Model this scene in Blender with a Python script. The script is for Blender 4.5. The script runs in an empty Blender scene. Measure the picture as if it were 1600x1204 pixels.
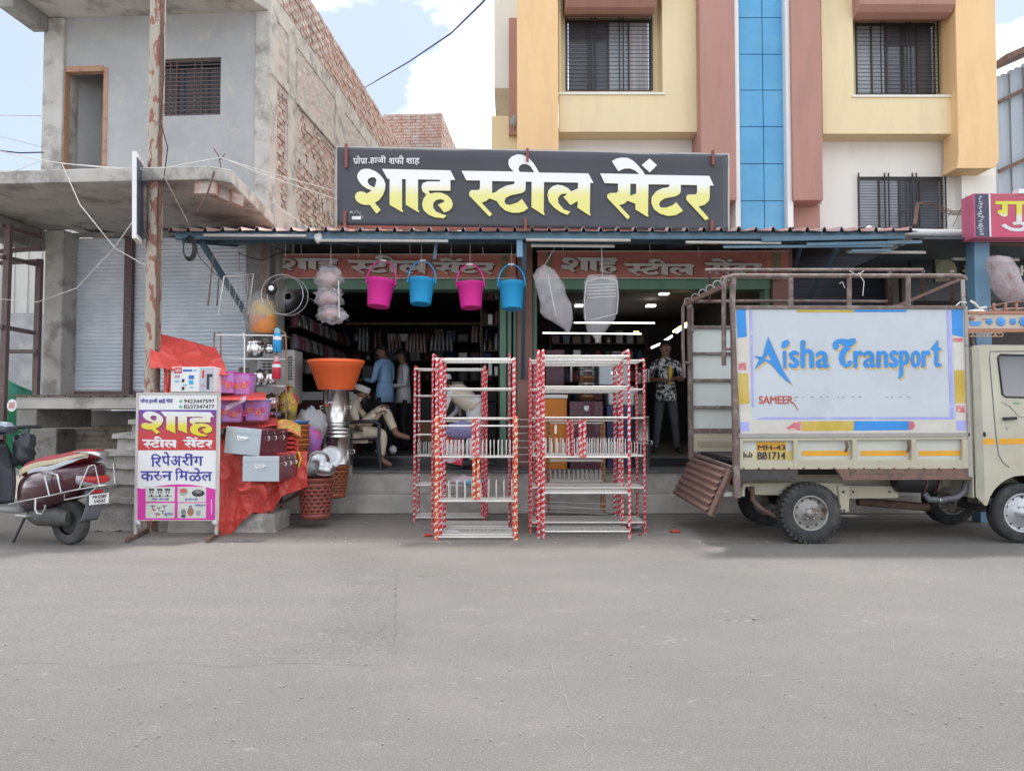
import bpy, math, random
from mathutils import Vector, Matrix, noise as mnoise
R = math.radians
random.seed(7)
sc = bpy.context.scene
COL = sc.collection
# ---------------------------------------------------------------- camera, sky, sun, exposure
F = 1200.0; H = 1.27; PITCH = math.atan(46 / F)
cd = bpy.data.cameras.new('camera'); cam = bpy.data.objects.new('camera', cd); COL.objects.link(cam)
cd.sensor_width = 36; cd.lens = 36 * F / 1600; cd.clip_end = 500
cam.location = (0, 0, H); cam.rotation_euler = (R(90) + PITCH, 0, 0)
sc.camera = cam
world = bpy.data.worlds.new('World'); sc.world = world; world.use_nodes = True
SUN_EL, SUN_AZ = 72, 28          # azimuth from +Y towards +X
def setup_world():
    nt = world.node_tree; N = nt.nodes; L = nt.links
    bg = N['Background']; bg.inputs['Strength'].default_value = 0.15
    sky = N.new('ShaderNodeTexSky'); sky.sky_type = 'NISHITA'; sky.sun_disc = False
    sky.sun_elevation = R(SUN_EL); sky.sun_rotation = R(SUN_AZ); sky.air_density = 1.0; sky.dust_density = 2.5; sky.ozone_density = 1.2
    tc = N.new('ShaderNodeTexCoord'); mp = N.new('ShaderNodeMapping'); mp.inputs['Scale'].default_value = (1, 1, 1.5); mp.inputs['Location'].default_value = (4.07, 5.04, 8.32)
    n1 = N.new('ShaderNodeTexNoise'); n1.inputs['Scale'].default_value = 2.9; n1.inputs['Detail'].default_value = 9; n1.inputs['Roughness'].default_value = .52
    rp = N.new('ShaderNodeValToRGB'); rp.color_ramp.elements[0].position = .46; rp.color_ramp.elements[1].position = .59
    n2 = N.new('ShaderNodeTexNoise'); n2.inputs['Scale'].default_value = 7; n2.inputs['Detail'].default_value = 5
    cr = N.new('ShaderNodeValToRGB'); cr.color_ramp.elements[0].position = .35; cr.color_ramp.elements[1].position = .7
    cr.color_ramp.elements[0].color = (8.5, 8.8, 9.4, 1); cr.color_ramp.elements[1].color = (15.0, 15.0, 15.2, 1)
    pale = N.new('ShaderNodeMix'); pale.data_type = 'RGBA'; pale.inputs[0].default_value = .75; pale.inputs[7].default_value = (2.45, 2.8, 3.4, 1)
    mx = N.new('ShaderNodeMix'); mx.data_type = 'RGBA'
    L.new(tc.outputs['Generated'], mp.inputs['Vector']); L.new(mp.outputs[0], n1.inputs['Vector']); L.new(mp.outputs[0], n2.inputs['Vector'])
    L.new(n1.outputs['Fac'], rp.inputs[0]); L.new(n2.outputs['Fac'], cr.inputs[0]); L.new(rp.outputs[0], mx.inputs[0])
    L.new(sky.outputs[0], pale.inputs[6]); L.new(pale.outputs[2], mx.inputs[6]); L.new(cr.outputs[0], mx.inputs[7]); L.new(mx.outputs[2], bg.inputs[0])
setup_world()
sd = bpy.data.lights.new('sun', 'SUN'); sd.energy = 2.3; sd.angle = R(5); sd.color = (1, .96, .9)
sun = bpy.data.objects.new('sun', sd); COL.objects.link(sun)
_e, _a = R(SUN_EL), R(SUN_AZ)
sdir = Vector((math.sin(_a) * math.cos(_e), math.cos(_a) * math.cos(_e), math.sin(_e)))
sun.rotation_euler = sdir.to_track_quat('Z', 'Y').to_euler(); sun.location = (0, 0, 20)
vs = sc.view_settings; vs.view_transform = 'Standard'; vs.look = 'None'; vs.exposure = 0.95; vs.gamma = 1; vs.use_curve_mapping = False
sc.cycles.max_bounces = 6; sc.cycles.transparent_max_bounces = 12

# ---------------------------------------------------------------- from the photograph's pixels to places
def ray(px, py):
    u = (px - 800) / F; v = (602 - py) / F
    return Vector((u, math.cos(PITCH) - v * math.sin(PITCH), math.sin(PITCH) + v * math.cos(PITCH)))
class Frame:
    def __init__(s, ox, oy, yaw): s.o = Vector((ox, oy, 0)); s.yaw = yaw; s.M = Matrix.Translation(s.o) @ Matrix.Rotation(yaw, 4, 'Z'); s.I = s.M.inverted()
    def hit(s, px, py, y):
        d = s.I.to_3x3() @ ray(px, py); c = s.I @ Vector((0, 0, H)); t = (y - c.y) / d.y; p = c + d * t
        return p.x, p.z
G = Frame(0, 0, 0)
def P(px, py, Y): x, z = G.hit(px, py, Y); return Vector((x, Y, z))
def Yg(py): return H / (-(ray(800, py).z / ray(800, py).y))     # where the ground shows at that row

# ---------------------------------------------------------------- meshes
class MB:
    def __init__(s): s.v = []; s.f = []; s.m = []; s.s = []
    def add(s, V, Fc, m=0, smooth=False):
        b = len(s.v); s.v += [Vector(p) for p in V]
        for f in Fc: s.f.append([b + i for i in f]); s.m.append(m); s.s.append(smooth)
        return s
    def box(s, x0, x1, y0, y1, z0, z1, m=0, M=None):
        V = [Vector((x, y, z)) for x in (x0, x1) for y in (y0, y1) for z in (z0, z1)]
        if M is not None: V = [M @ p for p in V]
        return s.add(V, [(0, 1, 3, 2), (4, 6, 7, 5), (0, 4, 5, 1), (2, 3, 7, 6), (0, 2, 6, 4), (1, 5, 7, 3)], m)
    def bar(s, a, b, w, h=None, m=0):
        a = Vector(a); b = Vector(b); h = h or w; d = b - a; q = d.to_track_quat('Z', 'Y' if abs(d.normalized().y) < .9 else 'X').to_matrix().to_4x4()
        return s.box(-w / 2, w / 2, -h / 2, h / 2, 0, d.length, m, Matrix.Translation(a) @ q)
    def tube(s, pts, r, n=8, m=0, cap=True, smooth=True):
        pts = [Vector(p) for p in pts]; V = []; Fc = []; k = len(pts)
        rr = r if isinstance(r, (list, tuple)) else [r] * k
        up = None
        for i, p in enumerate(pts):
            t = (pts[min(i + 1, k - 1)] - pts[max(i - 1, 0)]).normalized()
            if up is None: up = Vector((0, 0, 1)) if abs(t.z) < .9 else Vector((1, 0, 0))
            a = t.cross(up).normalized(); b = t.cross(a).normalized(); up = -b if False else a.cross(t)
            for j in range(n):
                an = 2 * math.pi * j / n; V.append(p + (a * math.cos(an) + b * math.sin(an)) * rr[i])
        for i in range(k - 1):
            for j in range(n): Fc.append((i * n + j, i * n + (j + 1) % n, (i + 1) * n + (j + 1) % n, (i + 1) * n + j))
        s.add(V, Fc, m, smooth)
        if cap: s.add(V[:n], [tuple(range(n))[::-1]], m); s.add(V[-n:], [tuple(range(n))], m)
        return s
    def lathe(s, prof, n=24, c=(0, 0, 0), m=0, M=None, smooth=True, cap=(True, False), sx=1, sy=1):
        V = []; Fc = []; c = Vector(c); T_ = (lambda p: M @ p) if M is not None else (lambda p: p + c)
        for r, z in prof:
            for j in range(n): an = 2 * math.pi * j / n; V.append(T_(Vector((r * sx * math.cos(an), r * sy * math.sin(an), z))))
        for i in range(len(prof) - 1):
            for j in range(n): Fc.append((i * n + j, i * n + (j + 1) % n, (i + 1) * n + (j + 1) % n, (i + 1) * n + j))
        s.add(V, Fc, m, smooth)
        if cap[0]: s.add(V[:n], [tuple(range(n))[::-1]], m)
        if cap[1]: s.add(V[-n:], [tuple(range(n))], m)
        return s
    def blob(s, c, r, nu=16, nv=10, amp=.1, seed=0, fr=2.0, m=0, M=None):
        c = Vector(c); V = []; Fc = []
        for i in range(nv + 1):
            th = math.pi * i / nv
            for j in range(nu):
                ph = 2 * math.pi * j / nu; d = Vector((math.sin(th) * math.cos(ph), math.sin(th) * math.sin(ph), math.cos(th)))
                k = 1 + amp * mnoise.noise(d * fr + Vector((seed * 3.1, seed, 0)))
                p = Vector((d.x * r[0] * k, d.y * r[1] * k, d.z * r[2] * k)); V.append((M @ p if M is not None else p) + c)
        for i in range(nv):
            for j in range(nu): Fc.append((i * nu + j, (i + 1) * nu + j, (i + 1) * nu + (j + 1) % nu, i * nu + (j + 1) % nu))
        return s.add(V, Fc, m, True)
    def grid(s, fn, nu, nv, m=0, smooth=True):
        V = [fn(i / nu, j / nv) for j in range(nv + 1) for i in range(nu + 1)]
        return s.add(V, [(j * (nu + 1) + i, j * (nu + 1) + i + 1, (j + 1) * (nu + 1) + i + 1, (j + 1) * (nu + 1) + i) for j in range(nv) for i in range(nu)], m, smooth)
    def ext(s, poly, y0, y1, m=0, ax='y'):      # outline in x, z pushed along y (or outline y,z along x; x,y along z)
        k = len(poly)
        f = {'y': lambda a, b, t: (a, t, b), 'x': lambda a, b, t: (t, a, b), 'z': lambda a, b, t: (a, b, t)}[ax]
        V = [f(a, b, y0) for a, b in poly] + [f(a, b, y1) for a, b in poly]
        return s.add(V, [tuple(range(k)), tuple(range(2 * k - 1, k - 1, -1))] + [(i, i + k, (i + 1) % k + k, (i + 1) % k) for i in range(k)], m)
    def wall(s, x0, x1, z0, z1, y0, y1, holes, m=0):
        xs = sorted({x0, x1} | {h[0] for h in holes} | {h[1] for h in holes}); zs = sorted({z0, z1} | {h[2] for h in holes} | {h[3] for h in holes})
        nx, nz = len(xs) - 1, len(zs) - 1
        sol = [[not any(h[0] <= (xs[i] + xs[i + 1]) / 2 <= h[1] and h[2] <= (zs[j] + zs[j + 1]) / 2 <= h[3] for h in holes) for j in range(nz)] for i in range(nx)]
        S = lambda i, j: 0 <= i < nx and 0 <= j < nz and sol[i][j]
        for i in range(nx):
            for j in range(nz):
                if not sol[i][j]: continue
                a, b, c, d = xs[i], xs[i + 1], zs[j], zs[j + 1]
                s.add([(a, y0, c), (b, y0, c), (b, y0, d), (a, y0, d)], [(0, 1, 2, 3)], m); s.add([(a, y1, c), (b, y1, c), (b, y1, d), (a, y1, d)], [(3, 2, 1, 0)], m)
                if not S(i - 1, j): s.add([(a, y0, c), (a, y0, d), (a, y1, d), (a, y1, c)], [(0, 1, 2, 3)], m)
                if not S(i + 1, j): s.add([(b, y0, c), (b, y1, c), (b, y1, d), (b, y0, d)], [(0, 1, 2, 3)], m)
                if not S(i, j - 1): s.add([(a, y0, c), (a, y1, c), (b, y1, c), (b, y0, c)], [(0, 1, 2, 3)], m)
                if not S(i, j + 1): s.add([(a, y0, d), (b, y0, d), (b, y1, d), (a, y1, d)], [(0, 1, 2, 3)], m)
        return s
    def rough(s, x0, x1, y0, y1, z0, z1, st=.05, amp=.012, m=0, fr=9):
        def ax(a, b): n = max(1, int((b - a) / st)); return [a + (b - a) * i / n for i in range(n + 1)]
        X_, Y_, Z_ = ax(x0, x1), ax(y0, y1), ax(z0, z1)
        def d(p): p = Vector(p); q = p * fr; k = .6 + .9 * abs(mnoise.noise(p * 2.3)); return p + Vector((mnoise.noise(q), mnoise.noise(q + Vector((9, 1, 2))), mnoise.noise(q + Vector((3, 7, 5))))) * amp * k
        def face(A, B, f):
            V = [d(f(a, b)) for b in B for a in A]; n = len(A); s.add(V, [(j * n + i, j * n + i + 1, (j + 1) * n + i + 1, (j + 1) * n + i) for j in range(len(B) - 1) for i in range(n - 1)], m, True)
        face(X_, Z_, lambda a, b: (a, y0, b)); face(X_, Z_, lambda a, b: (a, y1, b)); face(X_, Y_, lambda a, b: (a, b, z1)); face(X_, Y_, lambda a, b: (a, b, z0)); face(Y_, Z_, lambda a, b: (x0, a, b)); face(Y_, Z_, lambda a, b: (x1, a, b)); return s
    def build(s, name, mats, parent=None, local=False, bevel=0, seg=2, solid=0, sub=0, label=None, cat=None, group=None, kind=None, at=None):
        me = bpy.data.meshes.new(name)
        if at is not None: base = Matrix.Translation(Vector(at))
        elif parent is None and s.v and kind != 'structure':
            xs = [p.x for p in s.v]; ys = [p.y for p in s.v]; base = Matrix.Translation(Vector(((min(xs) + max(xs)) / 2, (min(ys) + max(ys)) / 2, min(p.z for p in s.v))))
        else: base = Matrix.Identity(4)
        wm = WM[parent.name] if parent is not None else Matrix.Identity(4)
        inv = (base if local or parent is None else wm @ base).inverted() if True else None
        me.from_pydata([tuple(inv @ p) for p in s.v], [], s.f)
        mats = mats if isinstance(mats, (list, tuple)) else [mats]
        for q in mats: me.materials.append(q)
        me.polygons.foreach_set('material_index', s.m); me.polygons.foreach_set('use_smooth', s.s); me.update()
        o = bpy.data.objects.new(name, me); COL.objects.link(o); o.parent = parent; o.matrix_local = base
        WM[o.name] = wm @ base
        if solid: md = o.modifiers.new('solid', 'SOLIDIFY'); md.thickness = solid; md.offset = 0
        if bevel: md = o.modifiers.new('bevel', 'BEVEL'); md.width = bevel; md.segments = seg; md.limit_method = 'ANGLE'; md.angle_limit = R(40)
        if sub: md = o.modifiers.new('sub', 'SUBSURF'); md.levels = sub; md.render_levels = sub
        if label: o['label'] = label
        if cat: o['category'] = cat
        if group: o['group'] = group
        if kind: o['kind'] = kind
        return o
WM = {}
ORD = 'first second third fourth fifth sixth seventh eighth ninth tenth eleventh twelfth thirteenth fourteenth fifteenth sixteenth seventeenth eighteenth'.split()
def T(name, label, cat, loc=(0, 0, 0), rz=0, group=None, kind=None, M=None):
    o = bpy.data.objects.new(name, None); COL.objects.link(o); o.empty_display_size = .1
    m = M if M is not None else Matrix.Translation(Vector(loc)) @ Matrix.Rotation(rz, 4, 'Z')
    o.matrix_local = m; WM[o.name] = m
    if label: o['label'] = label
    if cat: o['category'] = cat
    if group: o['group'] = group
    if kind: o['kind'] = kind
    return o
def inst(name, mesh, parent, loc, rot=(0, 0, 0), scale=(1, 1, 1)):
    o = bpy.data.objects.new(name, mesh); COL.objects.link(o); o.parent = parent; o.location = loc; o.rotation_euler = rot; o.scale = scale; return o
def _curve_mesh(cu, ob):
    COL.objects.link(ob); bpy.context.view_layer.update(); dg = bpy.context.evaluated_depsgraph_get(); ev = ob.evaluated_get(dg); me = ev.to_mesh()
    V = [(v.co.x, v.co.y) for v in me.vertices]; Fc = [tuple(p.vertices) for p in me.polygons]
    ev.to_mesh_clear(); bpy.data.objects.remove(ob); bpy.data.curves.remove(cu); return V, Fc
_tc = {}
def text_geo(body, offset=0):
    k = (body, offset)
    if k not in _tc:
        c = bpy.data.curves.new('lettering_curve', 'FONT'); c.body = body; c.size = 1; c.offset = offset; c.resolution_u = 3
        _tc[k] = _curve_mesh(c, bpy.data.objects.new('lettering_curve', c))
    return _tc[k]
def fill_geo(loops):
    k = str(loops)
    if k not in _tc:
        c = bpy.data.curves.new('lettering_curve', 'CURVE'); c.dimensions = '2D'; c.fill_mode = 'BOTH'
        for lp in loops:
            sp = c.splines.new('POLY'); sp.points.add(len(lp) - 1)
            for q, (a, b) in zip(sp.points, lp): q.co = (a, -b, 0, 1)
            sp.use_cyclic_u = True
        _tc[k] = _curve_mesh(c, bpy.data.objects.new('lettering_curve', c))
    return _tc[k]
def put(mb, geo, fn, m=0): mb.add([fn(a, b) for a, b in geo[0]], geo[1], m)
def fit(mb, body, fn, u0, u1, v0, v1, m=0, bold=0, dy=.0004, off=0, slant=0):
    """fit text into the rectangle u0..u1, v0..v1 of a plane; fn(u, v, lift) -> place"""
    V, Fc = text_geo(body, off)
    if not V: return
    x0 = min(a for a, b in V); x1 = max(a for a, b in V); y0 = min(b for a, b in V); y1 = max(b for a, b in V)
    sh = [(0, 0)] + ([(bold, 0), (-bold, 0), (0, bold * .7), (0, -bold * .7)] if bold else [])
    for i, (du, dv) in enumerate(sh):
        mb.add([fn(u0 + (a - x0) / (x1 - x0) * (u1 - u0) + du + slant * (b - y0) / (y1 - y0), v0 + (b - y0) / (y1 - y0) * (v1 - v0) + dv, i * dy) for a, b in V], Fc, m)

# ---------------------------------------------------------------- materials
MATS = {}
def mat(name, col, rough=.6, metal=0, var=.12, scale=5, bump=0, bscale=30, col2=None, lo=.5, hi=.62, cscale=3, spec=.5, coat=0, alpha=None, sss=0, stretch=None, rnd=0, emit=0, trans=0, ior=1.45, col3=None, lo3=.6, hi3=.7, s3=12):
    if name in MATS: return MATS[name]
    m = bpy.data.materials.new(name); m.use_nodes = True; nt = m.node_tree; N = nt.nodes; L = nt.links; b = N['Principled BSDF']
    b.inputs['Roughness'].default_value = rough; b.inputs['Metallic'].default_value = metal; b.inputs['Specular IOR Level'].default_value = spec
    b.inputs['Coat Weight'].default_value = coat; b.inputs['IOR'].default_value = ior
    tc = N.new('ShaderNodeTexCoord'); src = tc.outputs['Object']
    if name.startswith('red_satin'): pass
    if stretch: mp = N.new('ShaderNodeMapping'); mp.inputs['Scale'].default_value = stretch; L.new(src, mp.inputs[0]); src = mp.outputs[0]
    def noi(s, d=5, r=.6): n = N.new('ShaderNodeTexNoise'); n.inputs['Scale'].default_value = s; n.inputs['Detail'].default_value = d; n.inputs['Roughness'].default_value = r; L.new(src, n.inputs['Vector']); return n.outputs['Fac']
    def mixc(f, a, c2):
        x = N.new('ShaderNodeMix'); x.data_type = 'RGBA'; L.new(f, x.inputs[0])
        for i, q in ((6, a), (7, c2)):
            if hasattr(q, 'node'): L.new(q, x.inputs[i])
            else: x.inputs[i].default_value = (*q, 1)
        return x.outputs[2]
    def ramp(f, a, c2): x = N.new('ShaderNodeMapRange'); x.inputs[1].default_value = a; x.inputs[2].default_value = c2; L.new(f, x.inputs[0]); return x.outputs[0]
    c = tuple(col[:3])
    out = mixc(ramp(noi(scale), .3, .7), tuple(q * (1 - var) for q in c), tuple(min(1, q * (1 + var)) for q in c))
    if col2: out = mixc(ramp(noi(cscale, 8, .65), lo, hi), out, col2)
    if col3: out = mixc(ramp(noi(s3, 8, .7), lo3, hi3), out, col3)
    if rnd:
        oi = N.new('ShaderNodeObjectInfo'); hs = N.new('ShaderNodeHueSaturation'); mr = N.new('ShaderNodeMapRange'); mr.inputs[3].default_value = 1 - rnd; mr.inputs[4].default_value = 1 + rnd
        L.new(oi.outputs['Random'], mr.inputs[0]); L.new(mr.outputs[0], hs.inputs['Value']); L.new(out, hs.inputs['Color']); out = hs.outputs[0]
    L.new(out, b.inputs['Base Color'])
    if bump:
        bn = N.new('ShaderNodeBump'); bn.inputs['Strength'].default_value = bump; bn.inputs['Distance'].default_value = .02
        L.new(noi(bscale, 6, .7), bn.inputs['Height']); L.new(bn.outputs[0], b.inputs['Normal'])
    if alpha is not None: b.inputs['Alpha'].default_value = alpha
    if trans: b.inputs['Transmission Weight'].default_value = trans
    if sss: b.inputs['Subsurface Weight'].default_value = sss; b.inputs['Subsurface Radius'].default_value = (.02, .01, .01)
    if emit: b.inputs['Emission Color'].default_value = (*c, 1); b.inputs['Emission Strength'].default_value = emit
    MATS[name] = m; return m
def gradmat(name, stops, axis='Z', a=0, b_=1, rough=.5, noise_=.05):
    m = bpy.data.materials.new(name); m.use_nodes = True; nt = m.node_tree; N = nt.nodes; L = nt.links; b = N['Principled BSDF']; b.inputs['Roughness'].default_value = rough
    tc = N.new('ShaderNodeTexCoord'); sp = N.new('ShaderNodeSeparateXYZ'); mr = N.new('ShaderNodeMapRange'); mr.inputs[1].default_value = a; mr.inputs[2].default_value = b_
    rp = N.new('ShaderNodeValToRGB')
    while len(rp.color_ramp.elements) < len(stops): rp.color_ramp.elements.new(.5)
    for e, (p, c) in zip(rp.color_ramp.elements, stops): e.position = p; e.color = (*c, 1)
    L.new(tc.outputs['Object'], sp.inputs[0]); L.new(sp.outputs[axis], mr.inputs[0]); L.new(mr.outputs[0], rp.inputs[0]); L.new(rp.outputs[0], b.inputs['Base Color'])
    return m
def stripes(name, cA, cB, freq=16, cC=None):
    """ribbon wound round a post: slanting bands of two colours, torn by noise"""
    m = bpy.data.materials.new(name); m.use_nodes = True; nt = m.node_tree; N = nt.nodes; L = nt.links; b = N['Principled BSDF']; b.inputs['Roughness'].default_value = .35
    tc = N.new('ShaderNodeTexCoord'); mp = N.new('ShaderNodeMapping'); mp.inputs['Rotation'].default_value = (0, R(32), R(20)); L.new(tc.outputs['Object'], mp.inputs[0])
    w = N.new('ShaderNodeTexWave'); w.bands_direction = 'Z'; w.inputs['Scale'].default_value = freq * .1; w.inputs['Distortion'].default_value = 5; w.inputs['Detail'].default_value = 3; w.inputs['Detail Scale'].default_value = 9
    L.new(mp.outputs[0], w.inputs['Vector'])
    rp = N.new('ShaderNodeValToRGB'); rp.color_ramp.interpolation = 'CONSTANT'
    rp.color_ramp.elements[0].color = (*cA, 1); rp.color_ramp.elements[1].position = .76; rp.color_ramp.elements[1].color = (*cB, 1)
    if cC: e = rp.color_ramp.elements.new(.9); e.color = (*cC, 1)
    L.new(w.outputs['Fac'], rp.inputs[0]); L.new(rp.outputs[0], b.inputs['Base Color'])
    bn = N.new('ShaderNodeBump'); bn.inputs['Strength'].default_value = .4; bn.inputs['Distance'].default_value = .004; L.new(w.outputs['Fac'], bn.inputs['Height']); L.new(bn.outputs[0], b.inputs['Normal'])
    MATS[name] = m; return m

m_conc = mat('concrete', (.30, .29, .27), .85, var=.15, scale=2.5, bump=.35, bscale=25, col2=(.2, .19, .175), cscale=1.8, col3=(.38, .37, .34), s3=5, lo3=.58, hi3=.66)
m_conc_l = mat('light_concrete', (.46, .44, .40), .85, var=.14, scale=3, bump=.4, bscale=22, col2=(.27, .25, .23), cscale=2.5, col3=(.5, .48, .44), s3=7)
m_plaster = mat('cement_plaster', (.40, .40, .395), .8, var=.08, scale=1.5, bump=.15, bscale=30, col2=(.33, .335, .34), cscale=1.2, lo=.4, hi=.65, col3=(.43, .415, .38), s3=2.2, lo3=.55, hi3=.62)
m_smear = mat('smeared_plaster', (.48, .40, .365), .9, var=.15, scale=8, bump=.7, bscale=30, col2=(.42, .40, .375), cscale=5, lo=.42, hi=.6)
m_brick = mat('brick_clay', (.42, .25, .20), .9, var=.25, scale=14, bump=.5, bscale=60, col2=(.46, .40, .36), cscale=5, lo=.42, hi=.62, rnd=.22)
m_mortar = mat('mortar', (.345, .275, .24), .95, var=.15, scale=12, bump=.6, bscale=50)
m_rust = mat('rusty_steel', (.145, .085, .065), .8, var=.3, scale=14, bump=.3, bscale=60, col2=(.2, .12, .09), cscale=12)
m_brownpaint = mat('brown_painted_steel', (.13, .085, .08), .55, var=.15, scale=9, col2=(.2, .14, .12), cscale=14, lo=.6, hi=.7, bump=.1)
m_pole = mat('peeling_pole_paint', (.42, .37, .30), .7, var=.12, scale=6, col2=(.27, .12, .085), cscale=6, lo=.515, hi=.54, stretch=(2.2, 2.2, .8), bump=.5, bscale=25, col3=(.13, .07, .05), s3=14, lo3=.62, hi3=.7)
m_galv = mat('galvanised_shutter', (.60, .655, .71), .42, .15, var=.04, scale=3, bump=.0, col2=(.70, .73, .77), cscale=2)
m_oldshut = mat('old_shutter', (.32, .27, .22), .7, .0, var=.2, scale=4, col2=(.13, .1, .08), cscale=6, bump=.2)
m_steel = mat('polished_steel', (.72, .71, .69), .2, 1, var=.06, scale=3, bump=.02)
m_steel_b = mat('brushed_steel', (.42, .42, .42), .28, 1, var=.08, scale=4)
m_wire = mat('bright_wire', (.70, .69, .65), .4, .3, var=.08)
m_red = mat('red_satin_cloth', (.60, .075, .06), .42, var=.12, scale=4, bump=.15, bscale=14, spec=.5)
m_white = mat('white_paint', (.74, .74, .72), .5, var=.04)
m_black = mat('black_plastic', (.02, .02, .022), .4, var=.2)
m_dark = mat('dark_interior', (.045, .04, .04), .8, var=.2)
m_blue = mat('blue_painted_steel', (.085, .155, .21), .5, var=.15, scale=6, col2=(.17, .21, .23), cscale=8, lo=.6, hi=.72, bump=.08)
m_blue2 = mat('bright_blue_painted_steel', (.16, .30, .42), .5, var=.08, scale=4)
m_pvc = mat('white_pvc', (.68, .68, .66), .4, var=.08, scale=4, col2=(.5, .49, .46), cscale=5, lo=.6, hi=.75)
m_cable = mat('black_cable', (.02, .02, .022), .5)
m_rope = mat('white_rope', (.62, .60, .55), .8)
m_skin = mat('skin', (.24, .125, .08), .5, var=.08, sss=.05)
m_hair = mat('black_hair', (.012, .01, .01), .6)
# ================================================================ ground
def ground_mat():
    m = bpy.data.materials.new('worn_concrete_road'); m.use_nodes = True; nt = m.node_tree; N = nt.nodes; L = nt.links; b = N['Principled BSDF']; b.inputs['Roughness'].default_value = .85
    tc = N.new('ShaderNodeTexCoord')
    def noi(s, d=6, r=.6, st=(1, 1, 1)):
        mp = N.new('ShaderNodeMapping'); mp.inputs['Scale'].default_value = st; L.new(tc.outputs['Object'], mp.inputs[0])
        n = N.new('ShaderNodeTexNoise'); n.inputs['Scale'].default_value = s; n.inputs['Detail'].default_value = d; n.inputs['Roughness'].default_value = r; L.new(mp.outputs[0], n.inputs['Vector']); return n.outputs['Fac']
    def mr(f, a, c, o0=0, o1=1): x = N.new('ShaderNodeMapRange'); x.inputs[1].default_value = a; x.inputs[2].default_value = c; x.inputs[3].default_value = o0; x.inputs[4].default_value = o1; L.new(f, x.inputs[0]); return x.outputs[0]
    def mixc(f, a, c2):
        x = N.new('ShaderNodeMix'); x.data_type = 'RGBA'; L.new(f, x.inputs[0])
        for i, q in ((6, a), (7, c2)):
            if hasattr(q, 'node'): L.new(q, x.inputs[i])
            else: x.inputs[i].default_value = (*q, 1)
        return x.outputs[2]
    c = mixc(mr(noi(.5, 5), .35, .65), (.138, .129, .117), (.192, .180, .164))
    c = mixc(mr(noi(1.6, 7, .6, (.35, 1.6, 1)), .42, .72), c, (.15, .144, .135))
    c = mixc(mr(noi(3.1, 8, .7, (.4, 1, 1)), .6, .74), c, (.235, .218, .195))
    c = mixc(mr(noi(2.2, 7, .7, (.18, 2.4, 1)), .56, .66, 0, .6), c, (.165, .16, .152))        # tyre-dark streaks along the road
    c = mixc(mr(noi(14, 6, .75, (.6, 1, 1)), .60, .68, 0, .75), c, (.29, .27, .245))
    c = mixc(mr(noi(30, 4, .75), .52, .62, 0, .7), c, (.165, .162, .158))
    c = mixc(mr(noi(120, 3, .8), .55, .66, 0, .95), c, (.34, .32, .295))
    c = mixc(mr(noi(70, 3, .8), .58, .66, 0, .6), c, (.12, .115, .11))
    c = mixc(mr(noi(9, 8, .8, (.5, 1, 1)), .67, .73, 0, .8), c, (.17, .14, .12))
    sp = N.new('ShaderNodeSeparateXYZ'); L.new(tc.outputs['Object'], sp.inputs[0])
    ad = N.new('ShaderNodeMath'); ad.operation = 'MULTIPLY_ADD'; ad.inputs[1].default_value = 1.6; L.new(noi(.9, 6, .65), ad.inputs[0]); L.new(sp.outputs['Y'], ad.inputs[2])
    c = mixc(mr(ad.outputs[0], 7.6, 9.1, 0, .75), c, (.225, .203, .176))          # dust gathers along the road edge
    L.new(c, b.inputs['Base Color'])
    bn = N.new('ShaderNodeBump'); bn.inputs['Strength'].default_value = .9; bn.inputs['Distance'].default_value = .016; L.new(noi(55, 8, .78), bn.inputs['Height'])
    b2 = N.new('ShaderNodeBump'); b2.inputs['Strength'].default_value = .5; b2.inputs['Distance'].default_value = .05; L.new(noi(6, 6, .7), b2.inputs['Height']); L.new(b2.outputs[0], bn.inputs['Normal']); L.new(bn.outputs[0], b.inputs['Normal'])
    return m
m_road = ground_mat()
MB().box(-60, 60, -40, 8.5, -.3, 0).build('road', m_road, kind='structure')
m_apron = mat('dusty_apron', (.24, .218, .19), .92, var=.12, scale=3, bump=.7, bscale=45, col2=(.235, .215, .19), cscale=3, lo=.48, hi=.66, col3=(.38, .355, .32), s3=30, lo3=.6, hi3=.66)
ap = MB()
def apf(u, v):
    x = -60 + 120 * u if not .4 < u < .6 else None
    x = -60 + 120 * u; y = 7.55 + 60 * v * v
    return (x, y, 0)
ap.box(-60, 60, 8.5, 80, -.3, -.002); ap.build('dusty_ground', m_apron, kind='structure')
# ragged edge of the dusty strip over the slab
e = MB(); pts = []
rng = random.Random(3)
def edge_y(x): return 7.80 + .16 * mnoise.noise(Vector((x * .7, 0, 0))) + .05 * mnoise.noise(Vector((x * 3, 4, 0)))
n = 160
for i in range(n): 
    x0 = -12 + 24 * i / n; x1 = -12 + 24 * (i + 1) / n
    e.add([(x0, edge_y(x0), .0008), (x1, edge_y(x1), .0008), (x1, 9.6, .004), (x0, 9.6, .004)], [(0, 1, 2, 3)])
# (the concrete of the road runs under the racks: a pale slab in front of the steps)
e.build('dust_strip', m_apron, kind='structure')
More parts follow.
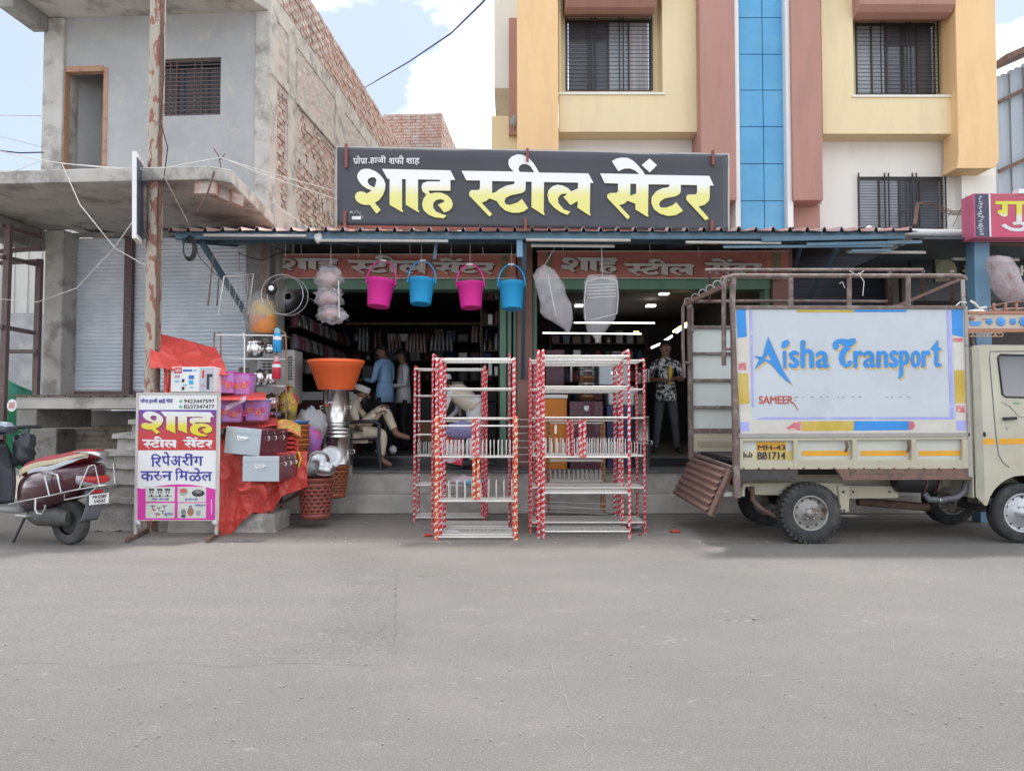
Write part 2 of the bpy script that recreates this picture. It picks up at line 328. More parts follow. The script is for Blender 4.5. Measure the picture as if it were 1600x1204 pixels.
# older raised patch of coarse concrete on the left of the road
m_patch = mat('coarse_patch', (.158, .149, .136), .92, var=.15, scale=20, bump=1.0, bscale=55, col2=(.142, .134, .122), cscale=4, lo=.45, hi=.62, col3=(.225, .212, .195), s3=60, lo3=.53, hi3=.64)
p = MB(); cx = P(628, 1038, 1).x
x1 = (628 - 800) / F * Yg(1038); 
yn, yf = Yg(1038), 7.5
def patch(u, v):
    xl = -14; xr = -.99 + .02 * mnoise.noise(Vector((v * 14, 0, 3))) + .19 * (v - .5) * 0
    y = yn + (yf - yn) * v
    xr = (627 - 800) / F * y * 1.0 if v > -1 else xr
    xr = -.60 - (y - yn) * .146 + .02 * mnoise.noise(Vector((y * 9, 0, 3)))
    fade = min(1, (xr - (xl + (xr - xl) * u)) / .05) if u < 1 else 0
    yy = y + .09 * (1 - v) ** 4 * (mnoise.noise(Vector((u * 40, 1, 3))) + .5 * mnoise.noise(Vector((u * 160, 1, 3))))
    return (xl + (xr - xl) * u, yy, .0008 + .005 * (min(1, v * 3) * min(1, (1 - v) * 3) if u < 1 else 0) + (.003 if 0 < v < 1 and u < 1 else 0) * mnoise.noise(Vector((u * 300, v * 60, 0))))
p.grid(patch, 160, 30, smooth=False); p.build('road_patch', m_road, kind='structure')
# coarse gravelly strip along the joint of the patch, pale scuffs further right
def coarse(u, v):
    y = yn + .02 + (Yg(885) - yn) * v; xr = -.60 - (y - yn) * .146 + .02 * mnoise.noise(Vector((y * 9, 0, 3))) - .004; w = .62 + .22 * mnoise.noise(Vector((y * 3, 5, 1))); k = 1 if .02 < u < .99 and .02 < v < .98 else 0
    return (xr - w * (1 - u) + .05 * mnoise.noise(Vector((y * 8, u * 9, 2))) * (1 - u), y, .001 + .0065 * min(1, u * 3) * min(1, v * 5) * min(1, (1 - v) * 5) + .009 * k * min(1, u * 2) * min(1, v * 8) * (.25 + mnoise.noise(Vector((u * 26, v * 90, 0)))))
MB().grid(coarse, 40, 110, smooth=False).build('coarse_joint', m_road, kind='structure')
sf = MB(); rg = random.Random(9)
for px, py, w, h in ((1150, 965, .17, .05), (1350, 964, .15, .07), (1010, 998, .20, .06), (690, 900, .2, .02)):
    y = Yg(py); x = (px - 800) / F * y
    for k in range(26): a_ = rg.uniform(0, 6.28); r_ = rg.uniform(.6, 1.05); cx_, cy_ = x + w * r_ * math.cos(a_), y + h * 2 * r_ * math.sin(a_); s_ = rg.uniform(.006, .026); sf.add([(cx_ - s_, cy_, .0012), (cx_, cy_ - s_ * .5, .0012), (cx_ + s_ * 1.4, cy_, .0012), (cx_, cy_ + s_ * .6, .0012)], [(0, 1, 2, 3)])
sf.build('scuff_marks', mat('scuffed_cement', (.235, .222, .205), .95, var=.1, scale=30), kind='structure')
# cracks wandering across the slab
ck = MB()
def crack(pts, w, seed):
    rg = random.Random(seed); P2 = []
    for (a, b) in zip(pts[:-1], pts[1:]):
        for k in range(14): t = k / 14; P2.append((a[0] + (b[0] - a[0]) * t + rg.uniform(-.012, .012), a[1] + (b[1] - a[1]) * t))
    for a, b in zip(P2[:-1], P2[1:]): ww = w * rg.uniform(.4, 1.3); ck.add([(a[0] - ww, a[1], .004), (a[0] + ww, a[1], .004), (b[0] + ww, b[1], .004), (b[0] - ww, b[1], .004)], [(0, 1, 2, 3)])
def gp(px, py): y = Yg(py); return ((px - 800) / F * (y * math.cos(PITCH) - H * math.sin(PITCH)) , y)
crack([gp(757, 838), gp(780, 880), gp(800, 925), gp(835, 985), gp(870, 1060), gp(905, 1140), gp(930, 1204)], .0016, 1)
crack([gp(1370, 850), gp(1376, 900), gp(1385, 960), gp(1400, 1040)], .0012, 2)
ck.build('road_crack', mat('crack_fill', (.25, .24, .225), .95), kind='structure')

# ================================================================ left unfinished building
L_ = Frame(-3.337, 10.4, -math.atan(.0708))
LB = T('unfinished_building', 'unfinished grey plastered two storey building with bare brick side wall', 'building', M=L_.M)
def lp(px, py, y): return L_.hit(px, py, y)
def lrect(a, b, c, d, y): x0, z1 = lp(a, b, y); x1, z0 = lp(c, d, y); return x0, x1, z0, z1
ZS0, ZS1, ZR = 3.84, 3.99, 6.84       # canopy slab, underside of roof slab
xl, _ = lp(72, 300, 0)
door = lrect(97, 108, 163, 262, 0); door = (door[0], door[1], ZS1 + .02, door[3]); win = lrect(234, 93, 344, 179, 0)
w = MB().wall(xl, -.02, ZS1, ZR, 0, .15, [door, win]); w.build('wall', m_plaster, LB, local=True)
# rough corner column and left column, proud of the plaster
cm = MB(); cm.box(xl - .06, xl + .24, -.05, .3, ZS1, ZR); cm.build('corner_column', m_conc_l, LB, local=True, bevel=.02)
cm = MB(); cm.box(xl - .02, xl + .16, .15, 9, ZS1, ZR + .9); cm.build('far_side_wall', m_conc, LB, local=True)
# door and window
fr = MB(); dw = .055
m_door = mat('raw_door_frame', (.42, .24, .15), .6, var=.15, scale=9, col2=(.3, .16, .1), cscale=9)
fr.box(door[0] - .02, door[0] + dw, -.012, .1, door[2], door[3]); fr.box(door[1] - dw * .6, door[1] + .03, -.012, .1, door[2], door[3]); fr.box(door[0] + dw, door[1] - dw * .6, -.012, .1, door[3] - .05, door[3] + .03)
fr.build('door_frame', m_door, LB, local=True, bevel=.004)
rm = MB(); rm.box(xl + .17, -.17, 3.2, 3.3, ZS1, ZR); rm.box(door[1] + .25, door[1] + .35, .16, 3.19, ZS1, ZR); rm.add([(door[0] - .05, .2, ZS1), (door[1] + .24, 1.5, ZS1), (door[1] + .24, 1.5, ZR), (door[0] - .05, .2, ZR)], [(0, 1, 2, 3)])
rm.build('inner_wall', m_plaster, LB, local=True)
wf = MB(); x0, x1, z0, z1 = win
for t in (0, .27, .36, .62, .72, 1): a = x0 + .01 + (x1 - x0 - .02) * t; wf.box(a - .007, a + .007, .04, .055, z0, z1)
wf.build('window_frame', m_rust, LB, local=True)
for k in range(14): b = z0 + (z1 - z0) * (k + .5) / 14; MB().box(x0, x1, .025, .038, b - .006, b + .006).build('grille_bar', m_brownpaint, LB, local=True)
MB().box(x0 - .05, x1 + .05, .16, .18, z0 - .05, z1 + .05).build('window_dark_sheet', mat('dark_room_tone', (.02, .02, .025), .15), LB, local=True)  # sheet coloured dark for the shade of the room behind the grille
# roof slab with overhang
r = MB(); r.ext([(xl - .2, -1.0), (-.12, -1.0), (-.12, -.25), (.0, .02), (0, 9), (xl - .2, 9)], ZR, ZR + .30, ax='z'); r.build('roof_slab', m_conc_l, LB, local=True, bevel=.015)
r = MB(); r.box(xl - .19, xl + .02, -.75, -.06, ZR - .22, ZR - .002); r.build('roof_beam', m_conc, LB, local=True, bevel=.02)
# canopy slab over the shutters, its brick-patched right end
r = MB(); r.ext([(xl - 2.2, -2.1), (.16, -2.1), (.36, -1.95), (.10, .0), (.02, .1), (-.02, .0), (xl - .3, 0), (xl - 2.2, -.1)], ZS0, ZS1, ax='z'); r.build('canopy_slab', m_conc_l, LB, local=True, bevel=.012)
bk = MB().box(0, .20, -.05, .05, 0, .062)
brk = bpy.data.meshes.new('brick'); brk.from_pydata([tuple(v) for v in MB().box(-.11, .11, -.05, .05, -.033, .033).v], [], MB().box(0, 1, 0, 1, 0, 1).f); brk.materials.append(m_brick)
for k in range(3):
    for j in range(2): inst('brick', brk, LB, (.09 + .07 * k, -1.98 + .2 * k, ZS0 - .034 - .068 * j), (0, 0, R(80) if k else R(4)))
r = MB(); r.box(xl - 2.2, xl + .02, -2.05, -1.8, ZS0 - .3, ZS0 - .003); r.box(xl - .25, xl + .02, -1.79, .0, ZS0 - .3, ZS0 - .003); r.build('canopy_beam', m_conc, LB, local=True, bevel=.02)
r = MB(); r.box(xl - .02, -.1, .16, .2, 3.78, ZS0 - .003); r.build('lintel_beam', m_conc, LB, local=True)
# ground-floor pillars
zt = 1.51
x0, _ = lp(68, 500, -.05); x1, _ = lp(97, 500, -.05)
pl = MB(); pl.box(x0, x1, -.06, .3, zt, ZS0 - .004); pl.build('pillar', m_conc_l, LB, local=True, bevel=.02)
x2, _ = lp(384, 450, .1)
pl = MB(); pl.box(x2, -.005, .1, .4, zt, ZS0 - .01); pl.build('pillar', m_conc, LB, local=True, bevel=.01)
# roller shutters
def shutter(px0, px1, name_):
    a, ztop = lp(px0, 348, .25); b, _ = lp(px1, 348, .25); zb = zt + .1; zt_ = 3.78
    s = MB(); n_ = 40; V = []; Fc = []
    for i in range(n_ * 4 + 1):
        z = zb + (zt_ - zb) * i / (n_ * 4); y = .27 - .014 * abs(math.sin(math.pi * i / 4)) ** .6
        V += [(a, y, z), (b, y, z)]
    for i in range(n_ * 4): Fc.append((2 * i, 2 * i + 1, 2 * i + 3, 2 * i + 2))
    s.add(V, Fc); s.build(name_, m_galv, LB, local=True, solid=.004)
    q = MB(); q.box(a, b, .24, .3, zt + .005, zb - .005); q.build('shutter_foot', m_brownpaint, LB, local=True)
shutter(108, 196, 'roller_shutter'); shutter(206, 385, 'roller_shutter')
q = MB()
for a_, b_ in ((98, 109), (195, 207)):
    a, _ = lp(a_, 450, .2); b, _ = lp(b_, 450, .2); MB().box(a, b, .17, .32, zt + .003, 3.77).build('shutter_post', m_brownpaint, LB, local=True, bevel=.006)
# raised plinth with thin steel sheet on top
xp0, _ = lp(24, 630, -1.4); 
q = MB(); q.box(xp0, .3, -1.4, .1, zt - .17, zt - .025); q.build('plinth_slab', m_conc_l, LB, local=True, bevel=.015)
q = MB(); q.box(xp0 - .06, .3, -1.45, .16, zt - .012, zt); q.build('plinth_sheet', m_brownpaint, LB, local=True)
q = MB(); rg = random.Random(5)
for k in range(60): a = xp0 + (.3 - xp0) * k / 60 + rg.uniform(0, .03); q.box(a, a + rg.uniform(.02, .05), -1.42 + rg.uniform(0, .02), -1.3, zt - .026, zt - .013)
q.build('plinth_rubble', m_conc_l, LB, local=True, kind='stuff')
q = MB(); q.box(xp0 + .0, xp0 + .25, -1.38, -.3, zt - .40, zt - .172); q.box(xp0 + .9, .3, -.3, -.15, zt - .36, zt - .172); q.build('plinth_beam', m_conc, LB, local=True, bevel=.01)
xa, _ = lp(50, 700, -.45); xb, _ = lp(92, 700, -.45)
q = MB(); q.box(xa, xb, -.5, -.1, 0, zt - .42); q.build('basement_pillar', mat('dirty_concrete', (.3, .285, .255), .9, var=.2, scale=4, bump=.5, bscale=20, col2=(.1, .095, .085), cscale=4), LB, local=True, bevel=.02)
a, _ = lp(94, 700, -.1); sh = MB(); V = []; Fc = []
for i in range(14 * 4 + 1): z = .12 + 1.0 * i / 56; y = -.1 - .02 * abs(math.sin(math.pi * i / 4)); V += [(a, y, z), (0.2, y, z)]
for i in range(56): Fc.append((2 * i, 2 * i + 1, 2 * i + 3, 2 * i + 2))
sh.add(V, Fc); sh.build('basement_shutter', m_oldshut, LB, local=True, solid=.004)
q = MB(); q.box(a - .1, a - .005, -.16, 0, 0, 1.08); q.build('basement_post', m_rust, LB, local=True)
q = MB(); q.box(xa, .25, .0, .2, 0, zt - .18); q.build('basement_wall', m_conc, LB, local=True)

# side wall: concrete frame with brick bays and brick parapet
YB = 9.0
def yl(px): # local y where the side face (x=0) shows at that column
    d = L_.I.to_3x3() @ ray(px, 200); c = L_.I @ Vector((0, 0, H)); return c.y + d.y * (-c.x / d.x)
s = MB(); s.box(-.14, -.025, .1, .58, 0, 3.39); s.box(-.14, -.025, .1, YB, 3.4, ZR); s.build('side_backing', m_mortar, LB, local=True)
s = MB(); s.box(-.14, -.025, .02, YB, ZR + .30, ZR + 1.1); s.build('parapet_backing', m_mortar, LB, local=True)
cols = [(0, yl(432)), (yl(449), yl(463)), (yl(523), yl(538)), (yl(575), yl(585))]
for a, b in cols: MB().box(-.2 if a == 0 else -.024, .012, a if a else -.02, b, 3.5 if a else ZS1, ZR).build('frame_column', m_conc_l, LB, local=True, bevel=.012)
s = MB(); s.box(-.024, .02, .0, YB, 5.97, 6.1); s.build('lintel_band', m_conc_l, LB, local=True, bevel=.012)
s = MB(); s.box(-.1, .05, .1, yl(478), 3.62, 4.2); s.box(-.1, .03, yl(478), YB, 3.62, 3.95);  s.box(-.3, .04, .3, .58, .0, 3.6); s.build('side_band', m_conc_l, LB, local=True, bevel=.02)
# smeared upper bays
for a, b in ((cols[0][1], cols[1][0]), (cols[1][1], cols[2][0]), (cols[2][1], YB)):
    s = MB(); s.grid(lambda u, v: (-.004 + .012 * mnoise.noise(Vector((u * 9 * (b - a), v * 6, a * 3))), a + (b - a) * u, 6.11 + (ZR - 6.12) * v), max(6, int(14 * (b - a))), 10, smooth=False); s.build('plaster_infill', m_smear, LB, local=True)
# cement slurry left over parts of the brick bays
for a, b, zl in ((cols[0][1], cols[1][0], 4.2), (cols[1][1], cols[2][0], 4.1)):
    s = MB(); st_ = .04; ny, nz_ = int((b - a) / st_), int((5.97 - zl) / st_)
    hh_ = lambda y, z: .004 + .008 * mnoise.noise(Vector((y * 9, z * 9, 2)))
    for i in range(ny):
        for j in range(nz_):
            y, z = a + i * st_, zl + j * st_; k = mnoise.noise(Vector((y * 2.2, z * 2.2, 5))) + .35 * mnoise.noise(Vector((y * 9, z * 9, 1))) + .5 * max(0, 1 - (y - a) / .25) + .5 * max(0, 1 - (5.97 - z) / .2) + .45 * max(0, 1 - (z - zl) / .25)
            if k > .24: s.add([(hh_(y, z), y, z), (hh_(y + st_, z), y + st_, z), (hh_(y + st_, z + st_), y + st_, z + st_), (hh_(y, z + st_), y, z + st_)], [(0, 1, 2, 3)])
    s.build('cement_slurry', m_smear, LB, local=True, kind='stuff')
bricks = []; rg = random.Random(11)
def course(y0, y1, z0, z1, x=0.0):
    n_ = int((z1 - z0) / .077)
    for k in range(n_):
        z = z0 + .0385 + k * .077; y = y0 - (.115 if k % 2 else 0)
        while y < y1:
            a = max(y, y0) + .006; b = min(y + .222, y1) - .004
            if b - a > .05: bricks.append((a, b, z, x))
            y += .234
course(.03, YB, ZR + .305, ZR + 1.1)
course(cols[0][1], cols[1][0], 4.2, 5.97); course(cols[1][1], cols[2][0], 3.95, 5.97); course(cols[2][1], cols[3][0], 3.95, 5.97)
def apx(t):
    p = L_.M @ Vector((0, (t[0] + t[1]) / 2, t[2])); return -(t[1] - t[0]) * 8 / (p.y ** 2) if not (p.z > 1.27 + p.y * .62) else 0
bricks.sort(key=apx)
rest = MB()
for i, (a, b, z, x) in enumerate(bricks):
    j = rg.uniform(-.010, .006)
    if i < 285: inst('brick', brk, LB, (x - .05 + j, (a + b) / 2, z), (rg.uniform(-.02, .02), 0, R(90) + rg.uniform(-.03, .03)), ((b - a) / .22, 1, 1 + rg.uniform(-.06, .02)))
    else: rest.box(x - .09, x + j, a, b, z - .033, z + .033)
# brick stair-head at the back: four courses-high walls
BX0, BX1 = -.55, .95
y0 = YB - .2; zt2 = 8.9
for k in range(26):
    z = 6.9 + k * .078
    off = -.115 if k % 2 else 0
    x = BX0 + off
    while x < BX1:
        a = max(x, BX0) + .005; b = min(x + .23, BX1) - .005
        if b - a > .04: rest.box(a, b, y0 + rg.uniform(0, .012), y0 + .1, z - .033, z + .033)
        x += .234
    y = y0 + .1 + off
    while y < y0 + 3:
        a = max(y, y0 + .1) + .005; b = min(y + .23, y0 + 3) - .005
        if b - a > .04: rest.box(BX1 - .1, BX1 - rg.uniform(0, .012), a, b, z - .033, z + .033)
        y += .234
rest.build('brick_courses', m_brick, LB, local=True, kind='stuff')
s = MB(); s.box(BX0, BX1 - .02, y0 + .02, y0 + 2.98, 0, zt2 - .03); s.build('stair_head', m_mortar, LB, local=True)

# steps up to the plinth, each a rough block
st = T('concrete_steps', 'rough concrete steps rising to the plinth behind the scooter', 'steps', P(230, 820, 8.9))
m_step = mat('rough_step_concrete', (.44, .41, .375), .95, var=.18, scale=6, bump=1, bscale=18, col2=(.32, .3, .27), cscale=5, col3=(.52, .49, .45), s3=14)
lefts = [(200, 655), (179, 677), (151, 703), (138, 724), (125, 748), (112, 776)]
for i, (px, py) in enumerate(lefts):
    x0_, z1 = G.hit(px, py, 8.75 - .04 * i); nx = lefts[i + 1][1] if i < 5 else 824
    x1_ = P(345, 700, 8.7).x
    def top(u, v, x0_=x0_, x1_=x1_, z1=z1): return 0
    s = MB(); s.rough(x0_ + .03, x1_, 8.79 - .07 * i, 9.25, (max(0, G.hit(px, nx, 8.75)[1]) - .01) if i < 5 else 0, z1 - .05, .035, .03)
    o = s.build('step', m_step, st); MB().rough(x0_, x1_, 8.74 - .07 * i, 9.2, z1 - .055, z1, .03, .022).build('tread', m_step, o)
kb = P(430, 803, 8.35); x0_ = P(345, 830, 8.35).x
MB().rough(P(262, 830, 8.35).x, kb.x, 8.35, 8.9, 0, .2, .04, .012).build('kerb_block', m_conc_l, label='low rough concrete block beneath the red cloth beside the advert board', cat='block')

# ================================================================ left edge: tube frame, far shed, green sheet
fr = T('tube_scaffold', 'brown welded steel tube frame at the left edge beside the grey pillar', 'frame', P(10, 830, 9.8))
def gbar(name_, pts, Y, w, m_, par, n=None, bevel=.004):
    for (a, b) in zip(pts[:-1], pts[1:]): MB().bar(P(*a, Y if len(a) < 3 else a[2]) if len(a) < 3 else P(*a), P(*b, Y) if len(b) < 3 else P(*b), w).build(name_, m_, par)
gbar('upright', [(14, 350), (2, 700)], 9.4, .07, m_brownpaint, fr); gbar('upright', [(62, 405), (53, 720)], 10.3, .07, m_brownpaint, fr)
for a, b, Y0, Y1 in (((0, 352), (64, 372), 9.3, 10.2), ((0, 370), (64, 364), 10.2, 10.2), ((0, 393), (64, 388), 10.2, 10.2), ((0, 401), (62, 414), 9.3, 10.2), ((0, 411), (60, 408), 10.25, 10.25), ((0, 510), (54, 520), 9.3, 10.2), ((0, 549), (58, 549), 10.2, 10.2)):
    MB().bar(P(*a, Y0), P(*b, Y1), .05).build('rail', m_brownpaint, fr)
m_shed = mat('cream_cladding', (.52, .52, .48), .6, var=.05, scale=3)
sh = T('cladded_shed', 'distant shed with pale cream vertical cladding seen at the left edge', 'shed', P(-60, 600, 18))
x0_ = P(-160, 500, 18).x; x1_ = P(170, 500, 18).x; z0_ = P(0, 490, 18).z; z1_ = P(0, 322, 18).z
s = MB(); k = 0; x = x0_
while x < x1_: s.box(x, x + .16, 18 + (.03 if k % 2 else 0), 18.1, z0_, z1_); x += .16; k += 1
s.build('cladding', m_shed, sh)
MB().box(x0_, x1_, 17.9, 18.2, 0, z0_).build('base_wall', mat('grey_render', (.30, .31, .32), .8, col2=(.4, .4, .39), cscale=2), sh)
MB().box(x0_, x1_, 17.85, 18.15, z1_, z1_ + .1).build('cap', m_white, sh)
q = MB(); 
def gr(u, v): a = P(-40 + 100 * u, 585 + 60 * v + 25 * abs(u - .35) * 2, 11.6); return (a.x, a.y + .3 * math.sin(u * 9 + v * 4) * .3, a.z)
q.grid(lambda u, v: (lambda a: (a.x, 11.6 + .12 * math.sin(u * 7 + v * 3), a.z))(P(-40 + 96 * u, 582 + (140) * v + max(0, (u - .45)) * 60, 11.6)), 18, 10)
q.build('green_sheet', mat('green_tarpaulin', (.03, .22, .1), .5, col2=(.05, .28, .22), cscale=2, var=.2), solid=.004, label='green tarpaulin sheet behind the tube frame at the left edge', cat='tarpaulin')
q = MB(); c = P(21, 633, 9.0); q.lathe([(.001, 0), (.056, 0), (.058, .004), (.058, .008)], 24, M=Matrix.Translation(c + Vector((0, -.02, 0))) @ Matrix.Rotation(R(8), 4, 'Y') @ Matrix.Rotation(R(90), 4, 'X'), sy=1.25, cap=(True, True))
o = q.build('round_sticker', m_white, label='small oval white sticker with red lines on the plinth corner', cat='sticker')
q = MB()
for k in range(4): q.box(c.x - .032, c.x + .034, c.y - .035, c.y - .032, c.z - .03 + k * .018, c.z - .022 + k * .018)
q.build('red_print', mat('red_print', (.5, .06, .05), .5), o)

# ================================================================ power pole, box sign, wires
pr = T('rusty_pole', 'tall rusty cream painted steel pole standing behind the advert board', 'pole', (P(233, 830, 8.45).x, 8.45, 0))
b0 = Vector((P(234, 830, 8.45).x, 8.45, 0)); t0 = P(249, -120, 8.45)
MB().tube([b0 + (t0 - b0) * (i / 12) for i in range(13)], .082, 20).build('shaft', m_pole, pr)
MB().tube([b0 + Vector((.075, -.05, 0)) + (t0 - b0) * (i / 12) for i in range(13)], .022, 8).build('conduit', m_rust, pr)
sg = T('edge_on_sign', 'narrow box sign seen edge on, white rim and dark face, beside the rusty pole', 'sign', P(217, 380, 8.3))
A = P(213, 236, 7.95); B = P(213, 372, 7.95); C = P(224, 252, 8.5); D = P(224, 384, 8.5)
s = MB(); s.add([A, B, D, C, A + Vector((-.05, .01, 0)), B + Vector((-.05, .01, 0)), D + Vector((-.05, .01, 0)), C + Vector((-.05, .01, 0))], [(0, 3, 2, 1), (4, 5, 6, 7), (0, 1, 5, 4), (1, 2, 6, 5), (2, 3, 7, 6), (3, 0, 4, 7)]); s.build('rim', m_white, sg)
k = Vector((.003, 0, 0)); mid = (A + B + C + D) / 4; s = MB(); s.add([mid + (q_ - mid) * f + Vector((.004, -.001, 0)) for q_, f in ((A, .88), (B, .88), (D, .88), (C, .88))], [(0, 3, 2, 1)]); s.build('face', mat('navy_face', (.03, .05, .09), .3), sg, solid=.004)
def wire(label, pts, r=.006, m_=None, sag=0, n=14, cat='wire', group=None, name='wire'):
    P3 = []
    for a, b in zip(pts[:-1], pts[1:]):
        a = Vector(a); b = Vector(b)
        for i in range(n): t = i / n; q_ = a.lerp(b, t); q_.z -= sag * 4 * t * (1 - t); P3.append(q_)
    P3.append(Vector(pts[-1])); return MB().tube(P3, r, 6).build(name, m_ or m_rope, label=label, cat=cat, group=group)
wire('thick blue black cable sweeping across the sky over the banner', [P(570, 137, 16), P(640, 96, 12), P(705, 52, 9), P(755, 3, 7), P(800, -60, 5.5)], .011, mat('blue_cable', (.03, .035, .12), .5), n=8, cat='cable')
wire('blue cable sagging across the sky at the left edge', [P(-30, 232, 9), P(30, 239, 10), P(68, 238, 10.6)], .01, MATS['blue_cable'], cat='cable')
g1 = 'white strings tied between the pole and the buildings'
wire('white string from the left sky across the canopy edge to the pole', [P(-20, 232, 7.6), P(64, 250, 8.0), P(100, 256, 8.1), P(230, 266, 8.25)], .005, group=g1)
wire('upper white string ending at the slab corner spike', [P(95, 255, 8.1), P(180, 264, 8.15), P(262, 262, 8.2), P(345, 246, 8.28)], .005, group=g1)
wire('white string from the slab corner down to the banner edge', [P(345, 246, 8.28), P(420, 276, 8.6), P(525, 311, 9.05)], .0045, group=g1)
wire('lower white string from the slab corner to the banner edge', [P(346, 247, 8.28), P(410, 267, 8.6), P(525, 299, 9.05)], .004, group=g1)
wire('white string hanging from the canopy edge and crossing down to the pole', [P(97, 257, 8.1), P(125, 320, 8.15), P(180, 388, 8.2), P(228, 415, 8.35)], .005, group=g1)
wire('white string from the edge on sign down to the tube frame', [P(213, 338, 8.0), P(178, 388, 8.2), P(120, 450, 8.6), P(58, 472, 9.3), P(0, 467, 9.3)], .005, group=g1)
wire('thin pale wire high across the sky at the left edge', [P(-20, 180, 9), P(66, 181, 10.4)], .005, group=g1)
wire('pale wire slanting down across the sky by the grey column', [P(-20, 208, 9), P(66, 230, 10.4)], .004, group=g1)
wire('pale wire rising from the left edge to meet the string', [P(-20, 270, 8), P(20, 268, 8), P(62, 252, 8.0)], .004, group=g1)
wire('white dotted cord from the canopy down behind the pole to the awning', [P(256, 275, 8.2), P(294, 348, 8.9)], .006, group=g1)
wire('black cable hanging loosely down the pole front', [P(255, 60, 8.33), P(256, 120, 8.33), P(250, 190, 8.33), P(262, 230, 8.33), P(255, 290, 8.33)], .006, m_cable, cat='cable')
q = MB().tube([P(345, 262, 8.3), P(342, 244, 8.28), P(334, 232, 8.25)], .006, 6); q.tube([P(344, 250, 8.3), P(352, 240, 8.3)], .005, 6)
q.tube([P(335, 268, 8.25), P(325, 300, 8.2), P(307, 332, 8.2)], [.012, .01, .006], 6); q.build('rebar_stub', m_rust, label='rusty bent reinforcement rods sticking out of the canopy corner', cat='rebar')
# ================================================================ yellow apartment block
m_cream = mat('cream_wall_paint', (.74, .61, .37), .7, var=.03, scale=1.2, col2=(.69, .57, .35), cscale=1.2, bump=.05, bscale=60, stretch=(3, 3, .6), col3=(.60, .50, .33), s3=3, lo3=.6, hi3=.8)
m_orange = mat('apricot_wall_paint', (.78, .52, .26), .65, var=.03, scale=1.2, col2=(.73, .48, .24), cscale=1.4, bump=.05, bscale=60, stretch=(3, 3, .6), col3=(.66, .45, .25), s3=3, lo3=.62, hi3=.8)
m_mauve = mat('terracotta_wall_paint', (.41, .22, .175), .7, var=.05, scale=1.5, col2=(.37, .20, .16), cscale=2, bump=.05, bscale=60, stretch=(3, 3, .5), col3=(.46, .29, .24), s3=4, lo3=.62, hi3=.78)
m_offw = mat('off_white_wall_paint', (.74, .72, .65), .7, var=.03, scale=1.2, col2=(.62, .60, .52), cscale=1.6, lo=.55, hi=.8, stretch=(2.5, 2.5, .6))
m_bglass = mat('blue_cladding_panel', (.09, .33, .56), .35, var=.08, scale=2.5, col2=(.13, .38, .58), cscale=2, lo=.45, hi=.7, coat=.2, col3=(.25, .4, .5), s3=9, lo3=.72, hi3=.8)
Y0w = 10.6; YF = 10.3; YP = 10.14; ZTOP = 8.9
AB = T('apartment_block', 'cream and apricot apartment block with blue panel strip and terracotta columns', 'building', P(1180, 700, 11.2))
def X(px, Y, py=200): return G.hit(px, py, Y)[0]
def Z(py, Y, px=1100): return G.hit(px, py, Y)[1]
zb = 3.77
# back wall with windows
wl = [ (X(1340, Y0w, 310), X(1475, Y0w, 310), Z(358, Y0w), Z(276, Y0w)) ]
MB().wall(X(812, Y0w), X(1557, Y0w, 300), zb, Z(200, Y0w), Y0w, Y0w + .2, wl).build('wall', m_offw, AB)
MB().box(X(1557, Y0w, 300) - .2, X(1557, Y0w, 300), Y0w + .21, 19, zb, ZTOP).build('side_wall', m_offw, AB)
MB().box(X(812, Y0w), X(812, Y0w) + .2, Y0w + .21, 19, zb, ZTOP).build('side_wall', m_cream, AB)
# bays: (x0, recess0, recess1, x1)
def bay(a, r0, r1, b, sill, bot, win_, fac, shade, hood):
    xa, xb = X(a, YF), X(b, YF); xr0, xr1 = X(r0, YF, 80), X(r1, YF, 80); zs = Z(sill, YF); z0 = Z(bot, YF)
    MB().wall(xa, xb, z0, ZTOP, YF, YF + .12, [(xr0, xr1, zs, ZTOP - .001)]).build('bay_front', m_cream, AB)
    YR = 10.62
    # recess sides, back with opening, floor
    wx0, wx1 = X(win_[0], YR, 80), X(win_[2], YR, 80); wz1, wz0 = Z(win_[1], YR), Z(win_[3], YR)
    wz0 = max(wz0, zs + .0)
    MB().wall(xr0 + .002, xr1 + .1, zs, ZTOP, YR, YR + .1, [(wx0, wx1, wz0, wz1)]).build('recess_wall', m_cream, AB)
    MB().box(xr1, xr1 + .1, YF + .121, YR - .001, zs, ZTOP).build('recess_side', m_cream, AB); MB().box(xr0 - .1, xr0, YF + .121, YR - .001, zs, ZTOP).build('recess_side', m_cream, AB)
    MB().box(xr0 - .03, xr1 + .03, YF - .02, YR - .002, zs - .03, zs).build('sill', m_offw, AB)
    MB().box(xa + .001, xb - .001, YF + .122, Y0w - .003, z0, z0 + .1).build('bay_floor', m_cream, AB)
    # rounded hood over the window
    hx0, hx1 = X(hood[0], YF, 10), X(hood[1], YF, 10); zh = Z(hood[2], YF)
    pf = [(YR, zh + .12), (YF + .0, zh), (YF - .12, zh + .03), (YF - .2, zh + .1), (YF - .23, zh + .25), (YF - .23, ZTOP), (YR, ZTOP)]
    MB().ext(pf, hx0, hx1, ax='x').build('window_hood', m_mauve, AB, bevel=.01)
    window(wx0, wx1, wz0, wz1, YR, shade)
m_grl = mat('black_grille', (.025, .025, .027), .5)
m_pane = mat('dusty_window_glass', (.34, .36, .38), .2, var=.12, scale=2, spec=.8)
m_pane_d = mat('dark_window_glass', (.09, .09, .10), .12, var=.2, scale=2, spec=.8)
m_brframe = mat('anodised_frame', (.06, .05, .045), .4)
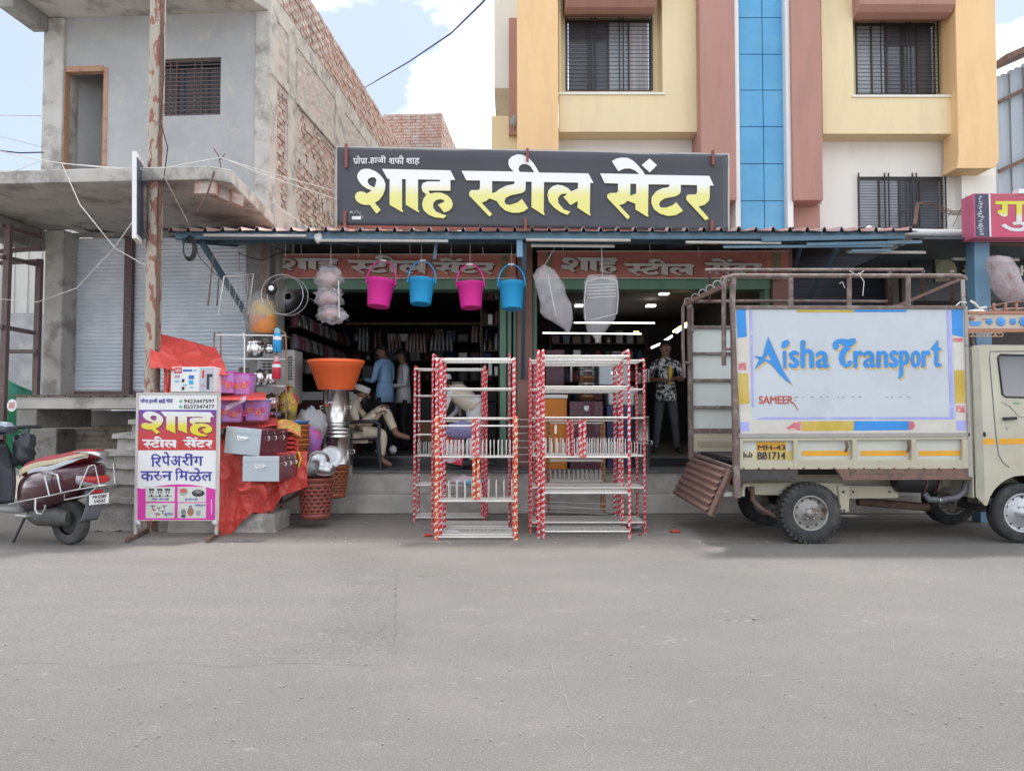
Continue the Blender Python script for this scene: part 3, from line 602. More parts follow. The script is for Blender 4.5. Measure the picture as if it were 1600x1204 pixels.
def window(x0, x1, z0, z1, Y, shade):
    wf = MB().box(x0, x1, Y + .03, Y + .07, z0, z0 + .03).box(x0, x1, Y + .03, Y + .07, z1 - .04, z1).box(x0, x0 + .03, Y + .031, Y + .07, z0 + .03, z1 - .04).box(x1 - .03, x1, Y + .031, Y + .07, z0 + .03, z1 - .04)
    w_ = wf.build('window', m_brframe, AB)
    n_ = len(shade); dx = (x1 - x0 - .06) / n_
    for i, sname in enumerate(shade):
        a = x0 + .03 + dx * i
        MB().box(a + .012, a + dx - .012, Y + .048 + .004 * (i % 2), Y + .053 + .004 * (i % 2), z0 + .03, z1 - .04).build('pane', {'l': m_pane, 'd': m_pane_d, 'c': mat('pale_curtain', (.42, .41, .43), .8, var=.25, scale=3, stretch=(9, 1, .3))}[sname], w_)
        if i: MB().box(a - .012, a + .012, Y + .03, Y + .062, z0 + .03, z1 - .04).build('mullion', m_brframe, w_)
    g = MB(); nh = 19
    for k in range(nh): b = z0 + .02 + (z1 - z0 - .04) * k / (nh - 1); g.box(x0 - .01, x1 + .01, Y - .035, Y - .027, b - .003, b + .003)
    for t in (.0, .3, .345, .62, .665, 1): a = x0 + (x1 - x0) * t; g.box(a - .008, a + .008, Y - .05, Y - .036, z0 - .0, z1 + .04)
    g.build('grille', m_grl, w_)
bay(874, 876, 1035, 1092, 145, 206, (884, 29, 1018, 143), 0, 'ddlc', (882, 1022, 22))
bay(1286, 1333, 1491, 1497, 149, 209, (1336, 34, 1463, 148), 0, 'llddd', (1332, 1480, 30))
window(*wl[0], Y0w, 'lldd')
# columns and strips
def col(name_, m_, a, b, bot, Y, top=None, pyx=200, bev=.015, Yb=None):
    return MB().box(X(a, Y, pyx), X(b, Y, pyx), Y, Yb or Y0w - .001, Z(bot, Y), ZTOP).build(name_, m_, AB, bevel=bev)
col('corner_pier', m_orange, 808, 873, 250, YP, bev=.02)
# right pier with a rounded foot
x0_, x1_ = X(1497, YP), X(1560, YP); zf = Z(263, YP)
pf = [(x0_ - .03, zf + .0), (x1_ - .12, zf), (x1_ - .04, zf + .03), (x1_, zf + .12), (x1_, ZTOP), (x0_, ZTOP), (x0_, zf + .2), (x0_ - .01, zf + .08)]
MB().ext(pf, YP, Y0w - .1).build('corner_pier', m_orange, AB, bevel=.008)
MB().box(X(1503, 10.45, 300), X(1557, 10.45, 300), 10.45, Y0w + .2, zb, zf).build('lower_pier', m_offw, AB)
col('column', m_mauve, 1094, 1149, 313, YP - .05, pyx=100, bev=.012); col('column', m_mauve, 1238, 1285, 313, YP - .05, bev=.012)
MB().box(X(1098, 10.4, 330), X(1147, 10.4, 330), 10.4, Y0w - .002, zb, Z(313, 10.4)).build('column_foot', m_mauve, AB)
MB().box(X(1240, 10.4, 330), X(1281, 10.4, 330), 10.4, Y0w - .002, zb, Z(316, 10.4)).build('column_foot', m_mauve, AB)
MB().box(X(1236, 10.25, 330), X(1286, 10.25, 330), 10.25, 10.39, Z(316, 10.25), Z(314, 10.25)+.012).build('ledge', m_offw, AB)
for a, b in ((1148, 1156), (1229, 1238)): MB().box(X(a, 10.15), X(b, 10.15), 10.15, Y0w - .003, zb, ZTOP).build('white_strip', m_white, AB, bevel=.004)
rows = [-40, 28, 85, 141, 198, 256, 314, 380]
MB().box(X(1156, 10.3) , X(1229, 10.3), 10.3, 10.6, zb, ZTOP).build('panel_backing', m_dark, AB)
for i in range(7):
    for a, b in ((1156.5, 1192.3), (1193.3, 1229)):
        MB().box(X(a, 10.27), X(b, 10.27), 10.27, 10.297, max(zb, Z(rows[i + 1] - .5, 10.27)), min(ZTOP, Z(rows[i] + .5, 10.27))).build('cladding_panel', m_bglass, AB, bevel=.003)
# left flank: fin, strip and balcony box seen past the corner pier
MB().box(X(772, 12.0, 60), X(809, 12.0, 60), 12.0, 15, Z(138, 12.0), 10.2).build('flank_fin', m_offw, AB, bevel=.01)
MB().box(X(795, 11.7, 60), X(809, 11.7, 60), 11.7, 11.98, Z(210, 11.7), Z(28, 11.7)).build('flank_strip', m_mauve, AB)
MB().box(X(768, 11.8, 200), X(809, 11.8, 200), 11.8, 15, Z(262, 11.8), Z(181, 11.8)).build('balcony_box', m_cream, AB, bevel=.01)
q = MB().blob(P(803, 190, 11.6), (.05, .04, .09), amp=.4, seed=4, fr=4); q.build('hanging_rag', mat('grey_rag', (.3, .3, .31), .9), label='small grey rag hanging over the balcony box edge', cat='rag')

# shed with corrugated cladding, right edge
CS = T('corrugated_shed', 'pale corrugated steel shed with sloping roof at the right edge', 'shed', P(1620, 700, 13))
q = MB(); a = P(1556, 108, 13); b = P(1660, 60, 13); k = 0; x = a.x
while x < b.x + 2.5: zt_ = a.z + (x - a.x) * (b.z - a.z) / (b.x - a.x) - .12; q.box(x, x + .12, 13 + (.03 if k % 2 else 0), 13.08, 0, zt_); x += .12; k += 1
q.build('cladding', mat('pale_cladding', (.33, .36, .39), .5, .3, var=.1, scale=2, stretch=(4, 1, .5)), CS)
MB().bar(a + Vector((-.1, -.2, 0)), b + Vector((.8, -.2, .37)), .5, .1).build('roof_edge', m_rust, CS)
for s_ in ((1560, 160, 1640, 120), (1560, 268, 1640, 232)): MB().bar(P(s_[0], s_[1], 12.9), P(s_[2], s_[3], 12.9), .06).build('purlin', m_rust, CS)

# ================================================================ shop front under the awning
SF = T('shop_building', 'single storey shop front with green frames, pink pillar and two open bays', 'shop', P(800, 735, 11))
ZI = P(800, 712, 11.0).z; ZP = P(800, 728, 11.0).z; YPf = 10.1
m_green = mat('sea_green_paint', (.16, .30, .21), .5, var=.1, scale=3, col2=(.22, .30, .24), cscale=9, lo=.58, hi=.7, stretch=(4, 4, .6))
m_pinkp = mat('faded_pink_paint', (.34, .18, .145), .75, var=.08, scale=3, col2=(.26, .15, .125), cscale=4, bump=.1)
m_granite = mat('dark_granite', (.03, .03, .034), .25, var=.3, scale=40)
m_porch = mat('porch_stone', (.13, .135, .135), .6, var=.25, scale=3, col2=(.2, .19, .18), cscale=6, bump=.2)
m_riser = mat('cement_riser', (.48, .445, .405), .9, var=.18, scale=2.5, bump=.4, bscale=18, col2=(.34, .32, .29), cscale=2.2, lo=.45, hi=.6, col3=(.42, .39, .36), s3=6, lo3=.6, hi3=.7)
xa, xb = -3.62, X(1245, 11, 700)
XE = 6.9
MB().box(xa, XE, YPf + .02, 11.0, 0, ZP - .03).build('porch_block', m_riser, SF)
MB().box(xa, XE, YPf - .01, 11.0, ZP - .029, ZP).build('porch_slab', m_porch, SF, bevel=.008)
MB().box(xa, XE, 9.93, YPf + .019, 0, .245).build('step', m_riser, SF, bevel=.015)
MB().box(xa, XE, 11.001, 11.06, 0, ZI - .03).build('floor_riser', m_granite, SF)
MB().box(xa, XE, 11.001, 17.2, ZI - .029, ZI).build('floor', mat('shop_floor', (.12, .11, .105), .35, var=.1), SF)
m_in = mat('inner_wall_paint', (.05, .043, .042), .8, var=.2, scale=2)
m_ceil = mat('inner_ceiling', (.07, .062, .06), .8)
xm0, xm1 = X(808, 11, 560), X(832, 11, 560)
ZC = 3.35
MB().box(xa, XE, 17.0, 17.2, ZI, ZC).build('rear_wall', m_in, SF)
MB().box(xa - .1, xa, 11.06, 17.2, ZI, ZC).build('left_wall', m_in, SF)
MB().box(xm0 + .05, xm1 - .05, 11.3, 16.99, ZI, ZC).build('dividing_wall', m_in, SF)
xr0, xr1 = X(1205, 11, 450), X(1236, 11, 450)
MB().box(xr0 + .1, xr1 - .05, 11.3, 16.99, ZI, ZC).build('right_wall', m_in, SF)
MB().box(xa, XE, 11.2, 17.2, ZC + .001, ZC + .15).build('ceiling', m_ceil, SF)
MB().box(xa, xm0, 11.3, 17.3, ZC + .151, 3.75).build('roof', m_conc, SF)
MB().box(xm0, xm1, 10.93, 11.29, ZP, 3.72).build('pillar', m_pinkp, SF, bevel=.008)
MB().box(xr0, xr1, 10.93, 11.29, ZP, 3.72).build('pillar', m_pinkp, SF, bevel=.008)
# green shutter guides and hood boxes
for a, b in ((781, 791), (793, 799), (802, 807.5), (833, 839), (1196, 1204), (404, 410)):
    MB().box(X(a, 11.02, 560), X(b, 11.02, 560), 11.02, 11.25, ZP if a > 500 else ZP, 3.12).build('shutter_guide', m_green, SF, bevel=.004)
for a, b in ((398, 807), (833, 1204)):
    x0_, x1_ = X(a, 10.99, 440), X(b, 10.99, 440)
    MB().box(x0_, x1_, 10.98, 11.3, Z(452, 10.98), Z(437, 10.98)).build('shutter_box', m_green, SF, bevel=.01)
    MB().box(x0_, x1_, 10.94, 11.28, Z(436.5, 10.94), Z(428, 10.94)).build('shutter_box', m_green, SF, bevel=.01)
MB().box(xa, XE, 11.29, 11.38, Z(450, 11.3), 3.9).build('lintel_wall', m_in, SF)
# ================================================================ sign lettering, drawn as outlines (photo pixels)
def sc_(pts, ox, oy, k): return [(ox + a / k, oy + b / k) for a, b in pts]
W1 = [ # first word
 [[(365,655),(440,745),(385,790),(300,680),(240,682),(180,665),(130,625),(115,575),(135,530),(180,512),(230,520),(265,540),(300,520),(325,498),(270,480),(210,440),(165,385),(143,330),(155,285),(190,245),(240,230),(300,232),(370,260),(430,305),(475,360),(498,420),(492,490),(465,560),(420,620)], [(320,335),(280,360),(275,395),(300,435),(345,460),(360,462),(380,410),(385,365),(365,338)]],
 [[(455,232),(1310,250),(1370,370),(1310,369),(1310,503),(1045,503),(1040,520),(1060,540),(1130,525),(1200,530),(1270,560),(1320,610),(1340,670),(1330,715),(1290,755),(1230,775),(1155,680),(1235,640),(1230,622),(1190,608),(1130,620),(1095,660),(1095,715),(1130,765),(1200,795),(1262,812),(1225,848),(1110,835),(1030,800),(975,745),(955,680),(970,610),(1010,555),(960,510),(948,455),(965,410),(1020,388),(1180,388),(1180,368),(905,362),(905,745),(922,760),(912,775),(752,678),(752,359),(705,358),(705,740),(722,755),(708,772),(550,678),(550,357),(525,357)]]]
W2 = [
 [[(8,232),(600,240),(575,215),(550,185),(540,150),(545,105),(580,70),(640,45),(700,50),(770,85),(830,150),(890,252),(1450,262),(1508,370),(1470,369),(1465,715),(1478,730),(1465,742),(1325,650),(1330,575),(1245,622),(1165,528),(1210,495),(1170,490),(1130,505),(1103,545),(1110,600),(1170,670),(1245,697),(1210,732),(1130,700),(1060,650),(1000,580),(985,510),(995,455),(1040,410),(1100,390),(1160,400),(1220,430),(1255,467),(1330,432),(1332,366),(945,360),(942,705),(955,720),(945,737),(803,645),(805,357),(737,355),(737,435),(725,465),(690,485),(570,510),(515,535),(495,575),(510,610),(560,620),(640,595),(695,552),(765,655),(720,690),(660,708),(580,708),(500,680),(440,625),(410,578),(325,545),(285,575),(235,592),(355,722),(325,752),(97,515),(95,475),(120,452),(205,450),(218,430),(218,342),(62,340)],
  [(670,245),(835,250),(790,180),(745,155),(700,155),(665,180),(655,215)], [(355,348),(355,487),(395,475),(440,440),(520,400),(595,385),(610,375),(610,352)]]]
W3 = [
 [[(128,262),(575,270),(520,225),(460,205),(400,208),(333,238),(262,122),(310,95),(370,82),(440,85),(500,115),(550,160),(610,230),(640,277),(1370,290),(1420,400),(1375,399),(1372,540),(1365,570),(1320,615),(1245,637),(1365,770),(1325,795),(1110,565),(1105,525),(1130,502),(1215,500),(1230,480),(1230,395),(1045,391),(1045,455),(1035,490),(990,520),(860,545),(810,580),(797,620),(820,650),(880,650),(950,625),(993,588),(1070,685),(990,735),(900,745),(810,720),(740,670),(710,600),(715,530),(760,470),(830,432),(890,422),(915,410),(915,388),(678,385),(672,728),(683,745),(665,755),(530,672),(530,607),(440,572),(400,605),(345,622),(468,752),(440,785),(210,540),(208,505),(240,485),(318,482),(332,460),(332,376),(180,372)],
  [(472,378),(470,517),(538,488),(538,380)]],
 [[(690,92),(775,168),(692,250),(600,168)]]]
WORDS = [[[sc_(l, 540, 235, 8) for l in g] for g in W1], [[sc_(l, 720, 235, 7.273) for l in g] for g in W2], [[sc_(l, 920, 235, 7.273) for l in g] for g in W3]]
def words(mb, idx, fn, bb, rect, m=0, dy=0):
    """letters of the chosen words: bb = their pixel box on the banner, rect = (u0,u1,v0,v1) on the plane (v up)"""
    for w in idx:
        for g in WORDS[w]:
            V, Fc = fill_geo(g)
            mb.add([fn(rect[0] + (a - bb[0]) / (bb[2] - bb[0]) * (rect[1] - rect[0]), rect[3] + (-b - bb[1]) / (bb[3] - bb[1]) * (rect[2] - rect[3]), dy) for a, b in V], Fc, m)
BB = (554, 240, 1115, 344)
BBw = [(554, 263, 712, 342), (720, 240, 929, 338), (936, 246, 1116, 345)]

# ---------------------------------------------------------------- banner above the awning
YBn = 9.1
def bq(px, py, Y=YBn): return P(px, py, Y)
cTL, cTR, cBL, cBR = bq(527, 230), bq(1137, 242), bq(527, 352), bq(1137, 362)
bn = T('shop_banner', 'long dark grey shop banner with white to yellow letters above the awning', 'banner', (cBL + cBR) / 2)
m_ban = mat('banner_vinyl', (.050, .052, .062), .42, var=.12, scale=.9, bump=.0)
def bf(u, v):
    p = cBL.lerp(cBR, u).lerp(cTL.lerp(cTR, u), v); p.y += -.012 * math.sin(math.pi * min(1, v * 9)) * (v < .11) - .010 * math.exp(-((v - .9) / .05) ** 2) + .006 * mnoise.noise(Vector((u * 7, v * 3, 1))); return p
MB().grid(bf, 60, 24).build('vinyl', m_ban, bn, solid=.003)
fr_ = MB()
fr_.bar(cBL + Vector((-.0, .02, 0)), cTL + Vector((0, .02, .01)), .03); fr_.bar(cBR + Vector((0.01, .02, 0)), cTR + Vector((.01, .02, .01)), .03); fr_.bar(cTL + Vector((-.02, .02, .008)), cTR + Vector((.02, .02, .008)), .025)
fr_.build('frame', mat('pale_frame', (.45, .42, .40), .5), bn)
MB().bar(cBL + Vector((0, .01, -.015)), cBR + Vector((0, .01, -.015)), .035).build('bottom_rail', mat('red_oxide', (.23, .07, .05), .6), bn)
for (px, a, b) in ((541, 225, 262), (539, 330, 356), (824, 232, 252), (821, 340, 360), (1114, 235, 258), (1112, 344, 366)):
    MB().bar(bq(px, a, YBn - .035), bq(px, b, YBn - .035), .035, .03).build('bracket', m_rust if False else mat('red_oxide', (.23, .07, .05), .6), bn)
m_grad = gradmat('white_to_yellow_print', [(0, (.74, .69, .20)), (.36, (.74, .70, .25)), (.55, (.80, .80, .78)), (1, (.80, .80, .82))], 'Z', cBL.z - bn.location.z + .10, cTL.z - bn.location.z - .12, rough=.4)
lt = MB(); pf_ = lambda u, v, d: P(u, v, YBn - .020 - d)
words(lt, [0, 1, 2], pf_, BB, (554, 1115, 344, 240))
lt.build('lettering', m_grad, bn)
sh_ = MB(); words(sh_, [0, 1, 2], lambda u, v, d: P(u + .7, v + 1.1, YBn - .017), BB, (554, 1115, 344, 240)); sh_.build('lettering_outline', mat('outline_print', (.12, .11, .03), .5), bn)
lt = MB(); pv = lambda u, v, d: P(u, v, YBn - .020 - d)
fit(lt, 'पोपा', pv, 552, 574, 256, 243.5, bold=.35); fit(lt, '.हाजी', pv, 576, 603, 256.5, 243, bold=.35); fit(lt, 'शफी', pv, 608, 631, 256.5, 243, bold=.35); fit(lt, 'शाह', pv, 635, 655.5, 258, 247, bold=.35)
for x in (556.5, 567.5): lt.add([pv(x, 253, .002), pv(x + 1.5, 252.5, .002), pv(x - 1, 256.5, .002), pv(x - 2.4, 256, .002)], [(0, 1, 2, 3)])
# small maker's scribble at the lower left
lt.tube([pv(543 + 3 * math.cos(a_ / 3) + a_ * 1.1, 331.5 + 2 * math.sin(a_ * 1.3), .001) for a_ in range(18)], .0025, 5)
lt.box(*sorted((pv(550, 336, 0).x, pv(564, 336, 0).x)), YBn - .022, YBn - .02, pv(0, 343, 0).z, pv(0, 338, 0).z)
lt.tube([pv(562 + 5 * math.sin(a_ / 2.), 336 + a_, .001) for a_ in range(6)], .002, 5)
lt.build('small_lettering', mat('white_print', (.68, .69, .70), .45), bn)

# ---------------------------------------------------------------- two red fascia boards under the awning
m_fasc = mat('faded_red_board', (.64, .23, .185), .6, var=.1, scale=2, col2=(.54, .19, .15), cscale=3)
m_flet = mat('grey_cream_letters', (.78, .75, .70), .6, var=.06)
def fascia(px0, px1, py0, py1, wr, label, y1s=None):
    Yf = 10.9; a = P(px0, py0, Yf); b = P(px1, py1, Yf)
    t = T('fascia_sign', label, 'sign', ((a.x + b.x) / 2, Yf, b.z))
    MB().box(a.x, b.x, Yf, Yf + .06, b.z, a.z).build('board', m_fasc, t, bevel=.004)
    e_ = MB().box(a.x - .01, b.x + .01, Yf - .008, Yf + .062, b.z - .012, b.z).box(a.x - .01, b.x + .01, Yf - .008, Yf + .062, a.z, a.z + .012); e_.build('edging', m_flet, t)
    for s in (0, 1):
        xx = a.x + .10 if s == 0 else b.x - .22
        q = MB().box(xx, xx + .11, Yf - .004, Yf - .001, b.z + .01, a.z - .01); q.build('side_print', mat('patterned_print', (.34, .26, .16), .6, var=.3, scale=12, col2=(.12, .22, .12), cscale=16), t)
    d = MB(); s_ = MB()
    for w, (x0, x1, y0, y1) in enumerate(wr):
        f_ = lambda u, v, dd: P(u, v, Yf - .035 - dd)
        words(d, [w], f_, BBw[w], (x0, x1, y1, y0))
        words(s_, [w], lambda u, v, dd: P(u + 1.8, v + 1.6, Yf - .003), BBw[w], (x0, x1, y1, y0))
    d.build('raised_letters', m_flet, t, solid=.03); s_.build('letter_shade_paint', mat('maroon_print', (.10, .03, .025), .6), t)
fascia(400, 806, 398, 434, [(432, 531, 403, 425), (541, 669, 398, 428), (674, 774, 403, 429)], 'faded red fascia board with grey letters over the left shop bay')
fascia(840, 1232, 393, 434, [(876, 966, 402, 428), (974, 1086, 404, 431), (1100, 1192, 404, 430)], 'faded red fascia board with grey letters over the right shop bay')

# ---------------------------------------------------------------- awning
AW = T('corrugated_awning', 'long corrugated sheet awning on blue steel frame over the shop front', 'awning', P(820, 735, 10.9))
m_sheet = mat('awning_sheet', (.55, .31, .28), .6, var=.15, scale=4, col2=(.52, .46, .43), cscale=3, lo=.42, hi=.6)
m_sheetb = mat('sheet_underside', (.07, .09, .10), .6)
Yfr, Ybk = 8.95, 11.25
zF = P(800, 366, Yfr).z; zB = zF + .42
xs0, xs1 = P(256, 360, Yfr).x, P(1432, 366, Yfr).x
q = MB(); q2 = MB(); nr = 44
pr_ = [(0, 0), (.40, 0), (.47, .042), (.58, .042), (.65, 0), (1, 0)]
Pp = []
for k in range(nr):
    for t, h in pr_[:-1]: Pp.append((xs0 + (xs1 - xs0) * (k + t) / nr, h))
Pp.append((xs1, 0))
rg = random.Random(2)
V = []; 
for j, (yy, zz) in enumerate(((Yfr - .06, zF + .03), ((Yfr + Ybk) / 2, (zF + zB) / 2 + .03), (Ybk, zB + .03))):
    for i, (x, h) in enumerate(Pp): V.append((x, yy + (rg.uniform(-.012, .02) if j == 0 else 0), zz + h + (rg.uniform(-.006, .006) if j == 0 else 0)))
kk = len(Pp); Fc = [(j * kk + i, j * kk + i + 1, (j + 1) * kk + i + 1, (j + 1) * kk + i) for j in range(2) for i in range(kk - 1)]
q.add(V, Fc); q.build('corrugated_sheet', m_sheet, AW, solid=.003)
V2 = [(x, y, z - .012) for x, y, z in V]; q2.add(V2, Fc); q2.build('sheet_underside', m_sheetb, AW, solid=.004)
MB().box(P(273, 360, Yfr).x, P(1414, 360, Yfr).x, Yfr, Yfr + .05, zF - .055, zF + .028).build('front_purlin', m_blue, AW, bevel=.004)
MB().box(xs0, xs1, 9.95, 10.0, zF + .12, zF + .18).build('middle_purlin', m_blue, AW)
for px in (285, 520, 812, 1100, 1395):
    x = P(px, 370, Yfr).x
    MB().bar((x, Yfr + .05, zF - .06), (x, 11.2, zB - .06), .06).build('rafter', m_blue, AW)
MB().box(P(812, 400, Yfr).x - .035, P(812, 400, Yfr).x + .035, Yfr + .04, Yfr + .1, P(0, 400, Yfr).z - .0, zF - .05).build('hanger', m_blue2, AW)
MB().bar(P(819, 378, 9.05), P(817, 590, 10.88), .055).build('brace', m_blue, AW)
MB().bar(P(315, 378, 9.05), P(418, 545, 10.85), .055).build('brace', m_blue, AW)
MB().bar(P(1308, 388, 9.1), P(1256, 480, 10.9), .05).build('brace', m_blue, AW)
MB().bar(P(1252, 382, 9.1), P(1240, 430, 10.9), .04).build('brace', m_blue, AW)
MB().bar(P(682, 375, 9.1), P(679, 405, 9.1), .035).build('hanger', m_blue, AW)
# bent ragged strips of tin at the right end
q = MB()
for (x0, y0, x1, y1, w) in ((1190, 374, 1380, 370, .05), (1260, 382, 1440, 378, .035), (1130, 386, 1395, 384, .03), (1330, 392, 1392, 391, .03)): q.bar(P(x0, y0, Yfr - .05), P(x1, y1, Yfr - .02), .02, w)
q.build('tin_strip', m_blue, AW)
m_tl = mat('dusty_tube_lamp', (.40, .39, .36), .5)
# tube lamps (unlit) under the front edge
for i, (a, b, y, w, lab) in enumerate(((318, 478, 368, 8.9, 'unlit white tube lamp under the awning edge, leftmost above the wire basket'), (500, 700, 376, 8.92, 'unlit white tube lamp under the awning edge below the banner left half'), (822, 985, 375, 8.92, 'unlit tube lamp under the awning just right of the blue hanger'), (830, 960, 384, 9.0, 'lower unlit tube lamp right of the blue hanger'), (1072, 1220, 379, 8.92, 'unlit tube lamp under the awning beneath the blue panel strip'), (1325, 1446, 394, 9.1, 'unlit tube lamp hanging under the dark awning end above the truck'), (1490, 1592, 405, 9.3, 'unlit tube lamp under the right shop sign'))):
    t = T('tube_lamp', lab, 'lamp', P((a + b) / 2, y, w), group='unlit tube lamps under the awnings')
    A_, B_ = P(a, y, w), P(b, y + 1, w)
    MB().tube([A_, B_], .016, 10).build('tube', m_tl, t); MB().bar(A_ + Vector((0, .03, .012)), B_ + Vector((0, .03, .012)), .04, .025).build('batten', m_tl, t)
# blue front post of the neighbouring shop, its awning and sign
NS = T('neighbour_awning', 'dark awning of the neighbouring shop on a bright blue steel post', 'awning', P(1532, 735, 9.1))
a = P(1522, 372, 9.1); b = P(1546, 372, 9.1)
MB().box(a.x, b.x, 9.1, 9.28, 0, a.z).build('post', m_blue2, NS, bevel=.006)
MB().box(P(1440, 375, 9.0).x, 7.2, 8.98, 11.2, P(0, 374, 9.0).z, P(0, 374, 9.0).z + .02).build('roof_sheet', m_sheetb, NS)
MB().bar(P(1535, 380, 9.2), P(1420, 398, 11), .09).build('rafter', m_blue, NS)
MB().bar(P(1534, 376, 9.15), P(1720, 384, 9.15), .09).build('beam', m_brownpaint, NS)
NG = T('neighbour_sign', 'pink and navy box sign with yellow and white letters at the right edge', 'sign', P(1600, 372, 8.8))
Ys = 8.8; a = P(1521, 302, Ys); b = P(1720, 371, Ys)
MB().box(a.x, b.x, Ys, Ys + .25, b.z, a.z).build('case', mat('sign_case', (.5, .12, .2), .5), NG, bevel=.006)
MB().box(P(1523, 300, Ys).x, P(1544, 300, Ys).x, Ys - .004, Ys - .001, b.z + .01, a.z - .01).build('navy_print', mat('navy_print', (.055, .05, .10), .4), NG)
MB().box(P(1544.5, 300, Ys).x, P(1547, 300, Ys).x, Ys - .004, Ys - .001, b.z + .01, a.z - .01).build('white_print_line', m_white, NG)
MB().box(P(1547.5, 300, Ys).x, b.x - .01, Ys - .004, Ys - .001, b.z + .01, a.z - .01).build('pink_print', gradmat('pink_print', [(0, (.52, .055, .13)), (1, (.42, .08, .11))], 'Z', 0, .5), NG)
q = MB(); sp = lambda u, v, d: P(u, v, Ys - .008 - d); fit(q, 'गुरू', sp, 1556, 1650, 361, 315, bold=1.0, m=0)
q.build('lettering', gradmat('yellow_to_white_print', [(0, (.6, .6, .66)), (.45, (.66, .64, .6)), (.6, (.62, .60, .06)), (1, (.62, .60, .06))], 'Z', .06, .46), NG)
q = MB(); rg = random.Random(8)
for k in range(16):
    py = 306 + k * 3.9; q.tube([sp(1533 + rg.uniform(-4, 3) + 2.5 * math.sin(t_ * 1.1 + k), py + t_ * .6 * rg.uniform(.6, 1.2), 0) for t_ in range(6)], .004, 4)
q.build('vertical_lettering', m_white, NG)
MB().box(P(1590, 300, Ys).x, P(1700, 300, Ys).x, Ys - .02, Ys + .1, P(0, 303, Ys).z, P(0, 296, Ys).z).build('top_lamp_bar', m_white, NG)
# white drain pipe lying on the awning
q = MB().tube([P(1356, 357, 9.6), P(1362, 361, 9.55), P(1372, 362, 9.5), P(1519, 365, 9.4)], .045, 14); q.build('drain_pipe', m_pvc, label='white plastic drain pipe lying along the awning to the pink sign', cat='pipe')
q = MB()
for k in range(4): q.tube([P(1438 + 2 * k, 316 + 3 * k, 9.8), P(1450 + 3 * k, 316 + k, 9.7), P(1470, 322 + 3 * k, 9.5), P(1490, 330 + k * 2, 9.3), P(1520, 328 + k * 2, 8.95)], .005, 5)
q.tube([P(1488, 330, 9.3), P(1484, 334, 9.3), P(1481, 339, 9.3)], .005, 5); q.tube([P(1510, 305, 9.0), P(1500, 330, 9.2), P(1489, 354, 9.4)], .004, 5)
q.build('loose_wires', m_rust, label='tangle of brown wires running to the pink sign corner', cat='wires')
q = MB().bar(P(1434, 318, 10.4), P(1429, 352, 10.0), .04); q.bar(P(1434, 318, 10.4), P(1442, 318, 10.4), .03); q.build('leaning_rod', m_rust, label='rusty flat bar leaning against the lower window', cat='rod')

# neighbour shop behind the truck
NB = T('neighbour_shop', 'dark neighbouring shop front behind the truck with round emblem sign', 'shop', P(1400, 735, 10.8))
Yn = 10.95; z1 = P(0, 398, Yn).z
def slat_shut(a, b): 
    s = MB(); x0_, x1_ = P(a, 500, Yn).x, P(b, 500, Yn).x
    for k in range(26): z = .6 + k * .115; s.box(x0_, x1_, Yn + .1, Yn + .13 + .02 * (k % 2), z, z + .11)
    return s
slat_shut(1242, 1388).build('roller_shutter', mat('navy_shutter', (.025, .027, .045), .5, var=.2), NB)
MB().box(P(1242, 500, Yn).x, 7.6, Yn + .2, Yn + .3, ZP, 3.85).build('wall', m_in, NB)
for a, b in ((1390, 1400), (1405, 1422)): MB().box(P(a, 500, Yn).x, P(b, 500, Yn).x, Yn - .1, Yn + .19, ZP, 3.8).build('pillar', mat('grey_beige_paint', (.22, .20, .175), .7), NB)
MB().box(P(1424, 500, 10.2).x, 7.3, 10.2, 10.25, P(0, 470, 10.2).z, P(0, 404, 10.2).z).build('signboard', mat('black_board', (.016, .018, .02), .3), NB)
MB().box(P(1424, 500, 10.2).x, 7.3, 10.15, 10.25, P(0, 444, 10.2).z, P(0, 441, 10.2).z).build('rail', m_brframe, NB) if False else None
q = MB(); c = P(1478, 422, 10.17); q.lathe([(.001, 0), (.14, 0), (.14, .01)], 28, M=Matrix.Translation(c) @ Matrix.Rotation(R(90), 4, 'X'), cap=(True, True), sy=1.05); q.box(P(1460, 400, 10.19).x, c.x, 10.175, 10.19, P(0, 440, 10.18).z, P(0, 403, 10.18).z)
q.build('emblem_disc', mat('olive_cream_print', (.24, .24, .15), .5), NB)
q = MB(); c2 = P(1515, 423, 10.17); pts_ = [(c2.x + (.085 + .02 * math.cos(8 * t_)) * math.cos(t_), c2.z + (.085 + .02 * math.cos(8 * t_)) * math.sin(t_)) for t_ in [2 * math.pi * i / 40 for i in range(40)]]
q.ext(pts_, 10.165, 10.175); q.build('emblem_disc', MATS['olive_cream_print'], NB)
q = MB(); e_ = lambda u, v, d: P(u, v, 10.16 - d); fit(q, 'गु', e_, 1509, 1519, 430, 416, bold=.5); q.build('emblem_lettering', m_black, NB)
q = MB(); fit(q, 'DHA', e_, 1579, 1625, 430, 415, bold=.8); q.build('board_lettering', m_flet, NB)
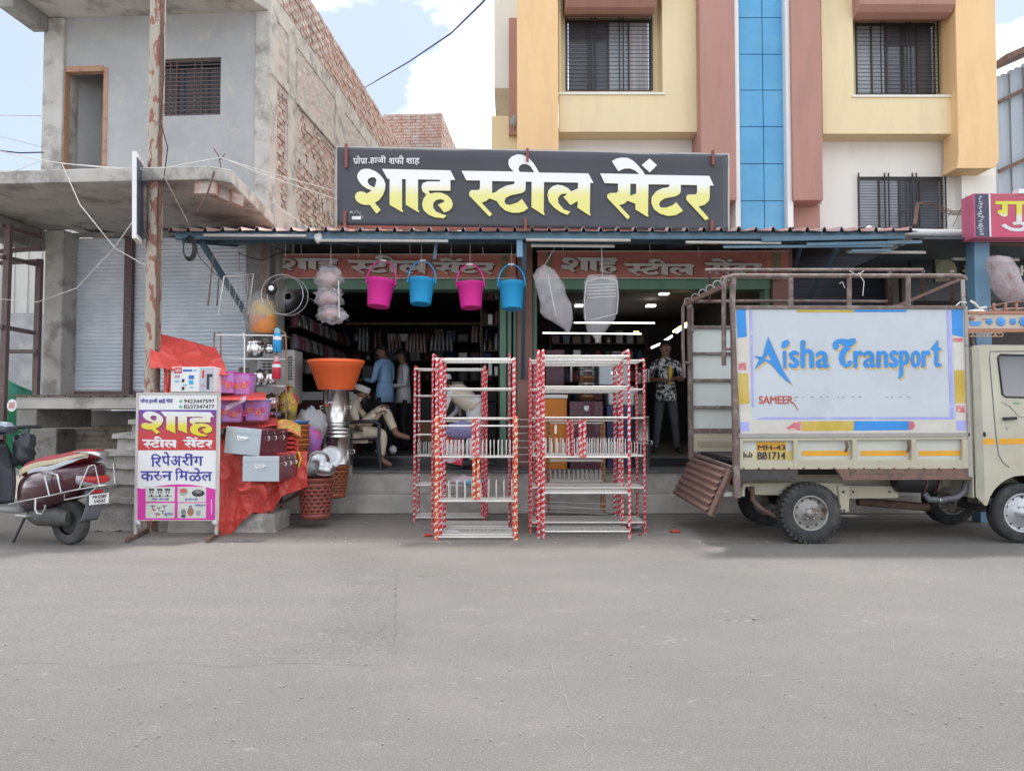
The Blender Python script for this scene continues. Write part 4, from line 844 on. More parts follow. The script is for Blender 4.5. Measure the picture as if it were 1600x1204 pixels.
# ================================================================ people
def skin_body(name, parent, J, E_, mats, bonemat, sub=2):
    names = list(J); me = bpy.data.meshes.new(name)
    me.from_pydata([J[n][0] for n in names], [(names.index(a), names.index(b)) for a, b in E_], [])
    o = bpy.data.objects.new(name, me); COL.objects.link(o)
    o.modifiers.new('skin', 'SKIN'); sv = me.skin_vertices[0].data
    for i, n in enumerate(names):
        r = J[n][1]; sv[i].radius = (r, r) if not isinstance(r, tuple) else r; sv[i].use_root = (i == 0)
    s = o.modifiers.new('sub', 'SUBSURF'); s.levels = sub
    bpy.context.view_layer.update(); dg = bpy.context.evaluated_depsgraph_get(); m2 = bpy.data.meshes.new_from_object(o.evaluated_get(dg))
    bpy.data.objects.remove(o); bpy.data.meshes.remove(me)
    for m in mats: m2.materials.append(m)
    segs = [(Vector(J[a][0]), Vector(J[b][0]), bonemat(a, b), max(J[a][1] if not isinstance(J[a][1], tuple) else J[a][1][0], .03)) for a, b in E_]
    for p in m2.polygons:
        c = p.center; best = 1e9; k = 0
        for a, b, mi, r in segs:
            d = b - a; t = max(0, min(1, (c - a).dot(d) / max(d.length_squared, 1e-9))); q = (c - (a + d * t)).length / r
            if q < best: best = q; k = mi(t) if callable(mi) else mi
        p.material_index = k; p.use_smooth = True
    b = bpy.data.objects.new(name, m2); COL.objects.link(b); b.parent = parent; return b
def hand(parent, w, d, up, m, curl=.5, side=1):
    """palm, four bent fingers and a thumb; w wrist, d pointing direction, up = back of the hand"""
    d = Vector(d).normalized(); up = Vector(up).normalized(); s = d.cross(up).normalized() * side; w = Vector(w); q = MB()
    q.blob(w + d * .045, (.04, .04, .04), 8, 6, 0, m=0, M=Matrix((tuple(s * .95) + (0,), tuple(up * .35) + (0,), tuple(d * 1.1) + (0,), (0, 0, 0, 1))).transposed())
    for i, L in enumerate((.068, .076, .072, .056)):
        b = w + d * .082 + s * (.028 - .019 * i); f1 = b + (d * math.cos(curl * .5) - up * math.sin(curl * .5)) * L * .45; f2 = f1 + (d * math.cos(curl * 1.6) - up * math.sin(curl * 1.6)) * L * .3; f3 = f2 + (d * math.cos(curl * 2.6) - up * math.sin(curl * 2.6)) * L * .25
        q.tube([b - d * .02, b, f1, f2, f3], [.009, .0095, .009, .008, .006], 6)
    b = w + d * .03 + s * .03; q.tube([b, b + s * .025 + d * .02 - up * .008, b + s * .032 + d * .048 - up * .02], [.012, .011, .008], 6)
    q.build('hand', m, parent, local=True)
def head_bits(parent, c, f, up, m_s, hair=True, beard=False, cap=None, capm=None, r=.1):
    """c head centre, f facing direction"""
    f = Vector(f).normalized(); up = Vector(up).normalized(); s = f.cross(up).normalized(); up = s.cross(f).normalized(); c = Vector(c)
    B = Matrix((tuple(s) + (0,), tuple(f) + (0,), tuple(up) + (0,), (0, 0, 0, 1))).transposed()
    at = lambda x, y, z: c + s * x + f * y + up * z
    q = MB(); q.tube([at(0, .085, .02), at(0, .108, -.018), at(0, .09, -.028)], [.008, .015, .01], 6); q.build('nose', m_s, parent, local=True)
    for k in (-1, 1):
        MB().blob(at(.078 * k, -.005, -.005), (.012, .02, .032), 8, 6, 0, M=B.to_3x3().to_4x4()).build('ear', m_s, parent, local=True)
        q = MB().blob(at(.03 * k, .084, .012), (.013, .006, .008), 8, 6, 0, M=B.to_3x3().to_4x4()); q.build('eye', m_white, parent, local=True)
        q = MB().blob(at(.03 * k, .089, .012), (.005, .003, .006), 6, 4, 0, M=B.to_3x3().to_4x4()); q.bar(at(.018 * k, .088, .03), at(.045 * k, .08, .031), .005); q.build('brow', m_hair, parent, local=True)
    MB().blob(at(0, .088, -.045), (.022, .008, .006), 8, 4, 0, M=B.to_3x3().to_4x4()).build('mouth', mat('lip', (.16, .06, .05), .5), parent, local=True)
    if hair:
        q = MB(); q.grid(lambda u, v: at(*(lambda th, ph: (.088 * math.sin(th) * math.cos(ph), -.014 + .104 * math.sin(th) * math.sin(ph), .02 + .108 * math.cos(th)))(v * (1.15 + .75 * (.5 - .5 * math.sin(2 * math.pi * u))), 2 * math.pi * u)), 18, 8)
        q.build('hair', m_hair, parent, local=True, solid=.006)
    if beard:
        q = MB(); q.blob(at(0, .045, -.085), (.058, .055, .06), 12, 8, .25, fr=4, M=B.to_3x3().to_4x4()); q.blob(at(0, .092, -.035), (.03, .008, .006), 8, 5, 0, M=B.to_3x3().to_4x4()); q.build('beard', m_hair, parent, local=True)
    if cap:
        Mx = Matrix.Translation(at(0, -.012, .045)) @ B @ Matrix.Rotation(R(-8), 4, 'X')
        MB().lathe([(.098, 0), (.101, .02), (.1, .062), (.094, .074), (.06, .08), (.001, .082)], 20, M=Mx, cap=(True, False), sy=1.1).build('skullcap', capm, parent, local=True)
def stand(name_lab, loc, rz, top_m, leg_m, arms, h=1.7, lean=0, bits=None, headf=(0, 1, 0), headdown=0, group='people at the shop', shoe=m_black, sleeve='long', belly=1.0, coat=.0, stance=.1):
    """standing figure facing local +Y"""
    t = T('person', name_lab, 'person', loc, rz, group); k = h / 1.7
    def V3(x, y, z):
        if z > .95 and y != 'r': d = z - .95; return (x * k, (y * math.cos(lean) + d * math.sin(lean)) * k, (.95 + d * math.cos(lean) - y * math.sin(lean)) * k)
        return (x * k, y * k, z * k)
    W3 = lambda x, y, z: (x * k, y * k, z * k)
    ln = lambda z: 0
    J = {'pelvis': (V3(0, 0, .93), .125 * k), 'belly': (V3(0, ln(1.1), 1.08), .125 * k * belly), 'chest': (V3(0, ln(1.28), 1.27), .14 * k), 'upchest': (V3(0, ln(1.4), 1.38), .105 * k), 'neck': (V3(0, ln(1.48), 1.475), .055 * k),
         'head0': (V3(0, ln(1.52) + .02 + headdown * .03, 1.545 - headdown * .01), .07 * k), 'head1': (V3(0, ln(1.6) + .015 + headdown * .05, 1.62 - headdown * .02), .092 * k), 'head2': (V3(0, ln(1.66) + headdown * .05, 1.668 - headdown * .03), .062 * k)}
    E_ = [('pelvis', 'belly'), ('belly', 'chest'), ('chest', 'upchest'), ('upchest', 'neck'), ('neck', 'head0'), ('head0', 'head1'), ('head1', 'head2')]
    for s, sd in ((-1, 'l'), (1, 'r')):
        J['hip' + sd] = (V3(.09 * s, 0, .86), .09 * k); J['knee' + sd] = (V3((.09 + stance * .3) * s, .02, .48), .066 * k); J['shin' + sd] = (V3((.09 + stance * .5) * s, 0, .26), .058 * k); J['ankle' + sd] = (V3((.09 + stance * .6) * s, -.02, .08), .05 * k); J['toe' + sd] = (V3((.1 + stance * .9) * s, .14, .035), .034 * k)
        E_ += [('pelvis', 'hip' + sd), ('hip' + sd, 'knee' + sd), ('knee' + sd, 'shin' + sd), ('shin' + sd, 'ankle' + sd), ('ankle' + sd, 'toe' + sd)]
        el, wr = arms[0 if s < 0 else 1]
        J['sh' + sd] = (V3(.185 * s, ln(1.38), 1.37), .062 * k); J['elb' + sd] = (W3(*el), .045 * k); J['wr' + sd] = (W3(*wr), .03 * k)
        E_ += [('upchest', 'sh' + sd), ('sh' + sd, 'elb' + sd), ('elb' + sd, 'wr' + sd)]
    def bm(a, b):
        if b[:4] in ('knee', 'shin', 'ankl') : return 1
        if b[:3] == 'toe': return 3
        if b in ('hipl', 'hipr'): return 1
        if a in ('neck', 'head0', 'head1'): return 2
        if (a, b) == ('upchest', 'neck'): return lambda t_: 0 if t_ < .6 else 2
        if b[:2] == 'wr': return (lambda t_: 0 if t_ < .88 else 2) if sleeve == 'long' else (lambda t_: 2)
        if b[:3] == 'elb': return 0 if sleeve == 'long' else (lambda t_: 0 if t_ < .8 else 2)
        if (a, b) == ('pelvis', 'belly'): return 0
        return 0
    skin_body('body', t, J, E_, [top_m, leg_m, m_skin, shoe], bm)
    # the shirt hem hangs over the trousers
    MB().lathe([(.158 * k, (.80 - coat) * k), (.155 * k, .9 * k), (.14 * k * belly, 1.05 * k), (.13 * k, 1.1 * k)], 20, cap=(False, False), sy=.86, sx=1.03).build('shirt_hem', top_m, t, local=True, solid=.006)
    MB().lathe([(.066 * k, 0), (.06 * k, .03), (.058 * k, .045)], 14, c=V3(0, ln(1.45) + .003, 1.425), cap=(False, False)).build('collar', top_m, t, local=True, solid=.008)
    for s, (el, wr) in zip((-1, 1), arms):
        a = Vector(W3(*el)); b = Vector(W3(*wr)); hand(t, b, b - a, (0, 0, 1) if abs((b - a).normalized().z) < .8 else (0, 1, 0), m_skin, .6, s)
    hf = Vector(headf); head_bits(t, V3(0, ln(1.6) + .012 + headdown * .045, 1.61 - headdown * .015), hf + Vector((0, 0, -.25 * headdown)), Vector((0, 0, 1)) + hf * .25 * headdown, m_skin, **(bits or {}))
    return t
m_sky = mat('sky_blue_shirt', (.30, .50, .76), .8, var=.12, bump=1, bscale=7)
m_wsh = mat('white_shirt', (.70, .69, .72), .8, var=.1, bump=1, bscale=7)
m_btr = mat('black_trousers', (.02, .02, .024), .8)
m_beige = mat('beige_kurta', (.70, .60, .47), .85, var=.12, bump=1, bscale=7)
m_cap = mat('white_knit_cap', (.62, .60, .60), .85, var=.06, bump=.2, bscale=90)
m_jean = mat('washed_black_jeans', (.075, .08, .09), .85, var=.3, scale=6)
# floral shirt: black and white blotches
m_flor = mat('black_white_print_shirt', (.03, .03, .032), .8, var=.2, col2=(.60, .60, .60), lo=.50, hi=.515, cscale=22)
z_in = ZI
p1 = stand('man in light blue shirt and black trousers standing back in the left shop', (P(601, 700, 12.3).x, 12.3, z_in), R(65), m_sky, m_btr, [((-.24, .06, 1.10), (-.12, .30, 1.14)), ((.25, .05, 1.1), (.10, .30, 1.2))], 1.72, lean=.03, headdown=1, coat=.02)
p2 = stand('man in white shirt standing just behind the man in light blue', (P(629, 700, 12.7).x, 12.75, z_in), R(110), m_wsh, m_btr, [((-.26, .03, 1.10), (-.10, .22, 1.08)), ((.26, .03, 1.1), (.12, .26, 1.12))], 1.66, headdown=.6)
p3 = stand('man in black and white print shirt holding a yellow bottle in the right shop', (P(1041, 712, 11.6).x, 11.6, z_in), R(180), m_flor, m_jean, [((-.25, .04, 1.12), (-.10, .26, 1.14)), ((.25, .04, 1.12), (.07, .27, 1.12))], 1.68, sleeve='short', stance=.12)
bt = MB().lathe([(.032, 0), (.034, .02), (.034, .08), (.026, .11), (.034, .15), (.036, .2), (.03, .23), (.014, .27), (.014, .30)], 18, c=(p3.location.x + .01, 11.33, z_in + 1.03), cap=(True, True)); bt.build('bottle', mat('yellow_drink', (.55, .40, .05), .3), label='yellow drink bottle held by the man in the print shirt', cat='bottle')
p4 = stand('man in white cap, pale kurta and beige waistcoat bending behind the left rack', (P(742, 728, 10.55).x, 10.6, ZP), R(70), m_wsh, m_wsh, [((-.24, .42, .90), (-.12, .55, .70)), ((.26, .42, .90), (.12, .56, .72))], 1.5, lean=.92, headdown=.6, bits=dict(hair=True, cap=True, capm=m_cap, beard=True), coat=.25)
MB().lathe([(.165, .9), (.16, 1.05), (.175, 1.2), (.175, 1.32), (.12, 1.41), (.07, 1.44)], 18, M=Matrix.Scale(1.5 / 1.7, 4) @ Matrix.Translation((0, 0, .95)) @ Matrix.Rotation(-.92, 4, 'X') @ Matrix.Translation((0, 0, -.95)), cap=(False, False), sy=.9).build('waistcoat', m_beige, p4, local=True, solid=.012)
# seated man on a plastic chair, in profile, facing right
ch = T('plastic_chair', 'dark grey plastic armchair on the porch beside the steel drums', 'chair', (P(568, 731, 10.55).x, 10.6, ZP), R(-90))
m_pl = mat('dark_grey_plastic', (.045, .045, .055), .45, var=.1)
# chair faces local +Y (right in the picture)
sx_, sy_ = .27, .25
MB().grid(lambda u, v: (-.24 + .48 * u, -.22 + .46 * v, .40 - .03 * math.sin(math.pi * u) + .02 * v), 8, 8).build('seat', m_pl, ch, local=True, solid=.02)
MB().grid(lambda u, v: (-.23 + .46 * u, -.24 - .10 * v - .03 * math.sin(math.pi * u), .42 + .46 * v - .04 * abs(2 * u - 1) ** 3 * v), 8, 8).build('backrest', m_pl, ch, local=True, solid=.02)
for s in (-1, 1):
    MB().tube([(.25 * s, -.27, .62), (.27 * s, 0, .645), (.27 * s, .2, .64), (.26 * s, .25, .6), (.25 * s, .24, .4)], [.02, .026, .026, .024, .02], 8).build('armrest', m_pl, ch, local=True)
    MB().tube([(.23 * s, .22, .42), (.255 * s, .27, .0)], [.035, .02], 8).build('leg', m_pl, ch, local=True); MB().tube([(.22 * s, -.2, .42), (.25 * s, -.31, .0)], [.035, .02], 8).build('leg', m_pl, ch, local=True)
sm = T('person', 'seated man in white cap and beige kurta looking down with one leg raised', 'person', (P(556, 731, 10.55).x + .01, 10.6, ZP), R(-90), 'people at the shop')
J = {'pelvis': ((0, -.06, .53), .125), 'belly': ((0, -.10, .64), .13), 'chest': ((0, -.10, .75), .14), 'upchest': ((0, -.05, .84), .105), 'neck': ((0, .0, .915), .052), 'head0': ((0, .05, .955), .064), 'head1': ((0, .055, 1.02), .09), 'head2': ((0, .04, 1.065), .06),
     'hipl': ((.10, -.02, .52), .10), 'kneel': ((.13, .34, .84), .085), 'anklel': ((.08, .52, .46), .05), 'toel': ((.06, .72, .41), .034),
     'hipr': ((-.10, -.02, .50), .10), 'kneer': ((-.14, .38, .48), .085), 'ankler': ((-.14, .34, .12), .05), 'toer': ((-.15, .5, .045), .034),
     'shl': ((.17, -.05, .83), .06), 'elbl': ((.22, .10, .66), .046), 'wrl': ((.12, .30, .84), .03), 'shr': ((-.17, -.05, .83), .064), 'elbr': ((-.21, .05, .60), .052), 'wrr': ((-.10, .30, .76), .032)}
E_ = [('pelvis', 'belly'), ('belly', 'chest'), ('chest', 'upchest'), ('upchest', 'neck'), ('neck', 'head0'), ('head0', 'head1'), ('head1', 'head2'), ('pelvis', 'hipl'), ('hipl', 'kneel'), ('kneel', 'anklel'), ('anklel', 'toel'), ('pelvis', 'hipr'), ('hipr', 'kneer'), ('kneer', 'ankler'), ('ankler', 'toer'), ('upchest', 'shl'), ('shl', 'elbl'), ('elbl', 'wrl'), ('upchest', 'shr'), ('shr', 'elbr'), ('elbr', 'wrr')]
J = {k_: ((-v_[0][0], v_[0][1], v_[0][2]), v_[1]) for k_, v_ in J.items()}   # raised leg on the far side of the chair arm
def bm2(a, b):
    if b[:3] == 'toe': return 1
    if b[:4] == 'ankl': return lambda t_: 0 if t_ < .8 else 1
    if a in ('neck', 'head0', 'head1'): return 1
    if b[:2] == 'wr': return lambda t_: 0 if t_ < .85 else 1
    return 0
skin_body('body', sm, J, E_, [m_beige, m_skin], bm2)
hand(sm, (-.12, .30, .84), (.1, .2, .05), (0, 0, 1), m_skin, .8, 1); hand(sm, (.10, .30, .76), (-.1, .2, .08), (0, 0, 1), m_skin, .8, -1)
head_bits(sm, (0, .055, 1.01), (0, 1, -.22), (0, .22, 1), m_skin, beard=True, cap=True, capm=m_cap)
q = MB().grid(lambda u, v: (-.2 + .4 * u, -.16 + .34 * v - .05 * (1 - v), .50 - .16 * abs(2 * u - 1) ** 4 + .01 * math.sin(u * 20)), 12, 6); q.build('kurta_skirt', m_beige, sm, local=True, solid=.01)
MB().blob((.0, .42, .06), (.05, .1, .04), 10, 6, 0).build('loose_sandal', m_black, sm, local=True) if False else None
# ================================================================ dish racks bound with ribbon
m_rw = stripes('red_white_ribbon', (.60, .02, .035), (.72, .66, .64), 60); m_ry = stripes('red_yellow_ribbon', (.62, .05, .02), (.72, .62, .22), 55, (.75, .70, .6)); m_rr = stripes('deep_red_ribbon', (.55, .015, .03), (.66, .4, .4), 66); m_og = stripes('orange_green_ribbon', (.40, .1, .03), (.36, .34, .2), 60)
m_shelf = mat('shelf_wire', (.70, .68, .62), .45, .2, var=.08)
RG = 'steel dish racks bound in ribbon before the steps'
def rack(lab, px0, px1, Y, zt_, zs, rib, depth=.36, rib2=None, spikes=(), post=.0155, plates=(), rz=0, bundle=1, wires=7, foot=.0, single=False):
    x0_, x1_ = P(px0, 700, Y).x, P(px1, 700, Y).x; w = x1_ - x0_
    t = T('dish_rack', lab, 'rack', (x0_, Y, 0), rz, RG)
    rg = random.Random(int(px0 * 7 + Y * 100))
    for i, x in enumerate((0, w)):
        for b_ in range(bundle if i == 0 else 1):
            o_ = (-.035 * b_ - .012 * (b_ > 0), .03 * b_)
            pts = [(x + o_[0], o_[1], foot), (x + o_[0] + rg.uniform(-.005, .005), o_[1], zt_ * .5), (x + o_[0], o_[1], zt_ - .05), (x + o_[0], o_[1] + .03, zt_ - .008), (x + o_[0], o_[1] + .06, zt_), (x + o_[0], depth - .06, zt_), (x + o_[0], depth - .02, zt_ - .012), (x + o_[0], depth, zt_ - .05), (x + o_[0] + rg.uniform(-.005, .005), depth, zt_ * .5), (x + o_[0], depth, foot)]
            P_ = []
            for a, b in zip(pts[:-1], pts[1:]):
                a, b = Vector(a), Vector(b); k = max(1, int((b - a).length / .05))
                for j in range(k): P_.append(a.lerp(b, j / k))
            P_.append(Vector(pts[-1]))
            rr = [post * (1 + .18 * mnoise.noise(Vector((x * 9 + b_, q_.z * 22, q_.y * 9)))) for q_ in P_]
            MB().tube(P_, rr, 8).build('side_frame', rib if not (rib2 and i) else rib2, t, local=True)
            MB().box(x + o_[0] - .006, x + o_[0] + .006, o_[1] - .006, o_[1] + .006, 0, .05).build('foot', m_wire, t, local=True)
    for z in zs:
        q = MB(); q.tube([(0, 0, z), (w, 0, z)], .009, 6); q.tube([(0, depth, z), (w, depth, z)], .007, 6); q.tube([(0, 0, z), (0, depth, z)], .006, 6); q.tube([(w, 0, z), (w, depth, z)], .006, 6)
        if z in plates: q.box(.01, w - .01, .01, depth - .01, z - .002, z + .002)
        else:
            for k in range(1, wires): y = depth * k / wires; q.box(0, w, y - .0025, y + .0025, z - .0025, z + .0025)
            for k in range(1, 16): x = w * k / 16; q.box(x - .0015, x + .0015, 0, depth, z - .007, z - .004)
        q.build('shelf', m_shelf, t, local=True)
    for (z, hgt, n_) in spikes:
        q = MB()
        for row in (.05, depth * .5, depth - .05):
            for k in range(n_):
                x = w * (k + .5) / n_ + rg.uniform(-.004, .004); q.tube([(x, row, z), (x + rg.uniform(-.003, .003), row, z + hgt * .93), (x, row + .004, z + hgt)], .0042 if hgt > .12 else .0032, 5)
        q.build('plate_holder', m_wire, t, local=True, kind='stuff')
    return t
z_ = lambda py, Y: G.hit(800, py, Y)[1]
YA = 7.95
rack('front left dish rack with red and white ribbon, tallest of the left cluster', 689, 803, YA, z_(560, YA), [z_(562, YA), z_(607, YA), z_(653, YA), .04], m_rw, depth=.45, bundle=2, post=.0175)
rack('short dish rack in red and yellow ribbon standing low in the left cluster', 682, 806, YA - .09, z_(652, YA - .09), [z_(665, YA), z_(713, YA), z_(781, YA), .03], m_ry, depth=.30, spikes=((z_(713, YA), .17, 20), (z_(781, YA), .20, 10)), post=.021)
rack('dish rack behind the left cluster with plain red white ribbon at far left', 648, 757, 9.2, z_(572, 9.2), [z_(576, 9.2), z_(618, 9.2), z_(658, 9.2), z_(679, 9.2), z_(712, 9.2), z_(758, 9.2), .05], m_rw, depth=.4, spikes=((z_(712, 9.2), .16, 13),), post=.015)
rack('tall thin dish rack directly behind the front left rack', 676, 796, 8.45, z_(553, 8.45), [z_(560, 8.45), z_(608, 8.45), z_(655, 8.45), .05], m_rr, depth=.4, post=.013)
rack('front right dish rack with red ribbon, plate spikes and mesh shelves', 849, 983, YA, z_(547, YA), [z_(556, YA), z_(604, YA), z_(652, YA), z_(714, YA), z_(770, YA), z_(830, YA)], m_rw, depth=.5, spikes=((z_(714, YA), .19, 15),), bundle=2)
rack('wide dish rack with rounded ribbon top at the right of the racks', 829, 1007, 8.3, z_(560, 8.3), [z_(563, 8.3), z_(608, 8.3), z_(653, 8.3), z_(712, 8.3), z_(762, 8.3), z_(816, 8.3)], m_rr, depth=.5, post=.014, plates=(z_(762, 8.3), z_(816, 8.3)), wires=7, spikes=((z_(712, 8.3), .14, 18),))
rack('third dish rack inside the right cluster with thick red ribbon posts', 838, 968, 8.85, z_(562, 8.85), [z_(568, 8.85), z_(612, 8.85), z_(657, 8.85), z_(714, 8.85)], m_rw, depth=.4, post=.021)
rack('low rear dish rack with worn orange and green ribbon, right cluster', 858, 944, 9.35, z_(655, 9.35), [z_(661, 9.35), z_(720, 9.35), z_(752, 9.35)], m_og, depth=.3, spikes=((z_(752, 9.35), .13, 12),), foot=.08)
# short wrapped divider posts on the spiked shelves
def divider(lab, px, y0, y1, Y, m_):
    a = P(px, y0, Y); b = P(px, y1, Y); k = 8; t = T('ribbon_divider', lab, 'divider', b, group='ribbon wrapped dividers on the racks')
    for dx in (-.022, .022): MB().tube([Vector((a.x + dx, Y, a.z + (b.z - a.z) * i / k)) for i in range(k + 1)], [.017 * (1 + .2 * math.sin(i * 2.3 + dx * 99)) for i in range(k + 1)], 8).build('post', m_, t)
divider('red ribbon divider on the upper spiked shelf of the left cluster', 743, 654, 712, 7.84, m_rw); divider('red yellow ribbon divider on the lower shelf of the left cluster', 744, 714, 780, 7.82, m_ry)
divider('thick red ribbon divider left of centre in the right cluster', 891, 655, 712, 8.1, m_rr); divider('red ribbon divider in the centre of the right cluster', 910, 655, 714, 7.92, m_rw)
divider('pair of red ribbon posts right of the orange cabinet', 757, 578, 806, 8.95, m_rr)
# scraps and litter at the feet
rg = random.Random(4)
def scrap(lab, px, py, s_, m_, Y=None, cat='litter', group='plastic scraps around the racks'):
    Y = Y or Yg(py); q = MB().blob((P(px, py, Y).x, Y, max(.012, s_ * .3)), (s_, s_ * .7, s_ * .35), 9, 6, .9, rg.randint(0, 99), 3.2); q.build('plastic_scrap', m_, label=lab, cat=cat, group=group)
m_film = mat('crumpled_film', (.62, .60, .60), .3, var=.1, alpha=.85); m_scrap = mat('red_scrap', (.5, .05, .03), .4)
scrap('white crumpled plastic on the bottom left shelf corner', 706, 815, .09, m_film, 8.2); scrap('white crumpled plastic at the right foot of the left cluster', 798, 806, .07, m_film, 8.4)
scrap('white torn plastic scrap at the right rack foot', 992, 826, .07, m_film); scrap('pinkish plastic by the left foot of the right cluster', 838, 812, .06, m_film, 8.7)
scrap('small white scrap lying behind the right rack', 912, 806, .05, m_film, 8.9); scrap('red ribbon scrap lying by the left rack foot', 668, 838, .05, m_scrap)
scrap('small red scrap on the ground left of the truck tailgate', 1055, 832, .05, m_scrap); scrap('tiny red scrap on the ground beside the right rack', 1000, 836, .02, m_scrap)
q = MB().blob(P(725, 750, 8.1), (.17, .08, .05), 14, 8, .6, 3, 3); q.build('plastic_bundle', mat('blue_pink_film', (.42, .30, .32), .3, col2=(.16, .36, .50), cscale=9, lo=.48, hi=.55), label='bundle of blue and pink film on the low left rack', cat='bundle')
q = MB().blob(P(722, 672, 8.9), (.20, .12, .10), 14, 8, .3, 6, 2); q.build('violet_bag', mat('violet_bag', (.28, .28, .50), .5), label='violet bag hanging behind the upper spiked shelf', cat='bag')
q = MB().ext([(P(x, y, 9.0).x, P(x, y, 9.0).z) for x, y in ((692, 676), (722, 668), (726, 700), (722, 727), (700, 722), (688, 712))], 8.96, 9.04); q.build('red_white_bag', mat('red_white_bag', (.55, .45, .5), .5, col2=(.55, .03, .05), cscale=7, lo=.5, hi=.52), label='red and white shopping bag seen through the left racks', cat='bag')
# ground litter of dry leaves and paper by the steps: nobody could count it
q = MB()
for k in range(900):
    px = rg.uniform(140, 232) if k < 230 else rg.uniform(100, 1400); Y = rg.uniform(8.35, 8.72) if k < 230 else 7.5 + 2.35 * rg.random() ** 1.3
    x = (px - 800) / F * Y; s_ = rg.uniform(.006, .022) * (1 if k < 230 else .6); a_ = rg.uniform(0, 6.28); z0 = .006 + rg.uniform(0, .01)
    c_, n_ = math.cos(a_) * s_, math.sin(a_) * s_
    q.add([(x - c_, Y - n_, z0), (x + n_, Y - c_, z0 + rg.uniform(0, s_ * .6)), (x + c_, Y + n_, z0), (x - n_, Y + c_, z0 + rg.uniform(0, s_ * .6))], [(0, 1, 2, 3)], k % 3)
q.build('litter', [mat('dry_leaf', (.2, .14, .08), .9), mat('paper_bit', (.5, .48, .45), .9), mat('pebble', (.24, .22, .2), .9)], label='dry leaves and paper bits scattered along the foot of the steps', kind='stuff')
q = MB()
for k in range(900):
    Y = 3.0 + 5 * rg.random() ** 1.2; x = rg.uniform(-1, 1) * Y * .72; s_ = rg.uniform(.002, .006); q.blob((x, Y, .006), (s_, s_, s_ * .7), 5, 3, .3, k, 3)
q.build('gravel_grit', mat('grit', (.3, .28, .26), .95, rnd=0), label='loose grit lying on the road surface', kind='stuff')
# ================================================================ the stall on the left of the shop
def cloth(name, fn0, m_, lab, nu=30, nv=20, cat='cloth'):
    red = m_ is m_red
    if red: nu, nv = nu * 2, nv * 2
    def fn(u, v):
        p = fn0(u, v)
        if red:
            q = Vector((p.x * 5, p.y * 5, p.z * 5)); a = mnoise.noise(q); b = mnoise.noise(q * 2.3 + Vector((4, 1, 7)))
            p = p + Vector((0, -1, .5)) * (.024 * (1 - abs(a) * 4) * (abs(a) < .25) + .009 * (1 - abs(b) * 5) * (abs(b) < .2) - .012)
        return p
    return MB().grid(fn, nu, nv).build(name, m_, label=lab, cat=cat, solid=.004)
# table under the cloth
tb = T('display_table', 'steel tube display table mostly hidden beneath red cloth', 'table', P(380, 830, 8.7))
tz = P(0, 700, 8.4).z
for (px, Y) in ((345, 8.35), (352, 8.6), (345, 9.3), (440, 9.5)): 
    a = P(px, 700, Y); MB().box(a.x - .015, a.x + .015, Y - .015, Y + .015, 0, .82).build('leg', m_rust, tb)
MB().box(P(345, 700, 8.35).x, P(470, 700, 8.9).x, 8.33, 9.5, .80, .83).build('top', mat('ply', (.3, .2, .12), .8), tb)
MB().bar(P(418, 800, 8.4), P(468, 770, 9.2), .025).build('brace', m_rust, tb)
# red skirt: from table front edge hanging, with folds, ragged lower edge
def skirt(u, v):
    px = 338 + 142 * u; top = 712 + (-8) * u
    bot = [836, 838, 812, 800, 808, 775, 768, 760][min(7, int(u * 7))] * (1 - (u * 7) % 1) + [838, 812, 800, 808, 775, 768, 760, 756][min(7, int(u * 7))] * ((u * 7) % 1)
    py = top + (bot - top) * v; Y = 8.22 + .35 * u - .06 * v * math.sin(u * 17 + v * 2) - .05 * v
    return P(px, py, Y)
cloth('red_cloth', skirt, m_red, 'red satin cloth hanging over the display table front', 70, 26)
cloth('red_cloth', lambda u, v: P(343 + 95 * u, 652 + 62 * v - 8 * math.sin(u * 3), 9.2 - .85 * v + .02 * math.sin(u * 22)), m_red, 'red cloth beneath the grey trunks and behind the advert board', 24, 10)
# folded-over fold in front
cloth('red_cloth', lambda u, v: P(372 + 44 * u, 752 + 14 * v + 6 * math.sin(u * 5 + 1) + 26 * v * (u ** 3), 8.14 - .07 * math.sin(math.pi * v)), m_red, 'rolled fold of red cloth below the lower trunk', 20, 8)
# red tarp canopy at the top
TP = [P(237, 520, 8.5), P(246, 518, 8.7), P(337, 543, 8.9), P(360, 590, 8.6), P(262, 575, 8.15), P(232, 566, 8.2)]
def tarp(u, v):
    a = P(240, 519, 8.7).lerp(P(337, 543, 8.9), u); b = P(233, 568, 8.2).lerp(P(358, 586, 8.5), u); p = a.lerp(b, v); p.z += .04 * math.sin(u * 6 + v * 3) * (v * (1 - v) * 4) - .05 * max(0, v - .85) * 6 * (1 - u); p.y -= .04 * math.sin(u * 8) * v; return p
cloth('red_tarp', tarp, m_red, 'red tarpaulin sloping like a small roof beside the rusty pole', 26, 16, 'tarpaulin')
cloth('red_tarp', lambda u, v: P(256 + 14 * u, 570 + 58 * v, 8.35 + .03 * math.sin(u * 6 + v * 5)), m_red, 'narrow red tarpaulin end hanging left of the appliance box', 8, 14, 'tarpaulin')
cloth('red_tarp', lambda u, v: P(330 + 60 * u, 545 + 40 * v + 10 * u, 8.9 - .3 * v), m_red, 'right corner of the red tarpaulin over the purple baskets', 12, 8, 'tarpaulin') if False else None
